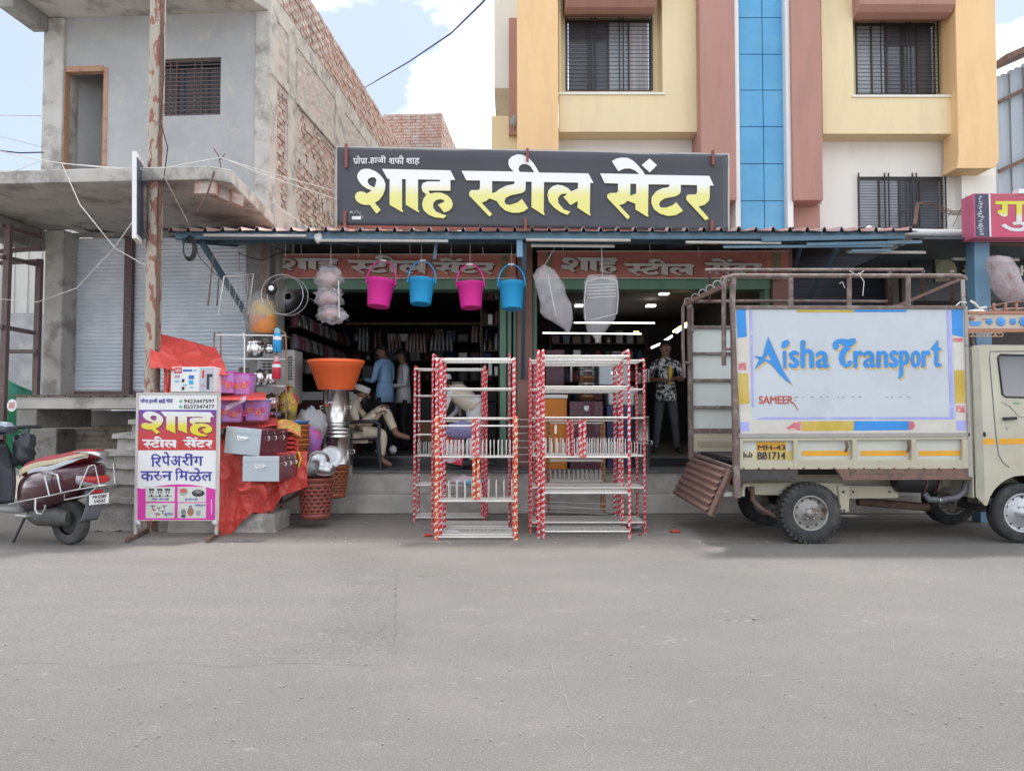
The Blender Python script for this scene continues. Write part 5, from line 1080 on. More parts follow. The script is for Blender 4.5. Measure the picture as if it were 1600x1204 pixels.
# appliance box with printed pictures
def pbox(t, name, m_, px0, py0, px1, py1, Y, d, bevel=.004):
    a, b = P(px0, py0, Y), P(px1, py1, Y); return MB().box(a.x, b.x, Y, Y + d, b.z, a.z).build(name, m_, t, bevel=bevel)
t = T('appliance_box', 'white printed appliance carton with small product pictures on the stall', 'box', P(300, 612, 8.3))
pbox(t, 'carton', m_white, 267, 573, 334, 612, 8.3, .3)
q = MB(); pq = lambda px, py, d=0: P(px, py, 8.297 - d)
def prt(q, x0, y0, x1, y1, m, d=0): a, b = pq(x0, y0, d), pq(x1, y1, d); q.box(a.x, b.x, a.y - .0015, a.y, b.z, a.z, m)
prt(q, 273, 574, 284, 583, 0); prt(q, 286, 577, 300, 580, 1); prt(q, 302, 577, 308, 579, 2); prt(q, 273, 586, 281, 590, 3); prt(q, 295, 586, 303, 592, 1); prt(q, 295, 594, 302, 600, 4); prt(q, 273, 594, 280, 597, 2); prt(q, 284, 592, 288, 597, 5); prt(q, 284, 604, 288, 609, 5); prt(q, 312, 574, 334, 612, 6); prt(q, 316, 578, 319, 590, 0, .002); prt(q, 323, 584, 332, 589, 5, .002); prt(q, 323, 589, 327, 608, 5, .002); prt(q, 314, 600, 320, 604, 3, .002); prt(q, 286, 600, 292, 602, 2); prt(q, 297, 604, 302, 606, 2)
q.build('print', [mat('p_red', (.6, .03, .04), .5), mat('p_blue', (.05, .15, .5), .5), mat('p_cyan', (.2, .5, .65), .5), mat('p_pink', (.5, .3, .35), .5), mat('p_aqua', (.02, .4, .6), .5), mat('p_black', (.04, .04, .05), .5), mat('p_grey', (.45, .46, .5), .5)], t)
q = MB(); fit(q, 'NOY', lambda u, v, d: P(u, v, 8.293 - d), 274.5, 282.5, 581, 576.5, bold=.2); q.build('print_lettering', m_white, t)
# purple flowered baskets
m_purp = mat('lilac_clear_plastic', (.52, .27, .66), .3, var=.2, scale=6, alpha=.82, col2=(.62, .2, .42), cscale=11, lo=.5, hi=.6, col3=(.7, .35, .25), s3=16, lo3=.6, hi3=.68)
m_mag = mat('magenta_rim', (.62, .06, .38), .4)
def basket(lab, px0, py0, px1, py1, Y, m_=m_purp, rim=m_mag, d=.26):
    a, b = P(px0, py0, Y), P(px1, py1, Y); w = b.x - a.x; h_ = a.z - b.z; t = T('flowered_basket', lab, 'basket', ((a.x + b.x) / 2, Y + d / 2, b.z), group='lilac flowered plastic baskets on the stall')
    q = MB(); pr = []
    for z, k in ((0, .84), (.02, .85), (h_ * .5, .92), (h_ - .02, 1), (h_, 1)): pr.append((z, k))
    n_ = 28; V = []; Fc = []
    for z, k in pr:
        for j in range(n_):
            an = 2 * math.pi * j / n_; cx, sy = math.cos(an), math.sin(an); e_ = .35
            V.append(((a.x + b.x) / 2 + math.copysign(abs(cx) ** e_, cx) * w / 2 * k, Y + d / 2 + math.copysign(abs(sy) ** e_, sy) * d / 2 * k, b.z + z))
    for i in range(len(pr) - 1):
        for j in range(n_): Fc.append((i * n_ + j, i * n_ + (j + 1) % n_, (i + 1) * n_ + (j + 1) % n_, (i + 1) * n_ + j))
    q.add(V, Fc, 0, True); q.add(V[:n_], [tuple(range(n_))[::-1]]); q.build('shell', m_, t, solid=.004)
    MB().tube([V[-n_ + j] for j in range(n_)] + [V[-n_]], .008, 6).build('rim', rim, t)
    rg2 = random.Random(int(px0)); 
    for i in range(5):
        x = a.x + w * (.12 + .19 * i); fl = MB(); z = b.z + h_ * rg2.uniform(.35, .6); r_ = min(.035, h_ * .2)
        for p_ in range(6): an = p_ * 1.047; fl.blob((x + math.cos(an) * r_ * .6, Y - .004 + .012 * (1 - .0), z + math.sin(an) * r_ * .6), (r_ * .42, .004, r_ * .42), 6, 4, 0)
        fl.build('printed_flower', mat('orange_flower', (.72, .22, .1), .5) if i % 2 else mat('pink_flower', (.65, .1, .25), .5), t)
basket('upper left lilac flowered basket under the red tarpaulin', 336, 581, 364, 614, 8.5); basket('upper right lilac flowered basket under the red tarpaulin', 361, 584, 390, 616, 8.55)
basket('lower left lilac flowered basket behind the advert board', 341, 627, 377, 659, 8.45); basket('lower right lilac basket with blue base beside the vessel stand', 378, 625, 414, 657, 8.5, rim=mat('blue_rim', (.1, .3, .7), .4))
cloth('red_cloth', lambda u, v: P(334 + 82 * u, 612 + 12 * v, 8.75 - .45 * v), m_red, 'strip of red cloth between the two rows of lilac baskets', 12, 4)
cloth('clear_film', lambda u, v: P(352 + 32 * u, 634 - 16 * u + 8 * v, 8.35 - .03 * v + .03 * math.sin(u * 5)), mat('pink_film', (.65, .5, .62), .25, alpha=.5), 'pinkish clear film lying over the lower baskets', 10, 5, 'film')
cloth('red_cloth', lambda u, v: P(342 + 92 * u, 656 + 12 * v - 3 * u, 9.0 - .5 * v), m_red, 'red cloth under the lower lilac baskets', 12, 4)
# the two trunks
m_trunk = mat('pale_grey_trunk', (.42, .47, .50), .35, .3, var=.04, scale=2, coat=.2); m_tmar = mat('maroon_trunk_side', (.16, .045, .06), .3, .2, var=.1, coat=.3)
def trunk(lab, c, yaw, w, d, h_, z):
    """end panel faces local -y, long maroon side faces local +x"""
    t = T('steel_chest', lab, 'chest', (c[0], c[1], z), yaw, 'grey and maroon steel trunks on the red cloth')
    q = MB(); q.box(-w / 2, w / 2, 0, .012, 0, h_); q.build('end_panel', m_trunk, t, local=True, bevel=.012, seg=3)
    MB().box(-w / 2 + .004, w / 2, .013, d, .002, h_ * .78).build('body', m_tmar, t, local=True, bevel=.008)
    MB().box(-w / 2 + .004, w / 2 + .004, .013, d + .004, h_ * .785, h_).build('lid', m_tmar, t, local=True, bevel=.014, seg=3)
    MB().box(-w / 2 + .01, w / 2 - .01, -.002, -.0003, h_ * .78, h_ * .786).build('lid_seam', mat('seam_dark', (.1, .1, .11), .5), t, local=True)
    hd = MB(); hd.tube([(-.05, -.006, h_ * .62), (-.045, -.03, h_ * .60), (-.03, -.036, h_ * .55), (.03, -.036, h_ * .55), (.045, -.03, h_ * .60), (.05, -.006, h_ * .62)], .006, 7); hd.box(-.065, .065, -.005, -.0005, h_ * .60, h_ * .68); hd.build('handle', m_steel, t, local=True)
    for y in (.14, .3, .48):
        if y < d: q = MB(); q.box(w / 2 + .0045, w / 2 + .011, y - .012, y + .012, h_ * .6, h_ * .95); q.tube([(w / 2 + .012, y, h_ * .75), (w / 2 + .03, y, h_ * .66), (w / 2 + .012, y, h_ * .56)], .006, 6); q.build('latch', m_steel, t, local=True)
    return t
a = P(347, 708, 8.2); trunk('upper grey steel trunk, tilted, nearest the advert board', (P(377, 708, 8.05).x, 8.05), R(-10), .40, .62, .28, P(377, 710, 8.05).z)
trunk('lower grey steel trunk at the right end of the red table', (P(407, 752, 7.95).x, 7.95), R(-3), .385, .60, .26, P(407, 752, 7.95).z)
bpy.data.objects['steel_chest'].rotation_euler = (0, R(5), R(-10))
# stand with cookware
cs = T('vessel_stand', 'copper coloured wire stand with three shelves of steel vessels', 'stand', P(420, 660, 9.0))
m_cop = mat('rusty_copper_wire', (.32, .17, .11), .5, .4)
for px in (382, 432, 447): MB().tube([P(px, 672, 9.0), P(px, 530, 9.0), P(px - 2, 519, 9.0)], .010, 6).build('upright', m_cop if px != 382 else m_wire, cs)
MB().tube([P(334, 545, 9.1), P(335, 520, 9.1), P(344, 520, 9.1), P(345, 527, 9.1), P(345, 560, 9.1)], .009, 6).build('upright', m_cop, cs)
MB().tube([P(432, 519, 9.0), P(440, 516, 9.0), P(446, 521, 9.0), P(447, 545, 9.0)], .010, 6).build('upright', m_cop, cs)
for py in (523, 560, 602, 642):
    MB().bar(P(338 if py < 570 else 384, py, 9.0), P(446, py + 1, 9.0), .014).build('rail', m_wire if py < 570 else m_steel_b, cs); MB().box(P(386, py, 9.0).x, P(446, py, 9.0).x, 9.01, 9.35, P(0, py, 9.0).z - .004, P(0, py, 9.0).z).build('shelf', m_steel_b, cs)
def pot(lab, px, pyb, w, h_, Y, m_=None, kind=0, group='steel vessels on the wire stand'):
    c = P(px, pyb, Y); s = 1 / (F / Y); r = w * s / 2; hh = h_ * s; t = T('steel_vessel', lab, 'vessel', c, group=group)
    pr = [(r * .55, 0), (r * .85, hh * .05), (r, hh * .3), (r, hh * .62), (r * .8, hh * .72), (r * .95, hh * .76)] if kind == 0 else [(r * .9, 0), (r, .01), (r, hh * .9), (r * 1.04, hh * .93), (r * 1.04, hh)] if kind == 1 else [(r * .5, 0), (r, hh * .5), (r * 1.05, hh)]
    MB().lathe(pr, 22, c=c).build('body', m_ or m_steel, t)
    if kind < 2: MB().lathe([(pr[-1][0], pr[-1][1]), (r * .6, hh * .9 if kind == 0 else hh * 1.03), (r * .12, hh * .96 if kind == 0 else hh * 1.06), (r * .1, hh * 1.05 if kind == 0 else hh * 1.12), (.001, hh * 1.06 if kind == 0 else hh * 1.13)], 22, c=c).build('lid', m_ or m_steel, t)
    return t
pot('large shiny lidded steel pot on the top shelf of the stand', 399, 558, 27, 34, 9.2); pot('small steel pot beside the blue bottle on the top shelf', 421, 552, 14, 18, 9.25)
pot('steel tiffin on the middle shelf left side', 406, 600, 20, 24, 9.2); pot('steel bowl pot in the middle of the second shelf', 424, 600, 16, 22, 9.15, kind=0); pot('small square steel caddy behind the lilac basket', 382, 584, 18, 10, 9.3, kind=1)
pot('stacked steel bowl with red band on the lowest shelf', 424, 640, 34, 26, 9.2, kind=0, m_=mat('steel_red_band', (.5, .42, .40), .25, .9, col2=(.35, .08, .06), cscale=8)); pot('dark steel kadhai under the lowest shelf', 424, 658, 32, 14, 9.15, kind=2); pot('tall steel jar at the left of the lowest shelf', 394, 640, 12, 32, 9.2, kind=1)
for k in range(4):
    pot(('leftmost', 'middle', 'rightmost')[min(k, 2)] + ' small steel bowl in the row low on the wire stand', 392 + 11 * k, 601, 11, 9, 9.08, kind=2) if k < 3 else None
def bottle(lab, px, py0, py1, w, Y, m_, m2):
    a, b = P(px, py0, Y), P(px, py1, Y); h_ = a.z - b.z; r = w * Y / F / 2; t = T('hanging_bottle', lab, 'bottle', b)
    MB().lathe([(r * .8, 0), (r, .01), (r, h_ * .66), (r * .75, h_ * .74), (r * .72, h_ * .76)], 16, c=b).build('body', m_, t); MB().lathe([(r * .74, h_ * .76), (r * .7, h_ * .95), (r * .3, h_)], 16, c=b, cap=(True, True)).build('cap', m2, t); MB().tube([a, a + Vector((0, 0, .12))], .003, 5).build('cord', m_cable, t)
    MB().lathe([(r * 1.02, h_ * .5), (r * 1.02, h_ * .64)], 16, c=b, cap=(False, False)).build('label_band', m_white, t)
bottle('blue water bottle hanging from the wire stand', 433, 512, 550, 13, 8.9, mat('bottle_blue', (.02, .30, .62), .3), mat('bottle_cap_blue', (.2, .4, .5), .4)); bottle('red water bottle hanging below the blue bottle', 432, 556, 592, 13, 8.85, mat('bottle_red', (.5, .02, .05), .3), mat('bottle_cap_red', (.5, .3, .32), .4))
# air cooler grille panel
t = T('air_cooler', 'white plastic air cooler with slotted front behind the vessel stand', 'cooler', P(448, 640, 9.6)); 
pbox(t, 'case', mat('cooler_white', (.40, .41, .40), .5), 402, 546, 459, 630, 9.6, .4, .02)
q = MB(); 
for (x0, n_) in ((410, 3), (450, 2)):
    for i in range(n_):
        for k in range(9 if x0 > 440 else 4):
            a = P(x0 + i * (8 if x0 < 440 else 4.2), 557 + k * 4.2 if x0 > 440 else 562 + k * 5, 9.597); q.box(a.x, a.x + (.045 if x0 < 440 else .022), 9.59, 9.599, a.z - .018, a.z)
q.build('slots', m_black, t)
# wrapped yellow and orange dispenser on top
t = T('wrapped_dispenser', 'yellow and orange plastic dispenser wrapped in cloudy film on the stand', 'dispenser', P(412, 521, 9.1)); c = P(411, 521, 9.15)
MB().lathe([(.11, 0), (.145, .04), (.155, .12), (.155, .20)], 24, c=c).build('tub', mat('orange_tub', (.60, .22, .06), .5), t); MB().lathe([(.155, .201), (.15, .3), (.12, .38), (.05, .42), (.001, .42)], 24, c=c).build('cover', mat('pale_yellow_cover', (.50, .36, .15), .5, col2=(.2, .2, .12), cscale=9, lo=.6, hi=.65), t)
MB().blob(c + Vector((-.04, 0, .22)), (.19, .17, .27), 20, 14, .25, 5, 2.5).build('film', mat('cloudy_film', (.45, .43, .44), .3, alpha=.30), t)
# wire fan guard
t = T('wire_fan_guard', 'round wire fan guard hanging beside the left fascia board', 'fan guard', P(443, 490, 8.95)); c = P(441, 460, 8.95); r_ = .235
def ring(c, r, yy, n_=32, til=.15): return [Vector((c.x + r * math.cos(2 * math.pi * i / n_), c.y + yy + til * r * math.cos(2 * math.pi * i / n_), c.z + r * math.sin(2 * math.pi * i / n_))) for i in range(n_ + 1)]
MB().tube(ring(c, r_, 0), .005, 6).build('rim', m_steel_b, t); q = MB(); q.tube(ring(c + Vector((.03, 0, .0)), r_ * .99, .12), .004, 5)
for i in range(40): an = 2 * math.pi * i / 40; q.tube([Vector((c.x + .02 + .04 * math.cos(an), c.y + .16, c.z + .04 * math.sin(an))), Vector((c.x + .03 + r_ * .97 * math.cos(an), c.y + .12, c.z + r_ * .97 * math.sin(an))), Vector((c.x + r_ * math.cos(an), c.y, c.z + r_ * math.sin(an)))], .0021, 4, cap=False)
q.build('wires', m_steel_b, t, kind='stuff'); MB().lathe([(.03, 0), (.03, .012)], 16, M=Matrix.Translation(P(424, 450, 8.93)) @ Matrix.Rotation(R(90), 4, 'X'), cap=(True, True)).build('hub_badge', m_white, t); MB().blob(P(424, 452, 9.03), (.07, .05, .07), 12, 8).build('motor', m_black, t)
# square wire basket
t = T('wire_tray', 'square wire drying tray hanging left of the wrapped dispenser', 'tray', P(368, 494, 9.0)); q = MB(); cr = [P(350, 432, 9.0), P(396, 428, 9.25), P(388, 491, 9.2), P(341, 492, 9.0)]
MB().tube(cr + [cr[0]], .007, 6).build('rim', m_wire, t)
for k in range(1, 16): f = k / 16; q.tube([cr[0].lerp(cr[3], f), cr[0].lerp(cr[3], f).lerp(cr[1].lerp(cr[2], f), .5) + Vector((0, .08, 0)), cr[1].lerp(cr[2], f)], .0018, 4, cap=False)
for k in range(1, 5): f = k / 5; q.tube([cr[0].lerp(cr[1], f) , cr[0].lerp(cr[1], f).lerp(cr[3].lerp(cr[2], f), .5) + Vector((0, .07, 0)), cr[3].lerp(cr[2], f)], .0022, 4, cap=False)
q.build('wires', m_wire, t, kind='stuff')
# coil of black cable on the awning end
q = MB(); rg = random.Random(6)
for k in range(7): q.tube([P(294 + (7 + k * .7) * math.cos(a_ / 3) + k * .5, 388 + (14 + k) * math.sin(a_ / 3), 8.8 + .01 * k) for a_ in range(20)], .004, 5)
q.tube([P(300, 372, 8.8), P(312, 402, 8.85), P(332, 424, 8.9), P(345, 434, 8.95)], .005, 5); q.tube([P(262, 362, 8.8), P(278, 376, 8.8), P(296, 370, 8.8)], .004, 5); q.tube([P(372, 395, 8.8), P(390, 402, 9), P(409, 407, 9.3), P(430, 398, 9.6), P(450, 392, 10)], .006, 5)
q.build('cable_coil', m_cable, label='coil of black cable hanging under the left awning corner', cat='cable')
q = MB().tube([P(333, 395, 8.9), P(330, 430, 8.9), P(325, 478, 8.9)], [.007, .008, .012], 6); q.tube([P(342, 435, 8.95), P(339, 478, 8.95)], .009, 6); q.tube([P(374, 390, 8.9), P(374, 420, 8.9)], .004, 5); q.tube([P(370, 421, 8.9), P(378, 421, 8.9)], .005, 5); q.build('hanging_hooks', m_rust, label='rusty hooks and rods hanging under the awning left end', cat='hooks')

# flower-printed pitcher bag, plastic bags and tubs behind the drums
m_flow = mat('flower_print', (.20, .18, .06), .4, var=.3, col2=(.5, .35, .03), cscale=9, lo=.45, hi=.5, col3=(.42, .02, .04), s3=7, lo3=.52, hi3=.56)
q = MB().blob(P(450, 635, 9.3), (.12, .1, .25), 18, 14, .25, 2, 2); q.build('flower_print_bundle', m_flow, label='yellow red and green flower printed bundle behind the stall', cat='bundle')
cloth('yellow_cloth_pack', lambda u, v: P(424 + 46 * u, 660 + 18 * v - 8 * math.sin(u * 3) + 6 * u, 8.8 - .2 * v + .03 * math.sin(u * 14 + v * 3)), mat('yellow_orange_cloth', (.62, .45, .10), .5, col2=(.62, .2, .1), cscale=6, lo=.48, hi=.55), 'yellow and orange folded cloth pack on the tubs', 20, 8, 'cloth')
m_bagc = mat('milky_bag', (.60, .60, .62), .25, alpha=.55, var=.1); m_bagp = mat('purple_bag_goods', (.42, .16, .48), .4, col2=(.6, .08, .25), cscale=8, lo=.5, hi=.56)
q = MB().blob(P(486, 662, 9.5), (.19, .15, .20), 22, 16, .35, 3, 3); q.build('milky_bag', m_bagc, label='milky white plastic bag behind the steel drums', cat='bag')
q = MB().blob(P(486, 690, 9.4), (.13, .12, .20), 18, 14, .2, 8, 3); q.build('purple_goods_bag', m_bagp, label='clear bag of purple and pink goods left of the steel drums', cat='bag')
q = MB().blob(P(466, 672, 9.15), (.09, .08, .13), 16, 12, .2, 9, 3); q.build('violet_film_pack', mat('violet_film', (.40, .28, .55), .3, alpha=.8), label='violet film wrapped pack beside the yellow cloth', cat='pack')
t = T('tub_stack', 'stack of orange brown plastic tubs with a blue tub inside', 'tubs', P(460, 745, 9.0))
for k in range(5): c = P(460, 738, 9.0) + Vector((0, 0, .03 + .055 * k)); MB().lathe([(.125, 0), (.165, .17), (.175, .175), (.175, .19)], 28, c=c + Vector((0, 0, .12))).build('tub', mat('orange_brown_plastic', (.46, .15, .045), .4, var=.06), t, solid=.004)
MB().lathe([(.14, .56), (.165, .60), (.17, .605)], 24, c=P(460, 738, 9.0)).build('tub', mat('blue_tub', (.12, .3, .62), .4), t, solid=.004)
MB().lathe([(.13, 0), (.14, .16)], 24, c=P(460, 738, 9.0), cap=(True, False)).build('tub', MATS['orange_brown_plastic'], t)
t = T('crate_stack', 'stack of red plastic baskets with handles behind the upper trunk', 'baskets', P(448, 712, 8.75))
for k in range(4): c = P(444, 708 - 7 * k, 8.7); MB().box(c.x - .10, c.x + .12, 8.62, 8.9, c.z, c.z + .035).build('basket', mat('red_plastic', (.55, .05, .04), .4), t, bevel=.012); MB().tube([c + Vector((.12, -.06, .02)), c + Vector((.17, -.07, -.01)), c + Vector((.175, -.07, -.08)), c + Vector((.15, -.07, -.1))], .009, 6).build('handle', MATS['red_plastic'], t)
MB().tube([P(466, 705, 8.5), P(470, 716, 8.5), P(466, 730, 8.5)], .012, 6).build('handle', mat('yellow_plastic', (.65, .45, .03), .4), t)

# ---- steel drums with the orange tub on top
m_drum = mat('drum_steel', (.60, .585, .56), .25, 1, var=.12, scale=3, stretch=(5, 5, .3))
def drum(lab, px, py0, py1, w, Y, ribs, mat_=m_drum, lid=True, group='tall steel storage drums'):
    a, b = P(px, py0, Y), P(px, py1, Y); r = w * Y / F / 2; h_ = a.z - b.z; t = T('steel_drum', lab, 'drum', b, group=group)
    pr = [(r * .97, 0), (r, .01)]
    for f in ribs: pr += [(r, h_ * f - .012), (r * 1.035, h_ * f - .005), (r * 1.035, h_ * f + .005), (r, h_ * f + .012)]
    pr += [(r, h_ - .03), (r * 1.04, h_ - .025), (r * 1.04, h_), (r * .95, h_ + .006)]
    MB().lathe(pr, 36, c=b, cap=(True, True)).build('body', mat_, t)
    for s in (-1, 1): MB().tube([b + Vector((s * r, -.02, h_ * .55)), b + Vector((s * (r + .03), -.03, h_ * .55)), b + Vector((s * (r + .03), -.03, h_ * .48)), b + Vector((s * r, -.02, h_ * .48))], .006, 6).build('handle', m_steel, t)
    MB().box(b.x - r * .4, b.x + r * .4, Y - r * 1.02, Y - r * .9, b.z + h_ * .62, b.z + h_ * .645).build('paper_label', mat('pale_label', (.6, .58, .55), .6), t) if lab.startswith('upper') else None
    return t
Yd = 9.75
drum('lower steel drum carrying the tall drum and orange tub', 527, 668, 745, 47, Yd, (.25, .82, .9)); drum('upper steel drum directly beneath the big orange tub', 525, 607, 667, 41, Yd, (.06, .12))
q = MB().blob(P(510, 633, Yd - .19), (.03, .01, .012), 8, 5, 0); q.build('red_tag', MATS['red_plastic'], label='small red plastic tag stuck on the upper steel drum', cat='tag')
t = T('orange_tub', 'large bright orange plastic tub on top of the steel drums', 'tub', P(525, 607, Yd)); c = P(525, 609, Yd); hh = P(0, 563, Yd).z - c.z; k = Yd / F
MB().lathe([(26.5 * k, 0), (28 * k, .01), (40 * k, hh - .085), (41.5 * k, hh - .08), (42 * k, hh - .045), (43 * k, hh - .04), (44 * k, hh), (42.5 * k, hh + .005), (41 * k, hh - .02), (27 * k, .02), (.001, .02)], 44, c=c, cap=(True, False)).build('body', mat('bright_orange_plastic', (.95, .17, .05), .38, var=.03), t)
MB().tube([(c.x + 43.6 * k * math.cos(2 * math.pi * i / 40), Yd + 43.6 * k * math.sin(2 * math.pi * i / 40), c.z + hh - .03) for i in range(41)], .008, 6).build('rim', MATS['bright_orange_plastic'], t)
# ---- perforated wicker-pattern bins with pans
def bin_(lab, px, py0, py1, wt, wb, Y, m_, group='woven pattern plastic bins'):
    c = P(px, py1, Y); h_ = P(0, py0, Y).z - c.z; k = Y / F / 2; t = T('woven_bin', lab, 'bin', c, group=group)
    nr, nc = 8, 15; V = []; Fc = []; rt, rb = wt * k, wb * k
    for i in range(nr * 2 + 1):
        f = i / (nr * 2); r = rb + (rt - rb) * f
        for j in range(nc * 2): an = math.pi * j / nc; V.append((c.x + r * math.cos(an), Y + r * math.sin(an), c.z + .05 + (h_ - .1) * f))
    M2 = nc * 2
    for i in range(nr * 2):
        for j in range(M2):
            if i % 2 == 1 and (j + (i // 2) % 2 * 1) % 2 == 0 and 0 < i < nr * 2 - 1: continue
            Fc.append((i * M2 + j, i * M2 + (j + 1) % M2, (i + 1) * M2 + (j + 1) % M2, (i + 1) * M2 + j))
    MB().add(V, Fc, 0, True).build('lattice', m_, t, solid=.006)
    MB().lathe([(rb * .99, 0), (rb * 1.0, .055)], 40, c=c).build('base', m_, t, solid=.005); MB().lathe([(rt, h_ - .055), (rt * 1.03, h_ - .02), (rt * 1.08, h_ - .01), (rt * 1.08, h_), (rt * 1.0, h_)], 40, c=c, cap=(False, False)).build('rim', m_, t, solid=.004)
    return t, c, h_
m_bin = mat('brown_red_plastic', (.24, .06, .045), .35, var=.12); m_bin2 = mat('orange_rust_plastic', (.30, .09, .04), .4, var=.12)
bin_('front maroon woven pattern bin filled with steel pans', 493, 746, 808, 54, 44, 8.75, m_bin); bin_('rear orange brown woven pattern bin beside the steps', 521, 727, 776, 46, 38, 9.35, m_bin2)
def pan(lab, px, py, r, Y, tilt, yaw, deep=.25):
    c = P(px, py, Y); M = Matrix.Translation(c) @ Matrix.Rotation(yaw, 4, 'Z') @ Matrix.Rotation(tilt, 4, 'X'); rr = r * Y / F
    MB().lathe([(.001, 0), (rr * .55, 0), (rr * .85, rr * deep * .5), (rr, rr * deep * 1.2), (rr * 1.04, rr * deep * 1.22), (rr * 1.0, rr * deep * 1.1), (rr * .84, rr * deep * .62), (rr * .5, .012), (.001, .012)], 30, M=M, cap=(False, False)).build('steel_pan', m_steel_b, label=lab, cat='pan', group='steel pans in the woven bins')
pan('round steel pan lid facing forward above the rear bin', 518, 714, 17, 9.2, R(75), R(10), .15); pan('steel pan tilted left on top of the front bin', 480, 730, 16, 8.75, R(60), R(-50), .5); pan('steel pan in the centre of the front bin', 490, 735, 15, 8.65, R(50), R(-30), .4); pan('steel pan tilted right in the front bin', 506, 738, 17, 8.7, R(35), R(20), .4); pan('steel pan lying behind in the front bin', 498, 722, 16, 8.9, R(55), R(20), .4)

# ---------------------------------------------------------------- advert board
AB_ = T('advert_board', 'standing repair service advert board, purple red white and magenta, on steel feet', 'advert board', P(277, 843, 8.0))
Yb = 7.95
def bp(px, py, d=0): return P(px, py, Yb - d)
A0, A1 = bp(214, 616), bp(341, 813)
MB().box(A0.x, A1.x, Yb, Yb + .02, A1.z, A0.z).build('panel', m_white, AB_)
for px in (214, 340): MB().box(bp(px, 700).x - .012, bp(px, 700).x + .012, Yb - .012, Yb + .025, .04, A0.z + .012).build('side_tube', mat('pale_tube', (.48, .45, .42), .5), AB_)
MB().box(A0.x, A1.x, Yb - .01, Yb + .024, A0.z, A0.z + .02).build('top_tube', MATS['pale_tube'], AB_)
for (x0, y0, x1, y1) in ((198, 848, 232, 828), (324, 848, 350, 830)):
    a = P(x0, y0, Yg(y0)); b = P(x1, y1, 8.6); MB().bar((a.x, a.y, .03), (P(x1, 800, 8.45).x + .02, 8.45, .03), .035).build('foot', m_rust, AB_)
def bq_(q, x0, y0, x1, y1, d, m=0): a, b = bp(x0, y0), bp(x1, y1); q.box(a.x, b.x, Yb - d - .0012, Yb - d, b.z, a.z, m); return q
MB_ = bq_(MB(), 215, 640, 339, 703, .0012); g0 = bp(0, 703).z - AB_.location.z; g1_ = bp(0, 640).z - AB_.location.z
MB_.build('red_purple_print', gradmat('red_to_purple_print', [(0, (.50, .035, .03)), (.42, (.50, .04, .05)), (.75, (.28, .035, .18)), (1, (.10, .05, .32))], 'Z', g0, g1_, .4), AB_)
q = MB(); pts = [(215, 812), (339, 812), (339, 765)] + [(339 - 124 * i / 16, 765 - 9 * math.sin(math.pi * (i / 16) ** .9) - 0 * i) for i in range(1, 16)] + [(215, 762)]
q.ext([(bp(x, y).x, bp(x, y).z) for x, y in pts], Yb - .0024, Yb - .0012); q.build('magenta_print', mat('magenta_print', (.62, .035, .33), .4), AB_)
f0 = lambda d0: (lambda u, v, d: P(u, v, Yb - d0 - d))
q = MB(); words(q, [0], f0(.0045), BBw[0], (220, 335, 682, 642)); q.build('title_lettering', gradmat('advert_white_yellow', [(0, (.68, .58, .02)), (.45, (.68, .6, .05)), (.65, (.68, .66, .5)), (1, (.72, .72, .74))], 'Z', bp(0, 682).z - AB_.location.z, bp(0, 643).z - AB_.location.z), AB_)
q = MB(); words(q, [0], f0(.003), BBw[0], (221, 336.5, 683.5, 643)); q.build('title_outline', mat('dark_red_print', (.10, .02, .02), .5), AB_)
q = MB(); words(q, [1], f0(.003), BBw[1], (221, 277, 700, 681)); words(q, [2], f0(.003), BBw[2], (285, 333, 700, 682)); q.build('subtitle_lettering', mat('white_print', (.68, .69, .70), .45), AB_)
m_indigo = mat('indigo_print', (.055, .045, .32), .4)
q = MB()
for w_, x0, x1, y0, y1 in (('रि', 236, 252, 729, 709), ('पे', 253, 266, 727, 706), ('अ', 267, 283, 728, 712), ('रीं', 284, 303, 727, 708), ('ग', 303, 317, 727, 713), ('क', 220, 240, 751, 736), ('र', 240, 249.5, 750.5, 736), ('न', 253, 269, 750, 736), ('ि', 274, 286, 750, 731), ('म', 280, 294, 750, 736), ('ळे', 295, 315, 751, 731), ('ल', 315, 331, 751, 737)):
    fit(q, {'रि': 'िर', 'रीं': 'रीं'}.get(w_, w_), f0(.002), x0, x1, y0, y1, bold=.55)
q.tube([f0(.003)(x, y, 0) for x, y in ((246.5, 743), (249, 742), (251.5, 743), (252, 746), (250, 748.5))], .0045, 6); q.build('service_lettering', m_indigo, AB_)
q = MB(); fit(q, 'पोपा.हाजी', f0(.002), 219.5, 246, 630, 622, bold=.25); fit(q, 'शफी', f0(.002), 248, 258, 630, 622, bold=.25); fit(q, 'शाह', f0(.002), 260, 270, 630, 623, bold=.25); q.build('owner_lettering', m_indigo, AB_)
q = MB(); fit(q, '9423447597', f0(.002), 287.5, 335, 629.5, 623.5, bold=.2); fit(q, '8237347477', f0(.002), 287.5, 335, 638, 632, bold=.2); q.build('phone_lettering', mat('black_print', (.03, .03, .035), .5), AB_)
q = MB()
for py in (626.5, 635): c = bp(282.5, py); q.lathe([(.001, 0), (.015, 0), (.015, .002)], 16, M=Matrix.Translation(c + Vector((0, -.002, 0))) @ Matrix.Rotation(R(90), 4, 'X'), cap=(False, True))
q.build('green_dots', mat('green_print', (.12, .45, .22), .4), AB_)
q = MB()
for (x0, y0, x1, y1) in ((228, 760, 273, 783), (278, 760, 322, 784), (228, 785.5, 273, 809), (278, 785.5, 322, 809)): bq_(q, x0, y0, x1, y1, .0026)
q.build('picture_card', mat('card_print', (.58, .60, .54), .45), AB_)
q = MB(); dr = lambda x0, y0, x1, y1, m, d=.004: bq_(q, x0, y0, x1, y1, d, m)
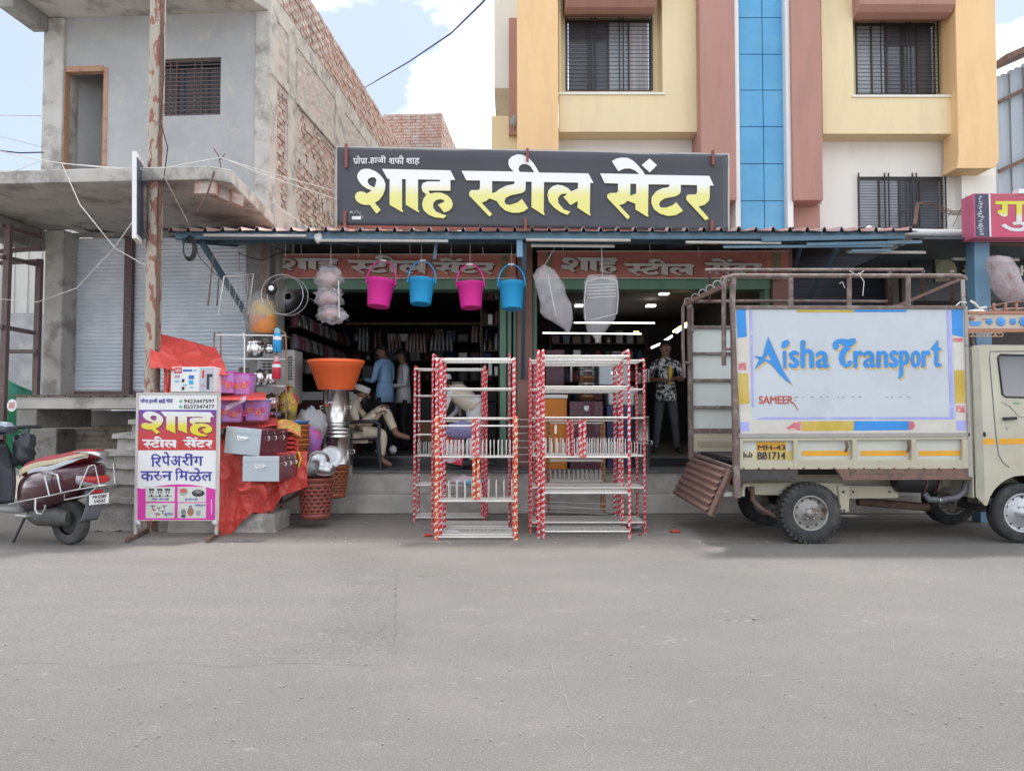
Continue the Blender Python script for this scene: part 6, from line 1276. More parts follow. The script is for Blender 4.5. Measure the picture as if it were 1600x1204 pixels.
for x in (237, 250, 262): dr(x - 4, 763, x + 4, 766, 0); dr(x - 3, 767, x - 1, 770, 0); dr(x + 1, 767, x + 3, 770, 0); dr(x - 1.5, 772, x + 1.5, 774.5, 0)
dr(231, 774.6, 269, 775.4, 0)
def disc(x, y, rx, ry, m, d=.004): c = bp(x, y); s_ = Yb / F; q.lathe([(.001, 0), (rx * s_, 0), (rx * s_, .001)], 18, M=Matrix.Translation(c + Vector((0, -d, 0))) @ Matrix.Rotation(R(90), 4, 'X'), cap=(False, True), sy=ry / rx, m=m)
disc(287, 768, 7, 6, 2); disc(287, 766, 5.5, 3.6, 1, .0055); disc(310, 770, 10, 5.5, 0); disc(310, 768, 6, 2.5, 3, .0055)
for x, y in ((238, 789), (248, 792), (256, 789), (244, 801), (254, 797)): dr(x - 3, y, x + 5, y + 1.5, 3); dr(x, y, x + 1.5, y + 6, 3)
disc(241, 796, 2.5, 1.8, 1); disc(248, 803, 2.5, 1.8, 1); disc(298, 799, 5, 7, 4); dr(296, 789, 300, 794, 3); disc(287, 800, 4, 5, 3); disc(287, 806, 4, 2, 0, .0055); disc(310, 801, 4, 4.5, 2)
q.build('appliance_pictures', [MATS['p_black'], mat('p_coral', (.55, .12, .1), .5), mat('p_silver', (.36, .36, .36), .4), mat('p_midgrey', (.2, .2, .21), .5), mat('p_copper', (.35, .16, .1), .5)], AB_)
q = MB()
for s_, x0, x1, y0, y1 in (('गॅस शेगडी', 237, 264, 781.5, 777), ('ई.शेगडी', 289, 309, 782, 777.5), ('कुकर', 256, 270, 806.5, 801), ('मिक्सर', 304, 321, 791.5, 787)): fit(q, s_, f0(.004), x0, x1, y0, y1, bold=.12)
q.build('caption_lettering', m_indigo, AB_)
q = MB()
for k in range(9): bq_(q, 330, 780 + 2.6 * k, 331.2, 781.9 + 2.6 * k, .0026)
q.build('side_credit', MATS['white_print'], AB_)
for px, py in ((217, 812), (337, 811)): MB().blob(bp(px, py) + Vector((0, -.02, -.03)), (.03, .02, .025), 8, 6, .5, px, 3).build('tape', m_film, AB_)

# ---------------------------------------------------------------- hanging buckets
def bucket(lab, px, py0, py1, w, m_, tilt, hook):
    Y = 9.25; k = Y / F; c = P(px, py1, Y); h_ = (py1 - py0) * k; rt = w * k / 2; t = T('hanging_bucket', lab, 'bucket', c + Vector((0, 0, 0)), group='pink and blue buckets hanging under the awning')
    t.rotation_euler = (R(-6), R(tilt), 0)
    MB().lathe([(rt * .74, 0), (rt * .77, .006), (rt * .94, h_ * .86), (rt * 1.0, h_ * .87), (rt * 1.02, h_ * .98), (rt * 1.07, h_), (rt * .98, h_)], 32, sx=1).build('body', m_, t, local=True, solid=.003)
    hd = [(rt * 1.02, 0, h_ * .97)] + [(rt * 1.05 * math.cos(a_), 0, h_ * .97 + rt * 1.55 * math.sin(a_)) for a_ in [math.pi * i / 14 for i in range(1, 14)]] + [(-rt * 1.02, 0, h_ * .97)]
    MB().tube(hd, .010, 8).build('handle', m_, t, local=True)
    for s in (-1, 1): MB().box(rt * 1.0 * s - .015, rt * 1.0 * s + .015, -.02, .02, h_ * .86, h_ * 1.04).build('lug', m_, t, local=True, bevel=.004)
    MB().box(-.035, .035, -.013, .013, h_ * .97 + rt * 1.55 - .01, h_ * .97 + rt * 1.55 + .012).build('grip_label', m_white, t, local=True)
    tp = t.matrix_local @ Vector((0, 0, 0)); wire('thin wire holding the ' + hook, [P(px + (tilt * .9), 418 if px < 620 else 420, Y), P(px + (tilt * .6), 380, Y)], .0022, m_wire, n=2, group='hanging wires under the awning')
m_pk = mat('hot_pink_plastic', (.70, .03, .30), .35, var=.03, sss=.0); m_bl = mat('azure_plastic', (.02, .33, .64), .35, var=.03)
bucket('left pink bucket, slightly tilted, hanging under the awning', 591, 437, 479, 44, m_pk, 5, 'left pink bucket'); bucket('blue bucket hanging between the two pink buckets', 657, 436, 475, 42, m_bl, 2, 'middle blue bucket')
bucket('right pink bucket hanging near the centre post', 736, 442, 481, 42, m_pk, -2, 'right pink bucket'); bucket('blue bucket hanging beside the blue centre post', 800, 441, 483, 41, m_bl, -1, 'blue bucket by the post')
# plastic-wrapped items
m_wrap = mat('cloudy_wrap', (.62, .59, .61), .12, alpha=.30, var=.3, scale=10, bump=.6, bscale=9); m_wrap2 = mat('clear_wrap', (.60, .59, .61), .1, alpha=.26, var=.3, scale=9, bump=.6, bscale=8)
def bag(lab, outline, Y, th, m_, wires_=(), inner=None, hang=None):
    t = T('wrapped_goods', lab, 'wrapped goods', P(outline[-1][0][0] if 0 else outline[0][0], outline[0][1], Y)); ys = sorted(p[2] for p in outline)
    V = []; Fc = []; n_ = 14
    for k, (xl_, xr_, py) in enumerate(outline):
        a, b = P(xl_, py, Y), P(xr_, py, Y); w = (b.x - a.x) / 2; c = (a + b) / 2
        for j in range(n_): an = 2 * math.pi * j / n_; d = 1 + .22 * mnoise.noise(Vector((math.cos(an) * 2.5, math.sin(an) * 2.5, py * .2 + xl_))); V.append((c.x + w * math.cos(an) * d, c.y + min(th, w) * math.sin(an) * d, c.z))
    for i in range(len(outline) - 1):
        for j in range(n_): Fc.append((i * n_ + j, i * n_ + (j + 1) % n_, (i + 1) * n_ + (j + 1) % n_, (i + 1) * n_ + j))
    if inner:
        for (nm, mm, fn_) in inner: fn_().build(nm, mm, t)
    MB().add(V, Fc, 0, True).build('film', m_, t)
    for w_ in wires_: MB().tube([P(x, y, Y + (0 if len(w_) else 0)) for x, y in w_], .006, 6).build('wire_frame', m_wire, t)
    if hang: MB().tube([P(*hang[0], Y), P(*hang[1], Y)], .0025, 5).build('cord', m_wire, t)
t = T('wrapped_goods', 'cloudy film wrapped pinkish goods hanging left of the buckets', 'wrapped goods', P(515, 500, 9.15))
for k, (px, py, rx, rz, sd_) in enumerate(((514, 436, .165, .14, 1), (514, 466, .16, .13, 2), (517, 490, .155, .115, 3))):
    MB().blob(P(px, py, 9.16), (rx * .72, .09, rz * .6), 14, 8, .15, sd_ + 4).build('inner_tub', mat('faded_pink', (.50, .33, .30), .5), t); MB().blob(P(px, py, 9.15), (rx, .12, rz), 26, 16, .55, sd_, 3.2).build('film', m_wrap, t)
MB().blob(P(535, 493, 9.1), (.07, .05, .06), 12, 8, .6, 9, 3).build('film', m_wrap, t); MB().tube([P(529, 438, 9.02), P(530, 496, 9.02)], .006, 6).build('wire_frame', m_wire, t); MB().tube([P(517, 424, 9.15), P(517, 378, 9.15)], .0025, 5).build('cord', m_wire, t)
bag('clear film wrapped wire rack hanging right of the centre post', [(848, 852, 414), (838, 866, 421), (832, 874, 430), (836, 880, 445), (841, 886, 460), (843, 893, 475), (846, 896, 488), (853, 896, 497), (868, 894, 505), (880, 892, 513), (886, 889, 520)], 9.1, .08, m_wrap, [[(856, 428), (862, 462), (869, 493)]], hang=((850, 416), (868, 385)))
bag('clear film wrapped square wire tray hanging above the right racks', [(918, 962, 430), (912, 967, 440), (911, 967, 465), (911, 966, 485), (912, 962, 498), (914, 955, 508), (917, 947, 517), (925, 940, 524), (930, 938, 530), (932, 936, 534)], 9.05, .07, m_wrap2, [[(916, 440), (940, 434), (964, 438), (966, 462), (964, 490), (930, 498), (915, 500), (913, 470), (916, 440)]] + [[(918, 445 + 5 * k), (962, 443 + 5 * k)] for k in range(5)], hang=((941, 434), (940, 385)))
bag('pink bowls bundled in film on white poles by the blue post', [(1546, 1560, 400), (1543, 1576, 404), (1543, 1584, 415), (1546, 1590, 430), (1550, 1596, 445), (1556, 1602, 458), (1566, 1600, 467), (1574, 1592, 471)], 8.85, .15, mat('pink_wrap', (.60, .52, .53), .2, alpha=.5, bump=1, bscale=12, col2=(.45, .2, .22), cscale=8), [[(1549, 408), (1588, 464)], [(1570, 405), (1596, 445)]])
for k in range(9): px = (446, 470, 560, 640, 705, 754, 880, 1015, 1092)[k]; wire('bare wire hanging empty under the awning ' + ('above the wire fan guard', 'right of the wire fan guard', 'between the wrapped tubs and left pink bucket', 'left of the middle blue bucket', 'left of the right pink bucket', 'right of the right pink bucket', 'between the two large wrapped bags', 'right of the wrapped square tray', 'nearest the truck rack')[k], [P(px, 378 + (k % 3) * 4, 9.4), P(px + k % 2, 402 - (k % 2) * 4, 9.4)], .0022, m_wire, n=2, group='hanging wires under the awning')
q = MB().blob(P(1148 - 650, 372, 8.93), (.05, .03, .06), 8, 6, .7, 5, 4); q.build('torn_plastic', m_film, label='torn white plastic caught on the awning beam below the banner', cat='litter')
# ================================================================ inside the two bays
m_led = mat('lit_lamp', (1, .97, .9), .5, emit=2.5); m_ledw = mat('warm_lamp', (1, .62, .2), .5, emit=5)
def lamp(lab, a, b, Y0, Y1, m_, w=.035): MB().bar(P(*a, Y0), P(*b, Y1), w, .02).build('strip_lamp', m_, label=lab, cat='lamp', group='lit lamps inside the right shop')
lamp('upper long lit tube over the back shelves of the right shop', (897, 504), (1023, 504.5), 14.2, 14.2, m_led, .025); lamp('lower long lit tube over the back shelves of the right shop', (848, 520), (1002, 521.5), 15.2, 15.2, m_led, .03)
for i, (x0, x1, y) in enumerate(((1032, 1046, 459), (1011, 1025, 478), (899, 911, 478))): a = P(x0, y, 13.0 + i * .7); b = P(x1, y, 13.0 + i * .7); MB().box(a.x, b.x, a.y, a.y + .15, ZC - .02 if 0 else a.z, a.z + .03).build('ceiling_lamp', m_led, label=('square ceiling lamp nearest the door of the right shop', 'square ceiling lamp in the middle of the right shop ceiling', 'square ceiling lamp above the hanging wrapped tray')[i], cat='lamp', group='lit lamps inside the right shop')
for i, (a, b, Y0, Y1) in enumerate((((1018, 543), (1032, 537), 15.5, 14.8), ((1037, 533), (1050, 525), 14.5, 13.9), ((1057, 519), (1067, 512), 13.6, 13.1), ((1070, 511), (1078, 506), 12.9, 12.5))): lamp(('farthest', 'third', 'second', 'nearest')[i] + ' lit strip lamp along the right wall of the right shop', a, b, Y0, Y1, m_led)
for i, (a, b, Y0, Y1) in enumerate((((1052, 518), (1064, 510), 13.8, 13.2), ((1068, 508), (1076, 503), 12.9, 12.5), ((990, 518.5), (998, 518.5), 15.15, 15.15))): lamp('warm yellow ' + ('lower strip lamp on the right shop wall', 'upper strip lamp on the right shop wall', 'short lamp over the back shelves')[i], a, b, Y0, Y1, m_ledw, .03)
# shelves along the back
rg = random.Random(21)
m_wood = mat('dark_shelf_board', (.07, .05, .04), .6)
GM = [mat('goods_%s' % n_, c_, .4, me_, var=.15) for n_, c_, me_ in (('steel', (.35, .34, .33), .9), ('maroon', (.13, .04, .045), 0), ('pink', (.28, .09, .12), 0), ('white', (.30, .30, .32), 0), ('brown', (.14, .09, .06), 0), ('blue', (.06, .10, .2), 0))]
def shelfunit(lab, px0, px1, Y, zs, seedn, dpt=.35, glab='', boxy=.4, fill=.9):
    x0_, x1_ = P(px0, 560, Y).x, P(px1, 560, Y).x; t = T('goods_shelf', lab, 'shelf', ((x0_ + x1_) / 2, Y, ZI)); 
    for z in zs: MB().box(x0_, x1_, Y, Y + dpt, z - .02, z).build('board', m_wood, t)
    for x in (x0_, x1_): MB().box(x - .015, x + .015, Y, Y + dpt, ZI, zs[-1] + .3).build('upright', m_wood, t)
    return x0_, x1_
GN = ('steel', 'maroon', 'pink', 'whitish', 'brown', 'navy')
def goods(x0_, x1_, Y, z, n_, where, group, hmax=.3, kinds=(0, 1, 2, 3, 4, 5)):
    for k in range(n_):
        x = x0_ + (x1_ - x0_) * (k + .5) / n_; w = (x1_ - x0_) / n_ * rg.uniform(.6, .92); h_ = hmax * rg.uniform(.5, 1); gi = rg.choice(kinds); m_ = GM[gi]; lab = GN[gi] + ' %s ' + ORD[k] + ' from the left on the ' + where
        if rg.random() < .5: MB().lathe([(w * .42, 0), (w * .5, h_ * .1), (w * .5, h_ * .75), (w * .25, h_ * .85), (w * .25, h_)], 12, c=(x, Y + .12, z), cap=(True, True)).build('shelf_jar', m_, label=lab % 'jar', cat='goods', group=group)
        else: MB().box(x - w / 2, x + w / 2, Y + .02, Y + .2, z, z + h_).build('shelf_box', m_, label=lab % 'carton', cat='goods', group=group, bevel=.008)
zs = [ZI + .9, ZI + 1.3, ZI + 1.7, ZI + 2.1]
a, b = shelfunit('dark goods shelves at the back of the left shop', 470, 770, 15.8, zs, 1)
for i, z in enumerate(zs[1:]): goods(a, b, 15.8, z, 16, ('lowest', 'middle', 'top')[i] + ' back shelf of the left shop', 'goods on the back shelves of the left shop')
a, b = shelfunit('dark goods shelves at the back of the right shop', 860, 1010, 16.2, zs, 2)
for i, z in enumerate(zs): goods(a, b, 16.2, z, 9, ('lowest', 'second', 'third', 'top')[i] + ' back shelf of the right shop', 'goods on the back shelves of the right shop')
a, b = shelfunit('narrow goods shelves beside the centre pillar in the left shop', 752, 780, 12.0, [z - .1 for z in zs] + [ZI + 2.4], 3)
for i, z in enumerate(zs + [ZI + 2.5]): goods(a, b, 12.0, z - .1, 3, ORD[i] + ' narrow shelf by the centre pillar', 'goods on the narrow shelves', .28, (0, 2, 3, 4))
# side wall shelves, left shop: rows of jars going back
t = T('side_shelf', 'long side shelves with jars along the left wall of the left shop', 'shelf', (xa + .2, 13, ZI))
for z in (ZI + 1.25, ZI + 1.6, ZI + 1.95): MB().box(xa + .02, xa + .35, 11.8, 16, z - .02, z).build('board', m_wood, t)
for z in (ZI + 1.25, ZI + 1.6, ZI + 1.95):
    for k in range(18): y = 11.95 + k * .22; MB().lathe([(.06, 0), (.07, .02), (.07, .17), (.04, .2), (.04, .24)], 12, c=(xa + .22, y, z), cap=(True, True)).build('shelf_jar', GM[rg.choice((0, 3, 3, 4, 2))], label='dim jar, ' + ORD[k] + ' from the door, on the ' + ('lowest', 'middle', 'top')[int((z - ZI - 1.2) / .33)] + ' left wall shelf', cat='jar', group='jars on the left wall shelves')
# hanging bundles
HB = 'film wrapped bundles hanging in the left shop'
for i, (px, py0, py1, w, Y, gm) in enumerate(((568, 508, 548, 16, 13.6, 3), (590, 514, 545, 12, 13.8, 1), (617, 518, 550, 20, 13.9, 2), (650, 518, 551, 30, 13.3, 2), (690, 520, 548, 34, 13.4, 3), (742, 505, 535, 10, 12.6, 2), (756, 495, 540, 14, 12.4, 2))):
    t = T('hanging_bundle', ('first', 'second', 'third', 'fourth', 'fifth', 'sixth', 'seventh')[i] + ' film wrapped bundle from the left hanging in the left shop', 'bundle', P(px, py1, Y), group=HB)
    n_ = max(2, w // 5)
    for k in range(n_):
        x = px - w / 2 + w * (k + .5) / n_; a_, b_ = P(x + (k - n_ / 2) * .8, py1, Y), P(x, py0 + 4, Y); MB().tube([a_, a_.lerp(b_, .5), b_], [.026, .03, .012], 8).build('pack', mat('bundle_%d' % (gm * 1), ((.16, .16, .165), (.10, .05, .05), (.19, .12, .12), (.19, .195, .205))[gm], .3, var=.4, scale=20), t)
MB().box(P(540, 500, 13.5).x, P(770, 500, 13.5).x, 13.5, 13.53, P(0, 507, 13.5).z, P(0, 504, 13.5).z).build('hanging_rail', m_rust, label='thin rail carrying the hanging bundles in the left shop', cat='rail')
# counter with marble top, left shop
t = T('shop_counter', 'counter with white marble top and maroon front in the left shop', 'counter', P(480, 640, 11.9))
a, b = P(440, 612, 11.9), P(520, 625, 11.9); m_marb = mat('white_marble', (.55, .54, .52), .25, col2=(.25, .24, .24), cscale=4, lo=.6, hi=.64)
MB().box(a.x, P(560, 612, 11.9).x, 11.88, 12.5, b.z, a.z).build('marble_edge', m_marb, t, bevel=.008); MB().box(a.x, P(556, 612, 11.9).x, 11.92, 12.45, ZI, b.z - .001).build('front', mat('maroon_laminate', (.09, .03, .035), .4), t)
MB().box(P(540, 620, 12.2).x, P(690, 620, 12.2).x, 13.2, 13.7, ZI, ZI + .95).build('rear_counter', mat('dark_laminate', (.03, .025, .03), .5), label='dark rear counter behind the two standing men', cat='counter')
# goods in the right bay, near the door
def cab(name, lab, m_, px0, py0, px1, py1, Y, d, cat, extra=None, bevel=.008):
    a, b = P(px0, py0, Y), P(px1, py1, Y); t = T(name, lab, cat, ((a.x + b.x) / 2, Y, b.z)); MB().box(a.x, b.x, Y, Y + d, b.z, a.z).build('body', m_, t, bevel=bevel)
    return t, a, b
Yc = 10.45
t, a, b = cab('orange_cabinet', 'bright orange cupboard with white top seen through the right racks', mat('orange_paint', (.62, .20, .02), .45, var=.05), 833, 622, 886, 733, Yc, .45, 'cupboard')
MB().box(a.x - .01, b.x + .01, Yc - .015, Yc + .46, a.z, a.z + .05).build('top', m_white, t, bevel=.006); MB().box((a.x + b.x) / 2 + .06, (a.x + b.x) / 2 + .09, Yc - .012, Yc - .001, (a.z + b.z) / 2, (a.z + b.z) / 2 + .12).build('handle', m_steel, t); MB().box((a.x + b.x) / 2 + .2, (a.x + b.x) / 2 + .205, Yc - .002, Yc, b.z + .02, a.z - .02).build('door_gap', m_black, t)
m_mch = mat('maroon_steel', (.085, .025, .04), .35, .2, coat=.2)
t, a, b = cab('maroon_chest', 'large maroon steel chest with pale badge seen through the right racks', m_mch, 890, 627, 943, 736, Yc, .5, 'chest')
MB().ext([((a.x + b.x) / 2 - .035, a.z - .06), ((a.x + b.x) / 2 + .035, a.z - .06), ((a.x + b.x) / 2 + .03, a.z - .11), ((a.x + b.x) / 2, a.z - .135), ((a.x + b.x) / 2 - .03, a.z - .11)], Yc - .004, Yc - .001).build('badge', m_steel_b, t)
MB().box(a.x + .0, b.x, Yc - .003, Yc - .001, a.z - .2, a.z - .19).build('lid_seam', m_black, t)
cab('maroon_chest', 'tall maroon chest behind the orange cupboard', m_mch, 852, 546, 882, 606, 11.4, .5, 'chest')
t, a, b = cab('grey_case', 'grey case with clasp behind the right rack posts, upper one', m_trunk, 935, 568, 985, 602, 10.8, .4, 'case', bevel=.02); MB().box((a.x + b.x) / 2 - .05, (a.x + b.x) / 2 + .05, 10.79, 10.799, (a.z + b.z) / 2, (a.z + b.z) / 2 + .04).build('clasp', m_steel, t)
cab('grey_case', 'grey case below the clasped one behind the right rack posts', m_trunk, 950, 603, 993, 634, 10.75, .4, 'case', bevel=.03)
cab('navy_box', 'navy blue box on the porch behind the right rack posts', mat('navy_paint', (.05, .06, .15), .5), 948, 634, 990, 736, 10.7, .4, 'box'); cab('olive_box', 'dull olive box beside the wide rack post', mat('olive_grey', (.20, .20, .15), .6), 992, 616, 1006, 648, 10.7, .4, 'box')
drum('steel drum standing low at the right end of the racks', 1002, 650, 735, 26, 10.6, (.5, .55), mat('dull_drum', (.28, .27, .26), .4, .9))
t = T('vessel_stack', 'stack of shiny steel vessels with copper bands behind the right rack', 'vessels', P(917, 627, 10.7))
c = P(916, 627, 10.7)
for k in range(7): z = k * .088; MB().lathe([(.10, z), (.115, z + .01), (.115, z + .06), (.122, z + .065), (.122, z + .075), (.11, z + .08)], 26, c=c, cap=(True, True)).build('vessel', m_steel if k % 3 else mat('copper_band', (.5, .26, .14), .3, .9), t)
for i, (px, pyb, w, h_) in enumerate(((1000, 600, 14, 16), (1010, 598, 12, 20), (962, 560, 18, 10), (893, 596, 7, 30))): pot(('squat steel pot at the right of the upper grey case', 'taller steel pot behind the rounded rack top', 'flat steel dish on top of the upper grey case', 'slim steel flask left of the vessel stack')[i], px, pyb, w, h_, 11.2, kind=1, group='loose steel vessels in the right bay')
pot('steel water filter behind the bending man', 719, 650, 8, 42, 11.2, kind=1, group='loose steel vessels in the left bay'); cab('brown_carton', 'brown carton low behind the far left rack', mat('carton', (.16, .09, .05), .8), 655, 656, 688, 690, 11.5, .4, 'carton')
cab('pale_carton', 'pale carton stack behind the bending man', mat('pale_carton', (.28, .25, .2), .8, var=.3, scale=12), 692, 596, 724, 606, 12, .4, 'carton'); cab('dark_stand', 'dark low stand holding cartons behind the left racks', m_dark, 690, 606, 776, 700, 12, .5, 'stand')
# metal bars leaning between the clusters
q = MB()
for k in range(7): q.tube([P(806, 655 + k * 11, 8.6 + .1 * k), P(850, 656 + k * 11 - k % 3, 8.7 + .1 * k)], .005, 5)
for k in range(4): q.tube([P(820, 782 + 5 * k, 9.0 + .1 * k), P(950, 787 + 4 * k + (k % 2) * 4, 9.2)], .005, 5)
q.build('loose_rods', m_wire, label='loose steel rods lying between and behind the two rack clusters', cat='rods')
MB().blob(P(736, 722 + 2, 10.4), (.35, .12, .05), 12, 6, .2, 3).build('dark_sack', mat('dark_sack', (.05, .05, .055), .8), label='dark sack lying on the porch behind the left racks', cat='sack')
q = MB().blob(P(594, 704, 10.9), (.08, .05, .04), 10, 6, .3, 3); q.blob(P(614, 702, 10.9) , (.06, .05, .06), 10, 6, .2, 3); q.build('footwear_pair', m_wsh, label='pale shoes on the inner floor behind the seated man', cat='shoes')
# far clutter of the right neighbour
MB().blob(P(1525, 488, 8.2), (.12, .08, .03), 12, 6, .5, 6, 4).build('rope_heap', m_rope, label='heap of white rope on the truck carrier behind the cab', cat='rope')
# ================================================================ wheels
m_tyre = mat('tyre_rubber', (.035, .036, .038), .85, var=.2, scale=9, col2=(.10, .095, .085), cscale=5, lo=.45, hi=.75, bump=.2)
m_rim = mat('dusty_wheel_steel', (.30, .29, .27), .5, .5, var=.15, scale=9, col2=(.16, .12, .09), cscale=9)
def wheel(name, parent, c, r, w, lugs=True, rimk=.56, rimm=None, local=False, rotz=0, dished=True):
    """axle along Y, outer face at -Y"""
    M = Matrix.Translation(Vector(c)) @ Matrix.Rotation(rotz, 4, 'Z') @ Matrix.Rotation(R(90), 4, 'X')
    t = bpy.data.objects.new(name, None); COL.objects.link(t); t.parent = parent; base = Matrix.Translation(Vector(c)) @ Matrix.Rotation(rotz, 4, 'Z')
    t.matrix_local = (base if local else WM[parent.name].inverted() @ base); WM[t.name] = WM[parent.name] @ t.matrix_local
    A = Matrix.Rotation(R(90), 4, 'X'); h = w / 2
    pr = [(r * rimk, -h * .8), (r * .72, -h), (r * .9, -h * .98), (r * .965, -h * .8), (r * .97, 0), (r * .965, h * .8), (r * .9, h * .98), (r * .72, h), (r * rimk, h * .8)]
    q = MB().lathe(pr, 48, M=A, cap=(False, False))
    if lugs:
        n_ = 34
        for k in range(n_):
            for s in (-1, 1):
                an = 2 * math.pi * (k + (.5 if s > 0 else 0)) / n_; Mx = A @ Matrix.Rotation(an, 4, 'Z') @ Matrix.Translation((r * .975, 0, s * h * .62)) @ Matrix.Rotation(R(18) * s, 4, 'X'); q.box(-r * .06, r * .028, -r * .055, r * .055, -h * .40, h * .40, 0, Mx)
    q.build('tyre', m_tyre, t, local=True)
    rk = r * rimk
    q = MB().lathe([(rk * 1.04, h * .86), (rk * 1.0, h * .9), (rk * .93, h * .8), (rk * .90, h * .35), (rk * .84, h * .28), (rk * .70, h * .52), (rk * .5, h * .50), (rk * .44, h * .62), (rk * .26, h * .66), (rk * .24, h * .95), (.001, h * .98)], 40, M=A, cap=(False, False))
    q.build('rim', rimm or m_rim, t, local=True)
    q = MB()
    for k in range(6): an = k * math.pi / 3; q.blob(A @ Vector((rk * .36 * math.cos(an), rk * .36 * math.sin(an), h * .68)), (.012, .012, .012), 6, 4, 0)
    q.build('wheel_nuts', m_steel_b, t, local=True)
    q = MB()
    for k in range(10): an = k * math.pi / 5 + .2; q.blob(A @ Vector((rk * .8 * math.cos(an), rk * .8 * math.sin(an), h * .35)), (.012, .012, .012), 6, 4, 0)
    q.build('vent_holes', m_black, t, local=True)
    MB().lathe([(rk * .9, -h * .4), (.001, -h * .4)], 24, M=A, cap=(False, False)).build('inner_disc', m_black, t, local=True)
    return t
# ================================================================ goods carrier truck
Yt = 7.60; Yfar = 9.10
TR = T('cargo_truck', 'cream light cargo truck with white painted high sides parked at right', 'truck', (P(1400, 848, Yt).x, 8.3, 0))
m_crm = mat('cream_truck_paint', (.46, .435, .335), .35, var=.06, scale=2, coat=.3, bump=.12, bscale=3, col2=(.40, .35, .26), cscale=3, lo=.5, hi=.8, col3=(.25, .17, .11), s3=22, lo3=.70, hi3=.74)
m_crmr = mat('rust_flecked_cream', (.45, .41, .30), .5, var=.06, scale=3, col2=(.20, .10, .06), cscale=11, lo=.64, hi=.70)
m_wpan = mat('white_blue_panel_paint', (.50, .54, .57), .45, var=.05, scale=1.5, coat=.05, bump=.25, bscale=2.5, col2=(.465, .50, .53), cscale=2, col3=(.25, .25, .25), s3=16, lo3=.745, hi3=.76)
m_frame = mat('brown_frame_paint', (.15, .105, .09), .6, var=.2, scale=6, col2=(.24, .20, .18), cscale=10, bump=.1)
m_rsill = mat('red_rust_sill', (.20, .115, .09), .75, var=.25, scale=9, col2=(.13, .085, .07), cscale=9, bump=.3)
m_under = mat('underbody', (.03, .028, .027), .8, var=.3)
tp = lambda px, py, Y=Yt: P(px, py, Y)
def tquad(name, pts, Y, th, m_, bevel=0, par=TR): return MB().ext([(P(x, y, Y).x, P(x, y, Y).z) for x, y in pts], Y, Y + th).build(name, m_, par, bevel=bevel)
tquad('side_panel', [(1146, 482), (1508, 481), (1514, 677), (1157, 679)], Yt, .02, m_wpan)
# raised seams and rivets
q = MB()
for (y, xs_) in ((560, range(1180, 1480, 11)), (580, range(1180, 1480, 13)), (632, range(1180, 1470, 12))):
    for x in xs_: q.blob(P(x, y, Yt - .001), (.004, .003, .004), 5, 3, 0)
q.build('rivets', m_wpan, TR, kind='stuff')
for y in (545,): pass
for nm, pts in (('top_rail', [(1143, 477), (1509, 477), (1509, 482.5), (1143, 482.5)]), ('lower_rail', [(1154, 677), (1516, 675.5), (1516, 682), (1154, 684)]), ('front_post', [(1507, 478), (1512, 478), (1520, 745), (1514, 745)])):
    tquad(nm, pts, Yt - .018, .05, m_frame if nm == 'top_rail' else (m_rsill if nm == 'x' else mat('dusty_grey_frame', (.33, .31, .29), .6, var=.1, col2=(.22, .12, .08), cscale=8, lo=.6, hi=.68)), .004)
tquad('rear_post', [(1143, 477), (1149, 477), (1158, 778), (1148, 778)], Yt - .03, .07, m_frame, .006)
paint = {'blue': mat('sign_blue', (.03, .24, .62), .4), 'must': mat('sign_mustard', (.52, .36, .05), .45, col2=(.55, .42, .12), cscale=5), 'pink': mat('sign_pink', (.55, .14, .17), .5, col2=(.6, .45, .42), cscale=12, lo=.5, hi=.6), 'viol': mat('sign_violet', (.34, .35, .68), .45, col2=(.5, .52, .68), cscale=12, lo=.58, hi=.66), 'pale': mat('sign_cream', (.56, .53, .47), .45), 'red': mat('sign_red', (.48, .09, .05), .5), 'grey': mat('sign_faded', (.22, .24, .27), .5)}
def pr_(c, pts, d=.0015): MB().ext([(P(x, y, Yt).x, P(x, y, Yt).z) for x, y in pts], Yt - d, Yt - d + .0008).build('painted_patch', paint[c], TR)
pr_('pale', [(1147, 483), (1170, 483), (1176, 677), (1158, 677)]); pr_('pale', [(1487, 483), (1507, 483), (1513, 676), (1495, 676)]); pr_('pale', [(1158, 657), (1512, 656), (1513, 676), (1158, 677)], .0012)
pr_('blue', [(1150, 484), (1165, 483), (1167, 526), (1152, 528)], .003); pr_('pink', [(1154, 568), (1165, 566), (1166, 578), (1154, 578)], .003); pr_('must', [(1153, 583), (1169, 583), (1171, 630), (1154, 632)], .003); pr_('viol', [(1157, 659), (1170, 659), (1171, 673), (1158, 673)], .003)
pr_('viol', [(1171, 484), (1175, 484), (1178, 636), (1174, 636)], .003); pr_('viol', [(1194, 651.5), (1490, 651), (1490, 654.5), (1180, 654.5)], .003); pr_('viol', [(1479, 484), (1484, 484), (1491, 653), (1485, 653)], .0036)
pr_('must', [(1245, 484), (1334, 484), (1334, 488), (1245, 488)], .003); pr_('blue', [(1334, 484), (1416, 484), (1416, 487.5), (1334, 487.5)], .003)
pr_('blue', [(1486.5, 484), (1504, 483), (1505, 527), (1488, 523)], .003); pr_('pink', [(1489, 528), (1504, 528), (1504, 534), (1489, 534)], .003); pr_('must', [(1491, 578), (1507, 578), (1509, 629), (1492, 630)], .003); pr_('pink', [(1494, 633), (1507, 633), (1508, 645), (1494, 643)], .003); pr_('viol', [(1494, 657), (1509, 657), (1509, 672), (1495, 672)], .003)
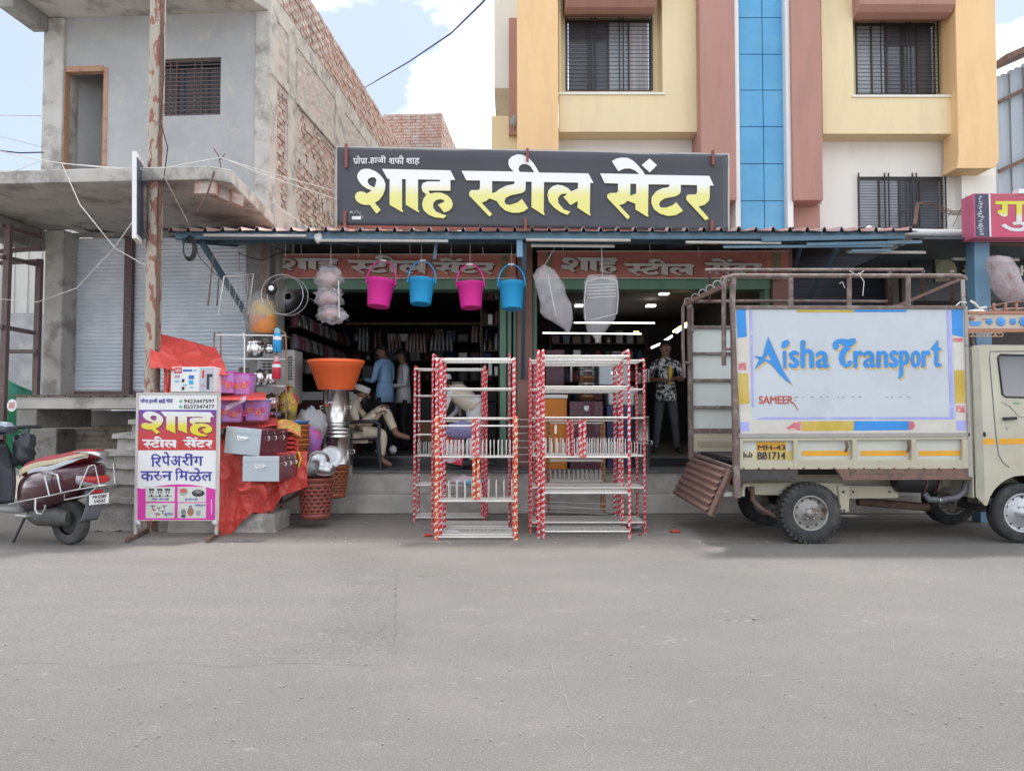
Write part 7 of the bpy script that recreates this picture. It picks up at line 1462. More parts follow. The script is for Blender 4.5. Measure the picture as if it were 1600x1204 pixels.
pr_('pink', [(1229, 668), (1240, 660), (1252, 658), (1252, 672), (1232, 672)], .003); pr_('must', [(1252, 658), (1334, 657.5), (1334, 672.5), (1252, 673)], .003); pr_('blue', [(1334, 657.5), (1420, 657.5), (1420, 671.5), (1334, 672.5)], .003); pr_('pink', [(1420, 658), (1426, 658), (1430, 664), (1426, 671), (1420, 671.5)], .003)
# lettering: blue letters with mustard drop shade
A_ = [(303,192),(480,590),(578,750),(520,715),(450,650),(400,590),(340,520),(270,480),(200,530),(140,585),(200,460),(135,420),(238,430)]; Ah = [(305,395),(345,478),(265,458)]
T1 = [(10,240),(15,200),(50,165),(110,150),(200,160),(280,143),(300,160),(295,210),(240,250),(200,262),(248,268),(185,320),(160,380),(165,440),(195,470),(215,468),(192,437),(225,422),(258,440),(245,485),(200,512),(150,507),(105,460),(88,390),(100,320),(135,268),(165,248),(80,208),(90,245),(75,280),(45,292),(20,275)]
Pp_ = [(835,310),(880,298),(930,300),(965,340),(973,400),(960,450),(930,478),(895,482),(893,610),(860,645),(828,650),(842,600),(842,480)]; Ph = [(892,345),(890,440),(912,430),(920,390),(912,350)]
tt = [(1230,285),(1290,210),(1325,160),(1335,262),(1368,265),(1365,300),(1335,300),(1332,450),(1350,470),(1375,455),(1370,490),(1330,510),(1290,490),(1280,460),(1282,302)]
i1 = [(475,362),(518,360),(520,560),(482,566)]; idt = [(460,300),(468,262),(500,235),(545,232),(555,265),(540,305),(500,330),(468,325)]
def lt_(q, dx, dy, d):
    f = lambda u, v, dd: P(u + dx, v + dy, Yt - d - dd)
    def poly(lp, o, k): V, Fc = fill_geo([[(o[0] + a / k, o[1] + b / k) for a, b in l] for l in lp]); q.add([f(a, -b, 0) for a, b in V], Fc)
    o4, o5 = (1160, 500), (1300, 510)
    for l in ([A_, Ah], [i1], [idt]): poly(l, o4, 7.525)
    for l in ([T1], [Pp_, Ph], [tt]): poly(l, o5, 8)
    for ch_, x0, x1, y0, y1, o, k in (('s', 552, 668, 565, 358, o4, 7.525), ('h', 690, 842, 560, 235, o4, 7.525), ('a', 866, 1022, 562, 362, o4, 7.525), ('r', 275, 390, 515, 300, o5, 8), ('a', 396, 548, 515, 302, o5, 8), ('n', 564, 703, 512, 302, o5, 8), ('s', 722, 830, 515, 298, o5, 8), ('o', 988, 1110, 515, 298, o5, 8), ('r', 1125, 1232, 508, 298, o5, 8)):
        fit(q, ch_, f, o[0] + x0 / k + 1, o[0] + x1 / k - 1, o[1] + y0 / k - .8, o[1] + y1 / k + .8, bold=1.6, dy=.0003)
q = MB(); lt_(q, 0, 0, .0060); q.build('name_lettering', paint['blue'], TR)
q = MB(); lt_(q, 2.6, 3.0, .0022); q.build('name_lettering_shade', mat('sign_shade', (.60, .42, .16), .45), TR)
q = MB(); f = lambda u, v, d: P(u, v, Yt - .003 - d)
fit(q, 'SAMEER', f, 1186, 1239, 630.5, 618.5, bold=.45); q.tube([f(1239, 628, 0), f(1243, 634, 0), f(1247, 640, 0)], .004, 4); q.build('owner_lettering', paint['red'], TR)
q = MB(); rg = random.Random(12)
for k in range(15):
    x = 1243 + k * 12.6 + rg.uniform(-3, 3); 
    if k in (9, 10): continue
    q.box(P(x, 620, Yt).x, P(x + rg.uniform(2, 5), 620, Yt).x, Yt - .0022, Yt - .001, P(0, 620.6 + rg.uniform(0, .6), Yt).z, P(0, 619.4, Yt).z)
for y in (620, 625): q.box(P(1241, y, Yt).x, P(1243, y, Yt).x, Yt - .0022, Yt - .001, P(0, y + 1.5, Yt).z, P(0, y, Yt).z)
q.build('faded_number_remains', paint['grey'], TR)
# lower drop side: frame, recessed panels, orange stripes
tquad('bed_side_back', [(1157, 682), (1514, 680), (1514, 732), (1157, 732)], Yt + .03, .02, mat('pale_bed_panel', (.52, .52, .46), .4, var=.04, coat=.2, col2=(.3, .2, .14), cscale=8, lo=.68, hi=.73))
for pts in ([(1156, 684), (1516, 681.5), (1516, 686), (1156, 689)], [(1156, 719), (1516, 718), (1516, 732), (1156, 733)]): tquad('bed_rail', pts, Yt - .01, .04, m_crmr, .004)
for a, b in ((1156, 1161), (1240, 1247), (1332, 1339), (1424, 1432), (1504, 1516)): tquad('bed_post', [(a, 686), (b, 686), (b, 731), (a, 731)], Yt - .014, .045, m_crmr, .004)
for a, b in ((1253, 1327), (1345, 1418), (1436, 1502)): tquad('orange_stripe', [(a, 704), (b, 703.5), (b, 711.5), (a, 712)], Yt + .027, .002, mat('orange_stripe_paint', (.70, .34, .02), .4))
for px in (1322, 1419): MB().tube([P(px, 688, Yt - .02), P(px + 2, 698, Yt - .04), P(px - 1, 706, Yt - .03)], [.012, .016, .012], 6).build('latch', m_rust, TR)
tquad('number_patch', [(1182, 690), (1228, 690), (1228, 704), (1182, 704)], Yt + .026, .003, mat('plate_orange', (.62, .32, .03), .5)); tquad('number_patch', [(1160, 704.5), (1239, 704.5), (1239, 718), (1160, 718)], Yt + .026, .003, mat('plate_yellow', (.55, .42, .12), .5, col2=(.5, .48, .38), cscale=6, lo=.5, hi=.58))
q = MB(); f = lambda u, v, d: P(u, v, Yt + .022 - d); fit(q, 'MH-43', f, 1184.5, 1227, 702.5, 695, bold=.3); fit(q, 'BB1714', f, 1184, 1227, 717, 706, bold=.55)
for k in range(5): fit(q, 'l', f, 1162 + k * 3, 1163.2 + k * 3, 714.5, 706 + (k % 3) * 2.5, bold=.3)
q.build('number_lettering', mat('black_print', (.03, .03, .035), .5), TR)
# bed floor, far side wall with rails
xr, xf = P(1150, 700, Yt).x, P(1512, 700, Yt).x
MB().box(xr + .02, xf, Yt + .055, Yfar + .02, .80, .84).build('bed_floor', m_under, TR)
zt3 = P(0, 511, Yfar).z; xl3 = P(1078, 560, Yfar).x
MB().box(xl3, xf + .0, Yfar + .02, Yfar + .04, .82, zt3).build('far_side_panel', mat('pale_green_panel', (.60, .64, .60), .5, var=.05, scale=3, col2=(.25, .25, .22), cscale=10, lo=.66, hi=.72), TR)
for y, h_ in ((511, .035), (552, .03), (594, .035), (636, .035), (673, .06)): z = P(0, y, Yfar).z; MB().box(xl3 - .02, xf, Yfar - .02, Yfar + .019, z - h_ / 2, z + h_ / 2).build('far_rail', m_frame, TR, bevel=.004)
MB().box(xl3 - .03, xl3 + .03, Yfar - .03, Yfar + .02, .74, P(0, 471, Yfar).z).build('far_post', m_frame, TR, bevel=.005)
zz = P(0, 676, Yfar).z; MB().box(xl3 + .03, xf, Yfar - .015, Yfar + .019, .84, zz).build('far_drop_side', m_crmr, TR); MB().box(xl3 + .08, xf, Yfar - .021, Yfar - .015, .90, zz - .1).build('far_drop_panel', mat('drop_panel_tan', (.36, .31, .22), .6, var=.1), TR)
MB().box(xf - .03, xf, Yt + .06, Yfar, .84, P(0, 482, Yt).z).build('headboard', m_frame, TR)
# top tubes and hoops
def tt_(name, pts, r=.019, m_=m_frame): return MB().tube([P(*p) for p in pts], r, 10).build(name, m_, TR)
tt_('top_tube', [(1131, 455, Yt + .05), (1131, 441, Yt + .05), (1136, 433, Yt + .05), (1146, 431, Yt + .05), (1300, 431, Yt + .05), (1500, 431, Yt + .05), (1507, 434, Yt + .05), (1509, 438, Yt + .05)], .023)
tt_('hoop', [(1131, 446, Yt + .05), (1131, 500, Yt + .05), (1131, 571, Yt + .05)], .023)
tt_('far_top_tube', [(1102, 422, 8.3), (1442, 421.5, 8.3)], .019)
tt_('far_hoop', [(1069, 590, 8.95), (1067, 540, 8.95), (1067, 480, 8.95), (1071, 472, 8.95), (1080, 471, 8.95), (1200, 470, 9.05), (1388, 471, 9.05)], .02)
tt_('far_hoop', [(1081, 520, 9.0), (1081, 480, 9.0)], .02)
tt_('hoop_brace', [(1069, 566, 8.95), (1080, 567, 9.05)], .015); tt_('hoop_brace', [(1131, 545, Yt + .05), (1146, 545, Yt + .05)], .015)
for px in (1236, 1327, 1419): MB().bar(P(px, 481, Yt + .03), P(px, 433, Yt + .05), .04, .03).build('top_post', m_frame, TR)
MB().bar(P(1144, 480, Yt + .03), P(1146, 434, Yt + .05), .045, .035).build('top_post', m_frame, TR)
for px in (1109, 1442, 1390, 1488): MB().bar(P(px, 470, 9.0), P(px, 424, 8.3), .04, .03).build('top_post', m_frame, TR)
MB().bar(P(1506, 483, Yt + .02), P(1504, 437, Yt + .04), .035, .03).build('top_post', MATS['dusty_grey_frame'], TR)
MB().bar(P(1392, 482, 8.0), P(1500, 436, 7.9), .05, .03).build('diagonal_stay', m_rsill, TR)
# red brown ring chain along the rear slope
MB().bar(P(1072, 474, 8.9), P(1139, 443, 7.7), .05, .03).build('ring_bar', m_rsill, TR)
for k in range(6):
    c = P(1074 + k * 11.4, 472 - k * 6.6, 8.9 - k * .22); MB().tube([c + Vector((.042 * math.cos(a_), -.03 + 0 * a_, .042 * math.sin(a_))) for a_ in [2 * math.pi * i / 16 for i in range(17)]], .006, 6).build('ring', MATS['dusty_grey_frame'], TR)
for (a, b, c) in (((1312, 443), (1316, 440), (1320, 450)), ((1341, 426), (1350, 440), (1348, 462)), ((1327, 423), (1339, 430), (1350, 423))): MB().tube([P(*a, Yt), P(*b, Yt - .02), P(*c, Yt)], .004, 5).build('string', m_rope, TR)
# rear: hanging ribbed tailgate
tg = bpy.data.objects.new('tailgate', None); COL.objects.link(tg); tg.parent = TR; WM['tailgate'] = WM[TR.name] @ Matrix.Identity(4); tg.matrix_local = Matrix.Identity(4)
n0, n1, f0_, f1_ = P(1143, 734, Yt + .02), P(1111, 806, Yt + .02), P(1080, 713, Yfar - .05), P(1052, 771, Yfar - .05)
nm_ = (n1 - n0).cross(f0_ - n0).normalized(); 
if nm_.x > 0: nm_ = -nm_
def tgp(u, v, d=0): return n0.lerp(n1, v).lerp(f0_.lerp(f1_, v), u) + nm_ * d
q = MB(); q.add([tgp(0, 0), tgp(1, 0), tgp(1, 1), tgp(0, 1), tgp(0, 0, -.03), tgp(1, 0, -.03), tgp(1, 1, -.03), tgp(0, 1, -.03)], [(0, 1, 2, 3), (7, 6, 5, 4), (0, 4, 5, 1), (1, 5, 6, 2), (2, 6, 7, 3), (3, 7, 4, 0)])
q.build('gate_sheet', m_rsill, tg)
q = MB(); V = []; Fc = []; n_ = 48
for i in range(n_ + 1): v = .02 + .96 * i / n_; d = .012 + .012 * math.sin(2 * math.pi * 6.5 * i / n_); V += [tgp(.09, v, d), tgp(.985, v, d)]
for i in range(n_): Fc.append((2 * i, 2 * i + 1, 2 * i + 3, 2 * i + 2))
q.add(V, Fc, 0, True); q.build('gate_ribs', m_rsill, tg)
for v in (.2, .36, .52, .68, .84): MB().tube([tgp(.045, v - .02, .004), tgp(.045, v + .025, .004)], .008, 6).build('gate_slot', m_black, tg)
MB().add([tgp(0, 0, .02), tgp(.035, 0, .02), tgp(.035, 1, .02), tgp(0, 1, .02), tgp(0, 0, -.031), tgp(.035, 0, -.031), tgp(.035, 1, -.031), tgp(0, 1, -.031)], [(0, 1, 2, 3), (7, 6, 5, 4), (0, 4, 5, 1), (1, 5, 6, 2), (2, 6, 7, 3), (3, 7, 4, 0)]).build('gate_edge', m_rsill, tg)
MB().bar(n0 + Vector((.02, .05, .02)), f0_ + Vector((.03, -.05, .03)), .03).build('hinge_rod', m_frame, TR)
MB().box(P(1126, 770, Yt).x, P(1152, 770, Yt).x, Yt + .05, Yfar - .1, .46, .505).build('rear_bumper', mat('pale_bumper', (.45, .45, .43), .4, .4), TR, bevel=.006)
MB().box(P(1150, 750, Yt).x, P(1155, 750, Yt).x, Yt + .08, Yt + .22, .56, .68).build('tail_lamp', mat('tail_red', (.4, .03, .03), .25), TR)
# sill, chassis, tank, hose
tquad('rust_sill', [(1306, 732), (1518, 731), (1518, 749), (1318, 750)], Yt - .006, .05, m_rsill, .004); tquad('dark_sill', [(1157, 733), (1247, 732), (1247, 749), (1157, 750)], Yt, .05, mat('dark_sill_paint', (.06, .055, .05), .7, var=.3, scale=20), .004)
q = MB()
for k in range(36): q.blob(P(1330 + k * 5, 739.5, Yt - .006), (.009, .004, .009), 7, 4, 0)
q.build('sill_embossing', m_rsill, TR)
q = MB()
for k in range(15): q.blob(P(1162 + k * 23.5, 731.5, Yt - .01), (.013, .008, .01), 6, 4, .3, k)
q.build('rust_bolts', m_rust, TR)
MB().box(P(1160, 700, 8).x, xf + 1.0, Yt + .45, Yt + .55, .52, .66).build('chassis_rail', m_crmr, TR, bevel=.01); MB().box(P(1160, 700, 8).x, xf + 1.0, Yt + .98, Yt + 1.08, .52, .66).build('chassis_rail', m_crmr, TR, bevel=.01)
tquad('hanger_plate', [(1309, 758), (1328, 758), (1327, 800), (1313, 800)], Yt + .2, .03, m_crmr, .01)
tquad('chassis_skirt', [(1166, 754), (1320, 754), (1320, 775), (1175, 773)], Yt + .22, .03, m_crmr, .01); tquad('chassis_skirt', [(1326, 758), (1404, 759), (1404, 778), (1326, 779)], Yt + .28, .04, m_crmr, .008)
for px, py in ((1333, 768), (1390, 768), (1318, 768), (1319, 797)): MB().blob(P(px, py, Yt + .195), (.012, .01, .012), 8, 5).build('bolt_hole', m_black, TR)
MB().box(P(1180, 700, 8).x, xf, Yt + .3, Yfar - .1, .66, .79).build('cross_members', m_under, TR); MB().tube([P(1340, 783, 8.3), P(1450, 792, 8.3)], .045, 10).build('drive_shaft', m_rust, TR)
MB().tube([(P(1400, 764, 7.8).x, 7.85, .60), (P(1405, 764, 7.8).x, 7.85, .60), (P(1436, 764, 7.8).x, 7.85, .60), (P(1462, 764, 7.8).x, 7.85, .60), (P(1470, 764, 7.8).x, 7.85, .60)], [.07, .115, .12, .11, .08], 20).build('air_tank', m_black, TR)
for px in (1442, 1462): MB().tube([(P(px, 764, 7.8).x, 7.85, .60), (P(px + 3, 764, 7.8).x, 7.85, .60)], .123, 20).build('tank_strap', m_rust, TR)
MB().tube([P(1510, 752, 7.75), P(1506, 768, 7.72), P(1494, 777, 7.7), P(1470, 781, 7.68), P(1452, 780, 7.7), P(1446, 772, 7.75)], .032, 12).build('hose', mat('grey_hose', (.10, .10, .115), .4), TR); MB().tube([P(1466, 781.5, 7.68), P(1468, 781.5, 7.68)], .036, 12).build('hose_clip', m_steel_b, TR)
MB().tube([P(1175, 760, 7.8), P(1176, 780, 7.8), P(1190, 795, 7.8), P(1216, 808, 7.8)], .025, 8).build('leaf_spring', m_rust, TR); MB().tube([P(1170, 757, 7.75), P(1163, 757, 7.75), P(1160, 765, 7.75), P(1160, 775, 7.75)], .025, 8).build('rear_hook', m_crmr, TR)
MB().tube([(P(1265, 800, 7.8).x, 7.75, .30), (P(1265, 800, 7.8).x, 9.0, .30)], .05, 10).build('axle', m_under, TR); MB().bar(P(1500, 785, 8), P(1560, 795, 8.2), .06).build('front_arm', m_under, TR)
MB().box(P(1512, 780, 7.9).x, P(1550, 780, 7.9).x, 7.72, 7.9, .38, .44).build('side_step', m_steel_b, TR)
rW = .30
wheel('wheel', TR, (P(1265, 802, 7.66).x, 7.70, rW), rW, .17); wheel('wheel', TR, (P(1598, 802, 7.66).x, 7.72, rW), rW, .16, lugs=False, rimk=.62, rimm=mat('silver_wheel', (.45, .46, .47), .35, .6))
wheel('wheel', TR, (P(1265, 802, 7.66).x - .02, 8.93, rW), rW, .17); wheel('wheel', TR, (P(1598, 802, 7.66).x, 8.95, rW), rW, .16, lugs=False)
# cab
cabm = m_crm
arc = [(1597 + 58 * math.cos(a_), 806 - 64 * math.sin(a_)) for a_ in [R(15) + R(150) * i / 12 for i in range(13)]]
prof = [(1517, 546), (1521, 541), (1536, 539.5), (1600, 540), (1640, 543), (1668, 572), (1690, 640), (1712, 668), (1720, 720), (1720, 786)] + arc + [(1538, 789), (1525, 776)]
Ycab = 7.64
def cabpt(x, y, Y=Ycab): p = P(x, y, Ycab); return (p.x, p.z)
prz = [cabpt(x, y) for x, y in prof]
V, Fc = fill_geo([[(a, -b) for a, b in prz]])
wn = [(1558, 558), (1562, 554), (1637, 556), (1660, 618), (1655, 622), (1570, 620), (1565, 616)]
V, Fc = fill_geo([[(a, -b) for a, b in prz], [(cabpt(x, y)[0], -cabpt(x, y)[1]) for x, y in wn]])
MB().add([(a, Ycab, b) for a, b in V], Fc).build('cab_side', cabm, TR, solid=.02)
MB().add([(a, Ycab + 1.38, b) for a, b in V], Fc).build('cab_side', cabm, TR, solid=.02)
q = MB(); top = prz[:10]; n_ = len(top)
q.add([(a, Ycab + .012, b) for a, b in top] + [(a, Ycab + 1.37, b) for a, b in top], [(i, i + 1, i + 1 + n_, i + n_) for i in range(n_ - 1) if i != 4]); q.add([(top[0][0], Ycab + .012, top[0][1]), (top[0][0], Ycab + 1.37, top[0][1]), (top[0][0], Ycab + 1.37, .45), (top[0][0], Ycab + .012, .45)], [(0, 1, 2, 3)]); q.build('cab_shell', cabm, TR, solid=.015)
q = MB(); q.ext([cabpt(1556, 552), cabpt(1640, 553), cabpt(1664, 620), cabpt(1564, 623)], Ycab + .02, Ycab + .03) if False else None
MB().ext([cabpt(x, y) for x, y in wn], Ycab + .012, Ycab + .018).build('window_glass', mat('tinted_glass', (.055, .06, .07), .08, var=.25, scale=3, spec=.9, coat=.5), TR)
q = MB(); ww = [Vector((cabpt(x, y)[0], Ycab - .012, cabpt(x, y)[1])) for x, y in wn]; q.tube(ww + [ww[0]], .010, 6); q.build('window_rubber', m_black, TR)
MB().add([(top[4][0], Ycab + .05, top[4][1] - .02), (top[4][0], Ycab + 1.33, top[4][1] - .02), (top[6][0], Ycab + 1.33, top[6][1]), (top[6][0], Ycab + .05, top[6][1])], [(0, 1, 2, 3)]).build('windscreen', MATS['tinted_glass'], TR, solid=.006)
MB().blob((P(1600, 650, 8.1).x + .2, 8.1, .95), (.22, .25, .12), 10, 8, 0).build('seat', m_black, TR); MB().tube([(P(1600, 600, 8.1).x + .48, 8.0 + .16 * math.cos(a_), 1.22 + .16 * math.sin(a_)) for a_ in [i * .3927 for i in range(17)]], .014, 6).build('steering_wheel', m_black, TR)
def seam(pts, r=.0045, m_=None): MB().tube([Vector((cabpt(x, y)[0], Ycab - .011, cabpt(x, y)[1])) for x, y in pts], r, 5).build('door_seam', m_ or mat('seam_dark', (.1, .1, .11), .5), TR)
seam([(1650, 548), (1546, 549), (1545, 560), (1550, 620), (1555, 680), (1559, 710), (1566, 722), (1576, 730)]); seam([(1563, 628), (1576, 634), (1590, 650), (1610, 655)], .003)
MB().ext([cabpt(x, y) for x, y in ((1517, 547), (1528, 542), (1532, 600), (1538, 787), (1527, 776))], Ycab - .014, Ycab - .0105).build('rear_pillar_shade', mat('shaded_cream', (.36, .34, .27), .5), TR)  # shading down the rear pillar painted on as a greyer cream strip
MB().ext([cabpt(x, y) for x, y in ((1535, 685), (1553, 685), (1554, 694), (1535, 694))], Ycab - .0125, Ycab - .0105).build('orange_stripe', mat('orange_stripe_paint', (.70, .34, .02), .4), TR); MB().ext([cabpt(x, y) for x, y in ((1559, 685), (1620, 684), (1620, 693), (1560, 694))], Ycab - .0125, Ycab - .0105).build('orange_stripe', MATS['orange_stripe_paint'], TR)
a, b = Vector((cabpt(1565, 654)[0], Ycab - .03, cabpt(1565, 654)[1])), Vector((cabpt(1585, 653)[0], Ycab - .03, cabpt(1585, 653)[1])); MB().bar(a, b, .04, .03).build('door_handle', m_black, TR, bevel=.008)
MB().blob((cabpt(1537, 678)[0], Ycab - .015, cabpt(1537, 678)[1]), (.015, .01, .026), 8, 6).build('fuel_lock', m_black, TR); MB().blob((cabpt(1572, 668)[0], Ycab - .015, cabpt(1572, 668)[1]), (.012, .008, .012), 8, 6).build('door_lock', m_steel_b, TR)
q = MB(); fit(q, 'No: 1234' if 0 else 'No -', lambda u, v, d: Vector((cabpt(u, v)[0], Ycab - .0125 - d, cabpt(u, v)[1])), 1583, 1597, 631.5, 627.5, bold=.2); q.build('green_lettering', mat('green_print', (.12, .45, .22), .4), TR)
# wheel-arch lining
q = MB(); ap_ = [cabpt(1597 + 57 * math.cos(a_), 806 - 63 * math.sin(a_)) for a_ in [R(5) + R(170) * i / 14 for i in range(15)]]; n_ = len(ap_)
q.add([(a, Ycab + .01, b) for a, b in ap_] + [(a, Ycab + .5, b) for a, b in ap_], [(i, i + 1, i + 1 + n_, i + n_) for i in range(n_ - 1)]); q.add([(a, Ycab + .5, b) for a, b in ap_], [tuple(range(n_))]); q.build('arch_lining', m_under, TR)
# carrier above the cab, painted
Ycr = Yt + .02
def crp(x, y): p = P(x, y, Ycr); return (p.x, p.z)
def crb(name, x0, y0, x1, y1, th, m_, bevel=.003, dy=0): a, b = P(x0, y0, Ycr), P(x1, y1, Ycr); return MB().box(a.x, b.x, Ycr + dy, Ycr + dy + th, b.z, a.z).build(name, m_, TR, bevel=bevel)
m_copp = mat('copper_paint', (.36, .17, .11), .5, var=.1, scale=8)
crb('carrier_board', 1512, 491, 1700, 514, .03, mat('rusty_cream_board', (.48, .42, .34), .55, col2=(.30, .15, .08), cscale=8, lo=.6, hi=.7)); crb('carrier_rail', 1512, 486, 1700, 491, .05, m_copp, dy=-.01); crb('carrier_rail', 1512, 513, 1700, 519, .05, m_copp, dy=-.01)
MB().box(P(1512, 500, Ycr).x, P(1700, 500, Ycr).x, Ycr + .05, Ycr + 1.3, P(0, 490, Ycr).z - .02, P(0, 490, Ycr).z).build('carrier_floor', m_rsill, TR)
for i, (px, r_) in enumerate(((1546, .035), (1564, .048), (1583, .035), (1600, .05), (1618, .035), (1636, .05))):
    c = P(px, 502, Ycr - .006); q = MB()
    for k in range(8): an = k * math.pi / 4; q.blob(c + Vector((math.cos(an) * r_ * .6, 0, math.sin(an) * r_ * .6)), (r_ * .4, .006, r_ * .4), 7, 4, 0)
    q.blob(c + Vector((0, -.004, 0)), (r_ * .4, .008, r_ * .4), 8, 5, 0); q.build('blue_rosette', mat('rosette_blue', (.08, .28, .62), .45), TR)
tquad('blue_ornament', [(1514, 502), (1535, 502), (1530, 509), (1518, 509)], Ycr - .006, .006, MATS['rosette_blue']); MB().blob(P(1519, 497, Ycr - .01), (.03, .01, .022), 8, 6, .3).build('copper_ornament', m_copp, TR)
q = MB()
for k in range(9): c = P(1516 + k * 6, 522, Ycr); q.tube([c + Vector((.018 * math.cos(a_) * (1 if k % 2 else -1), -.004, .018 * math.sin(a_))) for a_ in [i * .7 for i in range(8)]], .0055, 5)
q.box(P(1512, 520, Ycr).x, P(1566, 520, Ycr).x, Ycr - .006, Ycr + .004, P(0, 520.2, Ycr).z, P(0, 519, Ycr).z); q.box(P(1512, 520, Ycr).x, P(1566, 520, Ycr).x, Ycr - .006, Ycr + .004, P(0, 526, Ycr).z, P(0, 525, Ycr).z); q.build('scroll_fretwork', mat('pale_copper', (.45, .28, .18), .5), TR)
MB().tube([P(1544, 482, Ycr + .05), P(1560, 476, Ycr + .05), P(1580, 472, Ycr + .05), P(1610, 471, Ycr + .05), P(1690, 471, Ycr + .05)], .010, 8).build('carrier_hoop', m_rust, TR); MB().tube([P(1545, 487, Ycr + .1), P(1580, 484, Ycr + .1), P(1690, 483, Ycr + .1)], .022, 8).build('carrier_tube', m_frame, TR)
for px in (1553, 1571, 1588, 1606): MB().lathe([(.012, 0), (.018, .02), (.01, .04), (.018, .06), (.01, .075)], 10, c=P(px, 485, Ycr + .05)).build('baluster', m_copp, TR)
for px in (1515, 1640): MB().bar(P(px, 518, Ycr + .04), P(px + 6, 541, Ycr + .06), .03).build('carrier_strut', m_rsill, TR)
MB().tube([P(1516, 470, Ycr), P(1523, 474, Ycr - .02), P(1530, 482, Ycr), P(1541, 480, Ycr)], .012, 8).build('rope_end', m_rope, TR)
MB().tube([P(1494, 478, Yt), P(1500, 472, Yt), P(1511, 473, Yt - .02)], .008, 6).build('rope_end', m_rope, TR)

# ================================================================ maroon scooter
so = P(110, 850, Yg(850)); hd = math.radians(160)
SC = T('scooter', 'maroon scooter with red and cream seat parked by the steps, rear towards the street', 'scooter', (so.x, so.y, 0), hd)
m_mar = mat('maroon_scooter_paint', (.06, .012, .02), .22, var=.06, coat=.7)
m_seatr = mat('dark_red_seat', (.30, .025, .03), .5); m_seatc = mat('cream_seat_side', (.52, .44, .30), .5); m_seatg = mat('pale_grey_seat_trim', (.48, .50, .54), .45); m_chr = mat('chrome_tube', (.45, .45, .44), .28, .9)
m_dkp = mat('dusty_black_panel', (.035, .04, .05), .45, var=.2, coat=.2)
K = 1.09
def S(x, y, z): return (x * K, y * K, z * K)
def loft(secs, n=22, e=.8):
    V = []; Fc = []
    for (x, cy, cz, ry, rz) in secs:
        for j in range(n):
            an = 2 * math.pi * j / n; c, s = math.cos(an), math.sin(an); V.append(S(x, cy + math.copysign(abs(c) ** e, c) * ry, cz + math.copysign(abs(s) ** e, s) * rz))
    for i in range(len(secs) - 1):
        for j in range(n): Fc.append((i * n + j, i * n + (j + 1) % n, (i + 1) * n + (j + 1) % n, (i + 1) * n + j))
    q = MB().add(V, Fc, 0, True); q.add(V[:n], [tuple(range(n))[::-1]]); q.add(V[-n:], [tuple(range(n))]); return q
# x forward from the rear axle, y left
loft([(-.33, 0, .66, .05, .05), (-.30, 0, .655, .10, .085), (-.2, 0, .62, .15, .12), (-.05, 0, .57, .19, .17), (.12, 0, .53, .205, .19), (.3, 0, .49, .20, .195), (.45, 0, .46, .16, .185), (.54, 0, .45, .11, .15)]).build('rear_body', m_mar, SC, local=True)
zc = lambda x: .745 - .22 * max(0, x - .15) ** 1.35 * 1.6 + .075 * min(1, max(0, .15 - x) / .4) ** 1.3
sw = lambda x: .14 * max(.0, 1 - ((x - .12) / .47) ** 4) ** .5
loft([(x, 0, zc(x), max(.03, sw(x)), .062 if -.25 < x < .5 else .04) for x in (.57, .52, .45, .35, .25, .15, .05, -.05, -.15, -.25, -.32)], e=.7).build('seat', m_seatr, SC, local=True)
for s in (-1, 1):
    MB().grid(lambda u, v: S(.56 - .86 * u, s * (max(.03, sw(.56 - .86 * u)) + .006), zc(.56 - .86 * u) + .012 - .062 * v * (1 - .5 * u)), 18, 4).build('seat_side', m_seatc, SC, local=True, solid=.008)
    MB().grid(lambda u, v: S(.36 - .66 * u, s * (max(.03, sw(.36 - .66 * u)) + .012), zc(.36 - .66 * u) - .045 + .02 * u - .045 * v * math.sin(math.pi * min(1, .12 + u * .95)) ** .6 + .004 * math.sin(u * 12)), 20, 4).build('seat_trim', m_seatg, SC, local=True, solid=.012)
loft([(-.36, 0, .80, .03, .02), (-.33, 0, .825, .10, .02), (-.22, 0, .84, .13, .012), (-.15, 0, .83, .12, .01)]).build('grab_rail', m_chr, SC, local=True)
wheel('wheel', SC, S(0, .0, .20), .20 * K, .10, lugs=False, rimk=.55, local=True, rimm=mat('black_rim', (.05, .05, .055), .5)); wheel('wheel', SC, S(1.24, 0, .20), .20 * K, .10, lugs=False, rimk=.55, local=True, rimm=MATS['black_rim'])
loft([(-.02, .02, .24, .06, .07), (.1, .04, .25, .08, .09), (.3, .05, .24, .09, .08), (.42, .05, .25, .06, .05)]).build('engine_case', mat('dusty_engine', (.12, .115, .11), .6, .4, var=.3, scale=12), SC, local=True)
MB().tube([S(-.12, -.13, .26), S(.05, -.14, .27), S(.2, -.13, .25), S(.4, -.1, .22)], [.05, .055, .04, .02], 12).build('exhaust', MATS['dusty_engine'], SC, local=True)
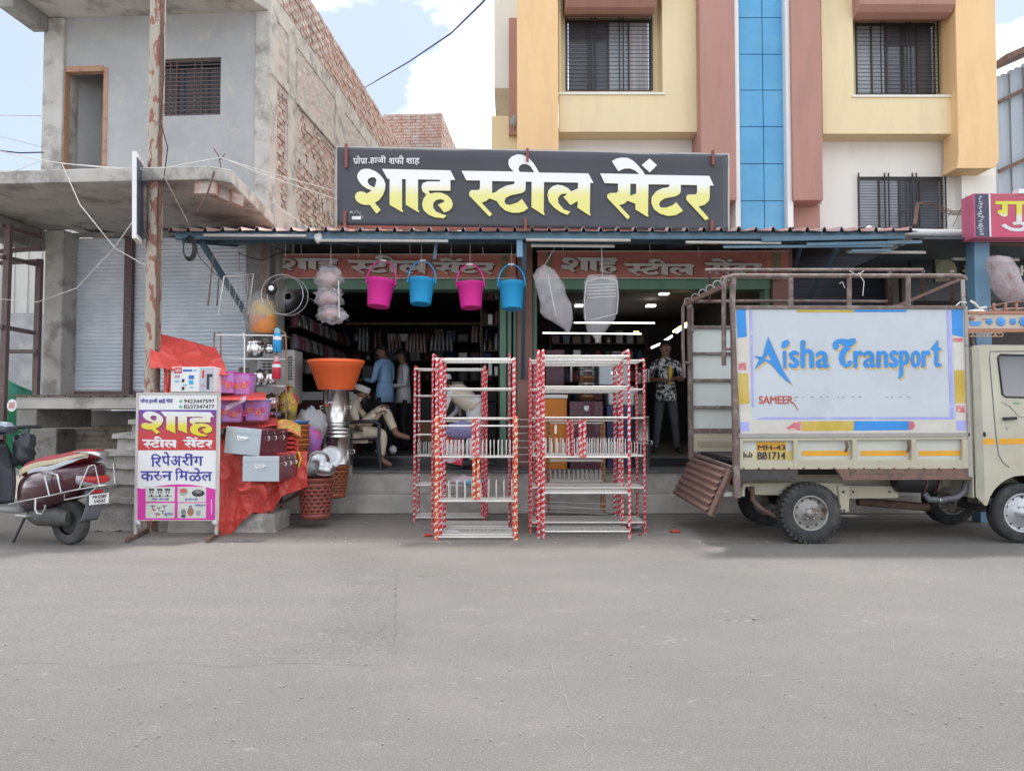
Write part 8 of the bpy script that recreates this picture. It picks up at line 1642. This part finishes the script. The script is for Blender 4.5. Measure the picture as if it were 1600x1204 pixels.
# rear mudguard flap, plate, lamps
fl = MB().grid(lambda u, v: S(-.27 - .02 * math.sin(math.pi * v) + .06 * v * v, -.09 + .18 * u, .50 - .28 * v), 6, 8); fl.build('mud_flap', mat('grey_flap', (.14, .15, .17), .5), SC, local=True, solid=.008)
loft([(-.34, 0, .57, .09, .045), (-.30, 0, .58, .13, .06), (-.22, 0, .60, .15, .07)]).build('tail_panel', m_chr if 0 else mat('silver_tail', (.36, .35, .36), .35, .3), SC, local=True)
loft([(-.352, 0, .585, .07, .022), (-.335, 0, .59, .11, .035), (-.28, 0, .60, .145, .04)]).build('tail_lamp', mat('tail_red', (.4, .03, .03), .25), SC, local=True)
MB().box(*[v * K for v in (-.325, -.30, -.05, .05, .475, .50)]).build('plate_lamp', mat('red_reflector', (.45, .02, .02), .3), SC, local=True)
npl = MB(); npl.box(*[v * K for v in (-.335, -.327, -.10, .10, .375, .465)], 0, Matrix.Rotation(R(0), 4, 'Y')); npl.build('number_plate', m_white, SC, local=True)
q = MB(); fq = lambda u, v, d: Vector(S(-.3365, 0, 0)) + Vector((-d, -u, v)); fit(q, 'MH20BF', fq, -.078, .082, .376 * 1.09 + .055, .376 * 1.09 + .087, bold=.0012); fit(q, 'V4543', fq, -.065, .065, .376 * 1.09 + .01, .376 * 1.09 + .045, bold=.0012); q.build('plate_lettering', mat('black_print', (.03, .03, .035), .5), SC, local=True)
# crash guards of bright tube
for s in (1, -1):
    MB().tube([S(.52, .20 * s, .36), S(.3, .235 * s, .40), S(0, .235 * s, .455), S(-.25, .2 * s, .51), S(-.40, .12 * s, .54), S(-.42, 0, .545)], .008, 8).build('guard_tube', m_chr, SC, local=True)
    MB().tube([S(-.02, .235 * s, .455), S(.05, .23 * s, .62), S(.03, .21 * s, .66), S(-.06, .2 * s, .64), S(-.14, .22 * s, .49)], .008, 8).build('guard_tube', m_chr, SC, local=True)
    MB().tube([S(-.30, .18 * s, .52), S(-.36, .14 * s, .72), S(-.38, .10 * s, .73), S(-.42, .08 * s, .55)], .007, 8).build('guard_tube', m_chr, SC, local=True)
MB().tube([S(.14, .24, .43), S(.13, .25, .34), S(.10, .25, .30), S(.04, .25, .30), S(.01, .25, .35), S(.01, .25, .38)], .011, 8).build('guard_hook', m_chr, SC, local=True)
MB().tube([S(-.2, .24, .48), S(-.2, .24, .43), S(-.38, .16, .47), S(-.4, .1, .53)], .007, 8).build('guard_tube', m_chr, SC, local=True)
MB().box(*[v * K for v in (.22, .36, .20, .27, .26, .285)]).build('footrest', mat('alloy', (.42, .42, .42), .4, .6), SC, local=True, bevel=.01)
MB().tube([S(.42, .12, .24), S(.46, .2, .02)], .014, 8).build('side_stand', m_black, SC, local=True); MB().tube([S(.3, -.1, .2), S(.34, -.14, .03)], .014, 8).build('centre_stand', m_black, SC, local=True)
MB().grid(lambda u, v: S(.45 + .5 * u, -.18 + .36 * v, .30 + .0 * u), 4, 4).build('floorboard', mat('dusty_grey_floor', (.22, .22, .21), .7), SC, local=True, solid=.05)
MB().grid(lambda u, v: S(.94 + .10 * (1 - (2 * u - 1) ** 2) + .06 * v, (-.19 + .38 * u) * (.72 + .34 * math.sin(math.pi * (.12 + .8 * v)) - .25 * v ** 5), .30 + .60 * v), 14, 12).build('leg_shield', m_dkp, SC, local=True, solid=.03)
MB().grid(lambda u, v: S(.97 + .12 * (1 - (2 * u - 1) ** 2) + .06 * v, (-.2 + .4 * u) * (.72 + .34 * math.sin(math.pi * (.12 + .8 * v)) - .25 * v ** 5), .29 + .64 * v), 14, 12).build('front_apron', m_mar, SC, local=True, solid=.02)
loft([(.78, 0, 1.02, .05, .03), (.86, 0, 1.03, .13, .05), (1.0, 0, 1.03, .15, .065), (1.1, 0, 1.0, .12, .06), (1.15, 0, .98, .06, .04)]).build('headset', m_dkp, SC, local=True)
loft([(.80, 0, 1.055, .04, .012), (.88, 0, 1.08, .09, .02), (.98, 0, 1.085, .09, .02)]).build('instrument_cover', mat('blueish_glass', (.35, .42, .50), .15, coat=.5), SC, local=True)
for s in (-1, 1):
    MB().tube([S(.95, .12 * s, 1.04), S(.90, .24 * s, 1.05), S(.84, .36 * s, 1.05)], [.016, .018, .018], 10).build('handle_grip', m_black, SC, local=True); MB().tube([S(.92, .16 * s, 1.03), S(.96, .28 * s, 1.0), S(.93, .34 * s, .99)], .006, 6).build('brake_lever', m_chr, SC, local=True)
MB().tube([S(1.08, 0, .9), S(1.24, 0, .2)], .03, 8).build('fork', m_black, SC, local=True); MB().lathe([(.22 * K, 0)] * 1 + [(.23 * K, .0), (.24 * K, .03)], 20, M=Matrix.Translation(Vector(S(1.24, 0, .2)))).build('x', m_mar, SC) if False else None
MB().grid(lambda u, v: S(1.24 + .235 * math.cos(R(20) + R(140) * u), -.075 + .15 * v, .2 + .235 * math.sin(R(20) + R(140) * u)), 14, 4).build('front_mudguard', m_mar, SC, local=True, solid=.012)
MB().blob(P(38, 700, 8.1), (.10, .10, .19), 18, 14, .55, 6, 2.6).build('black_bag', m_dkp, label='black bag hanging behind the scooter leg shield', cat='bag')
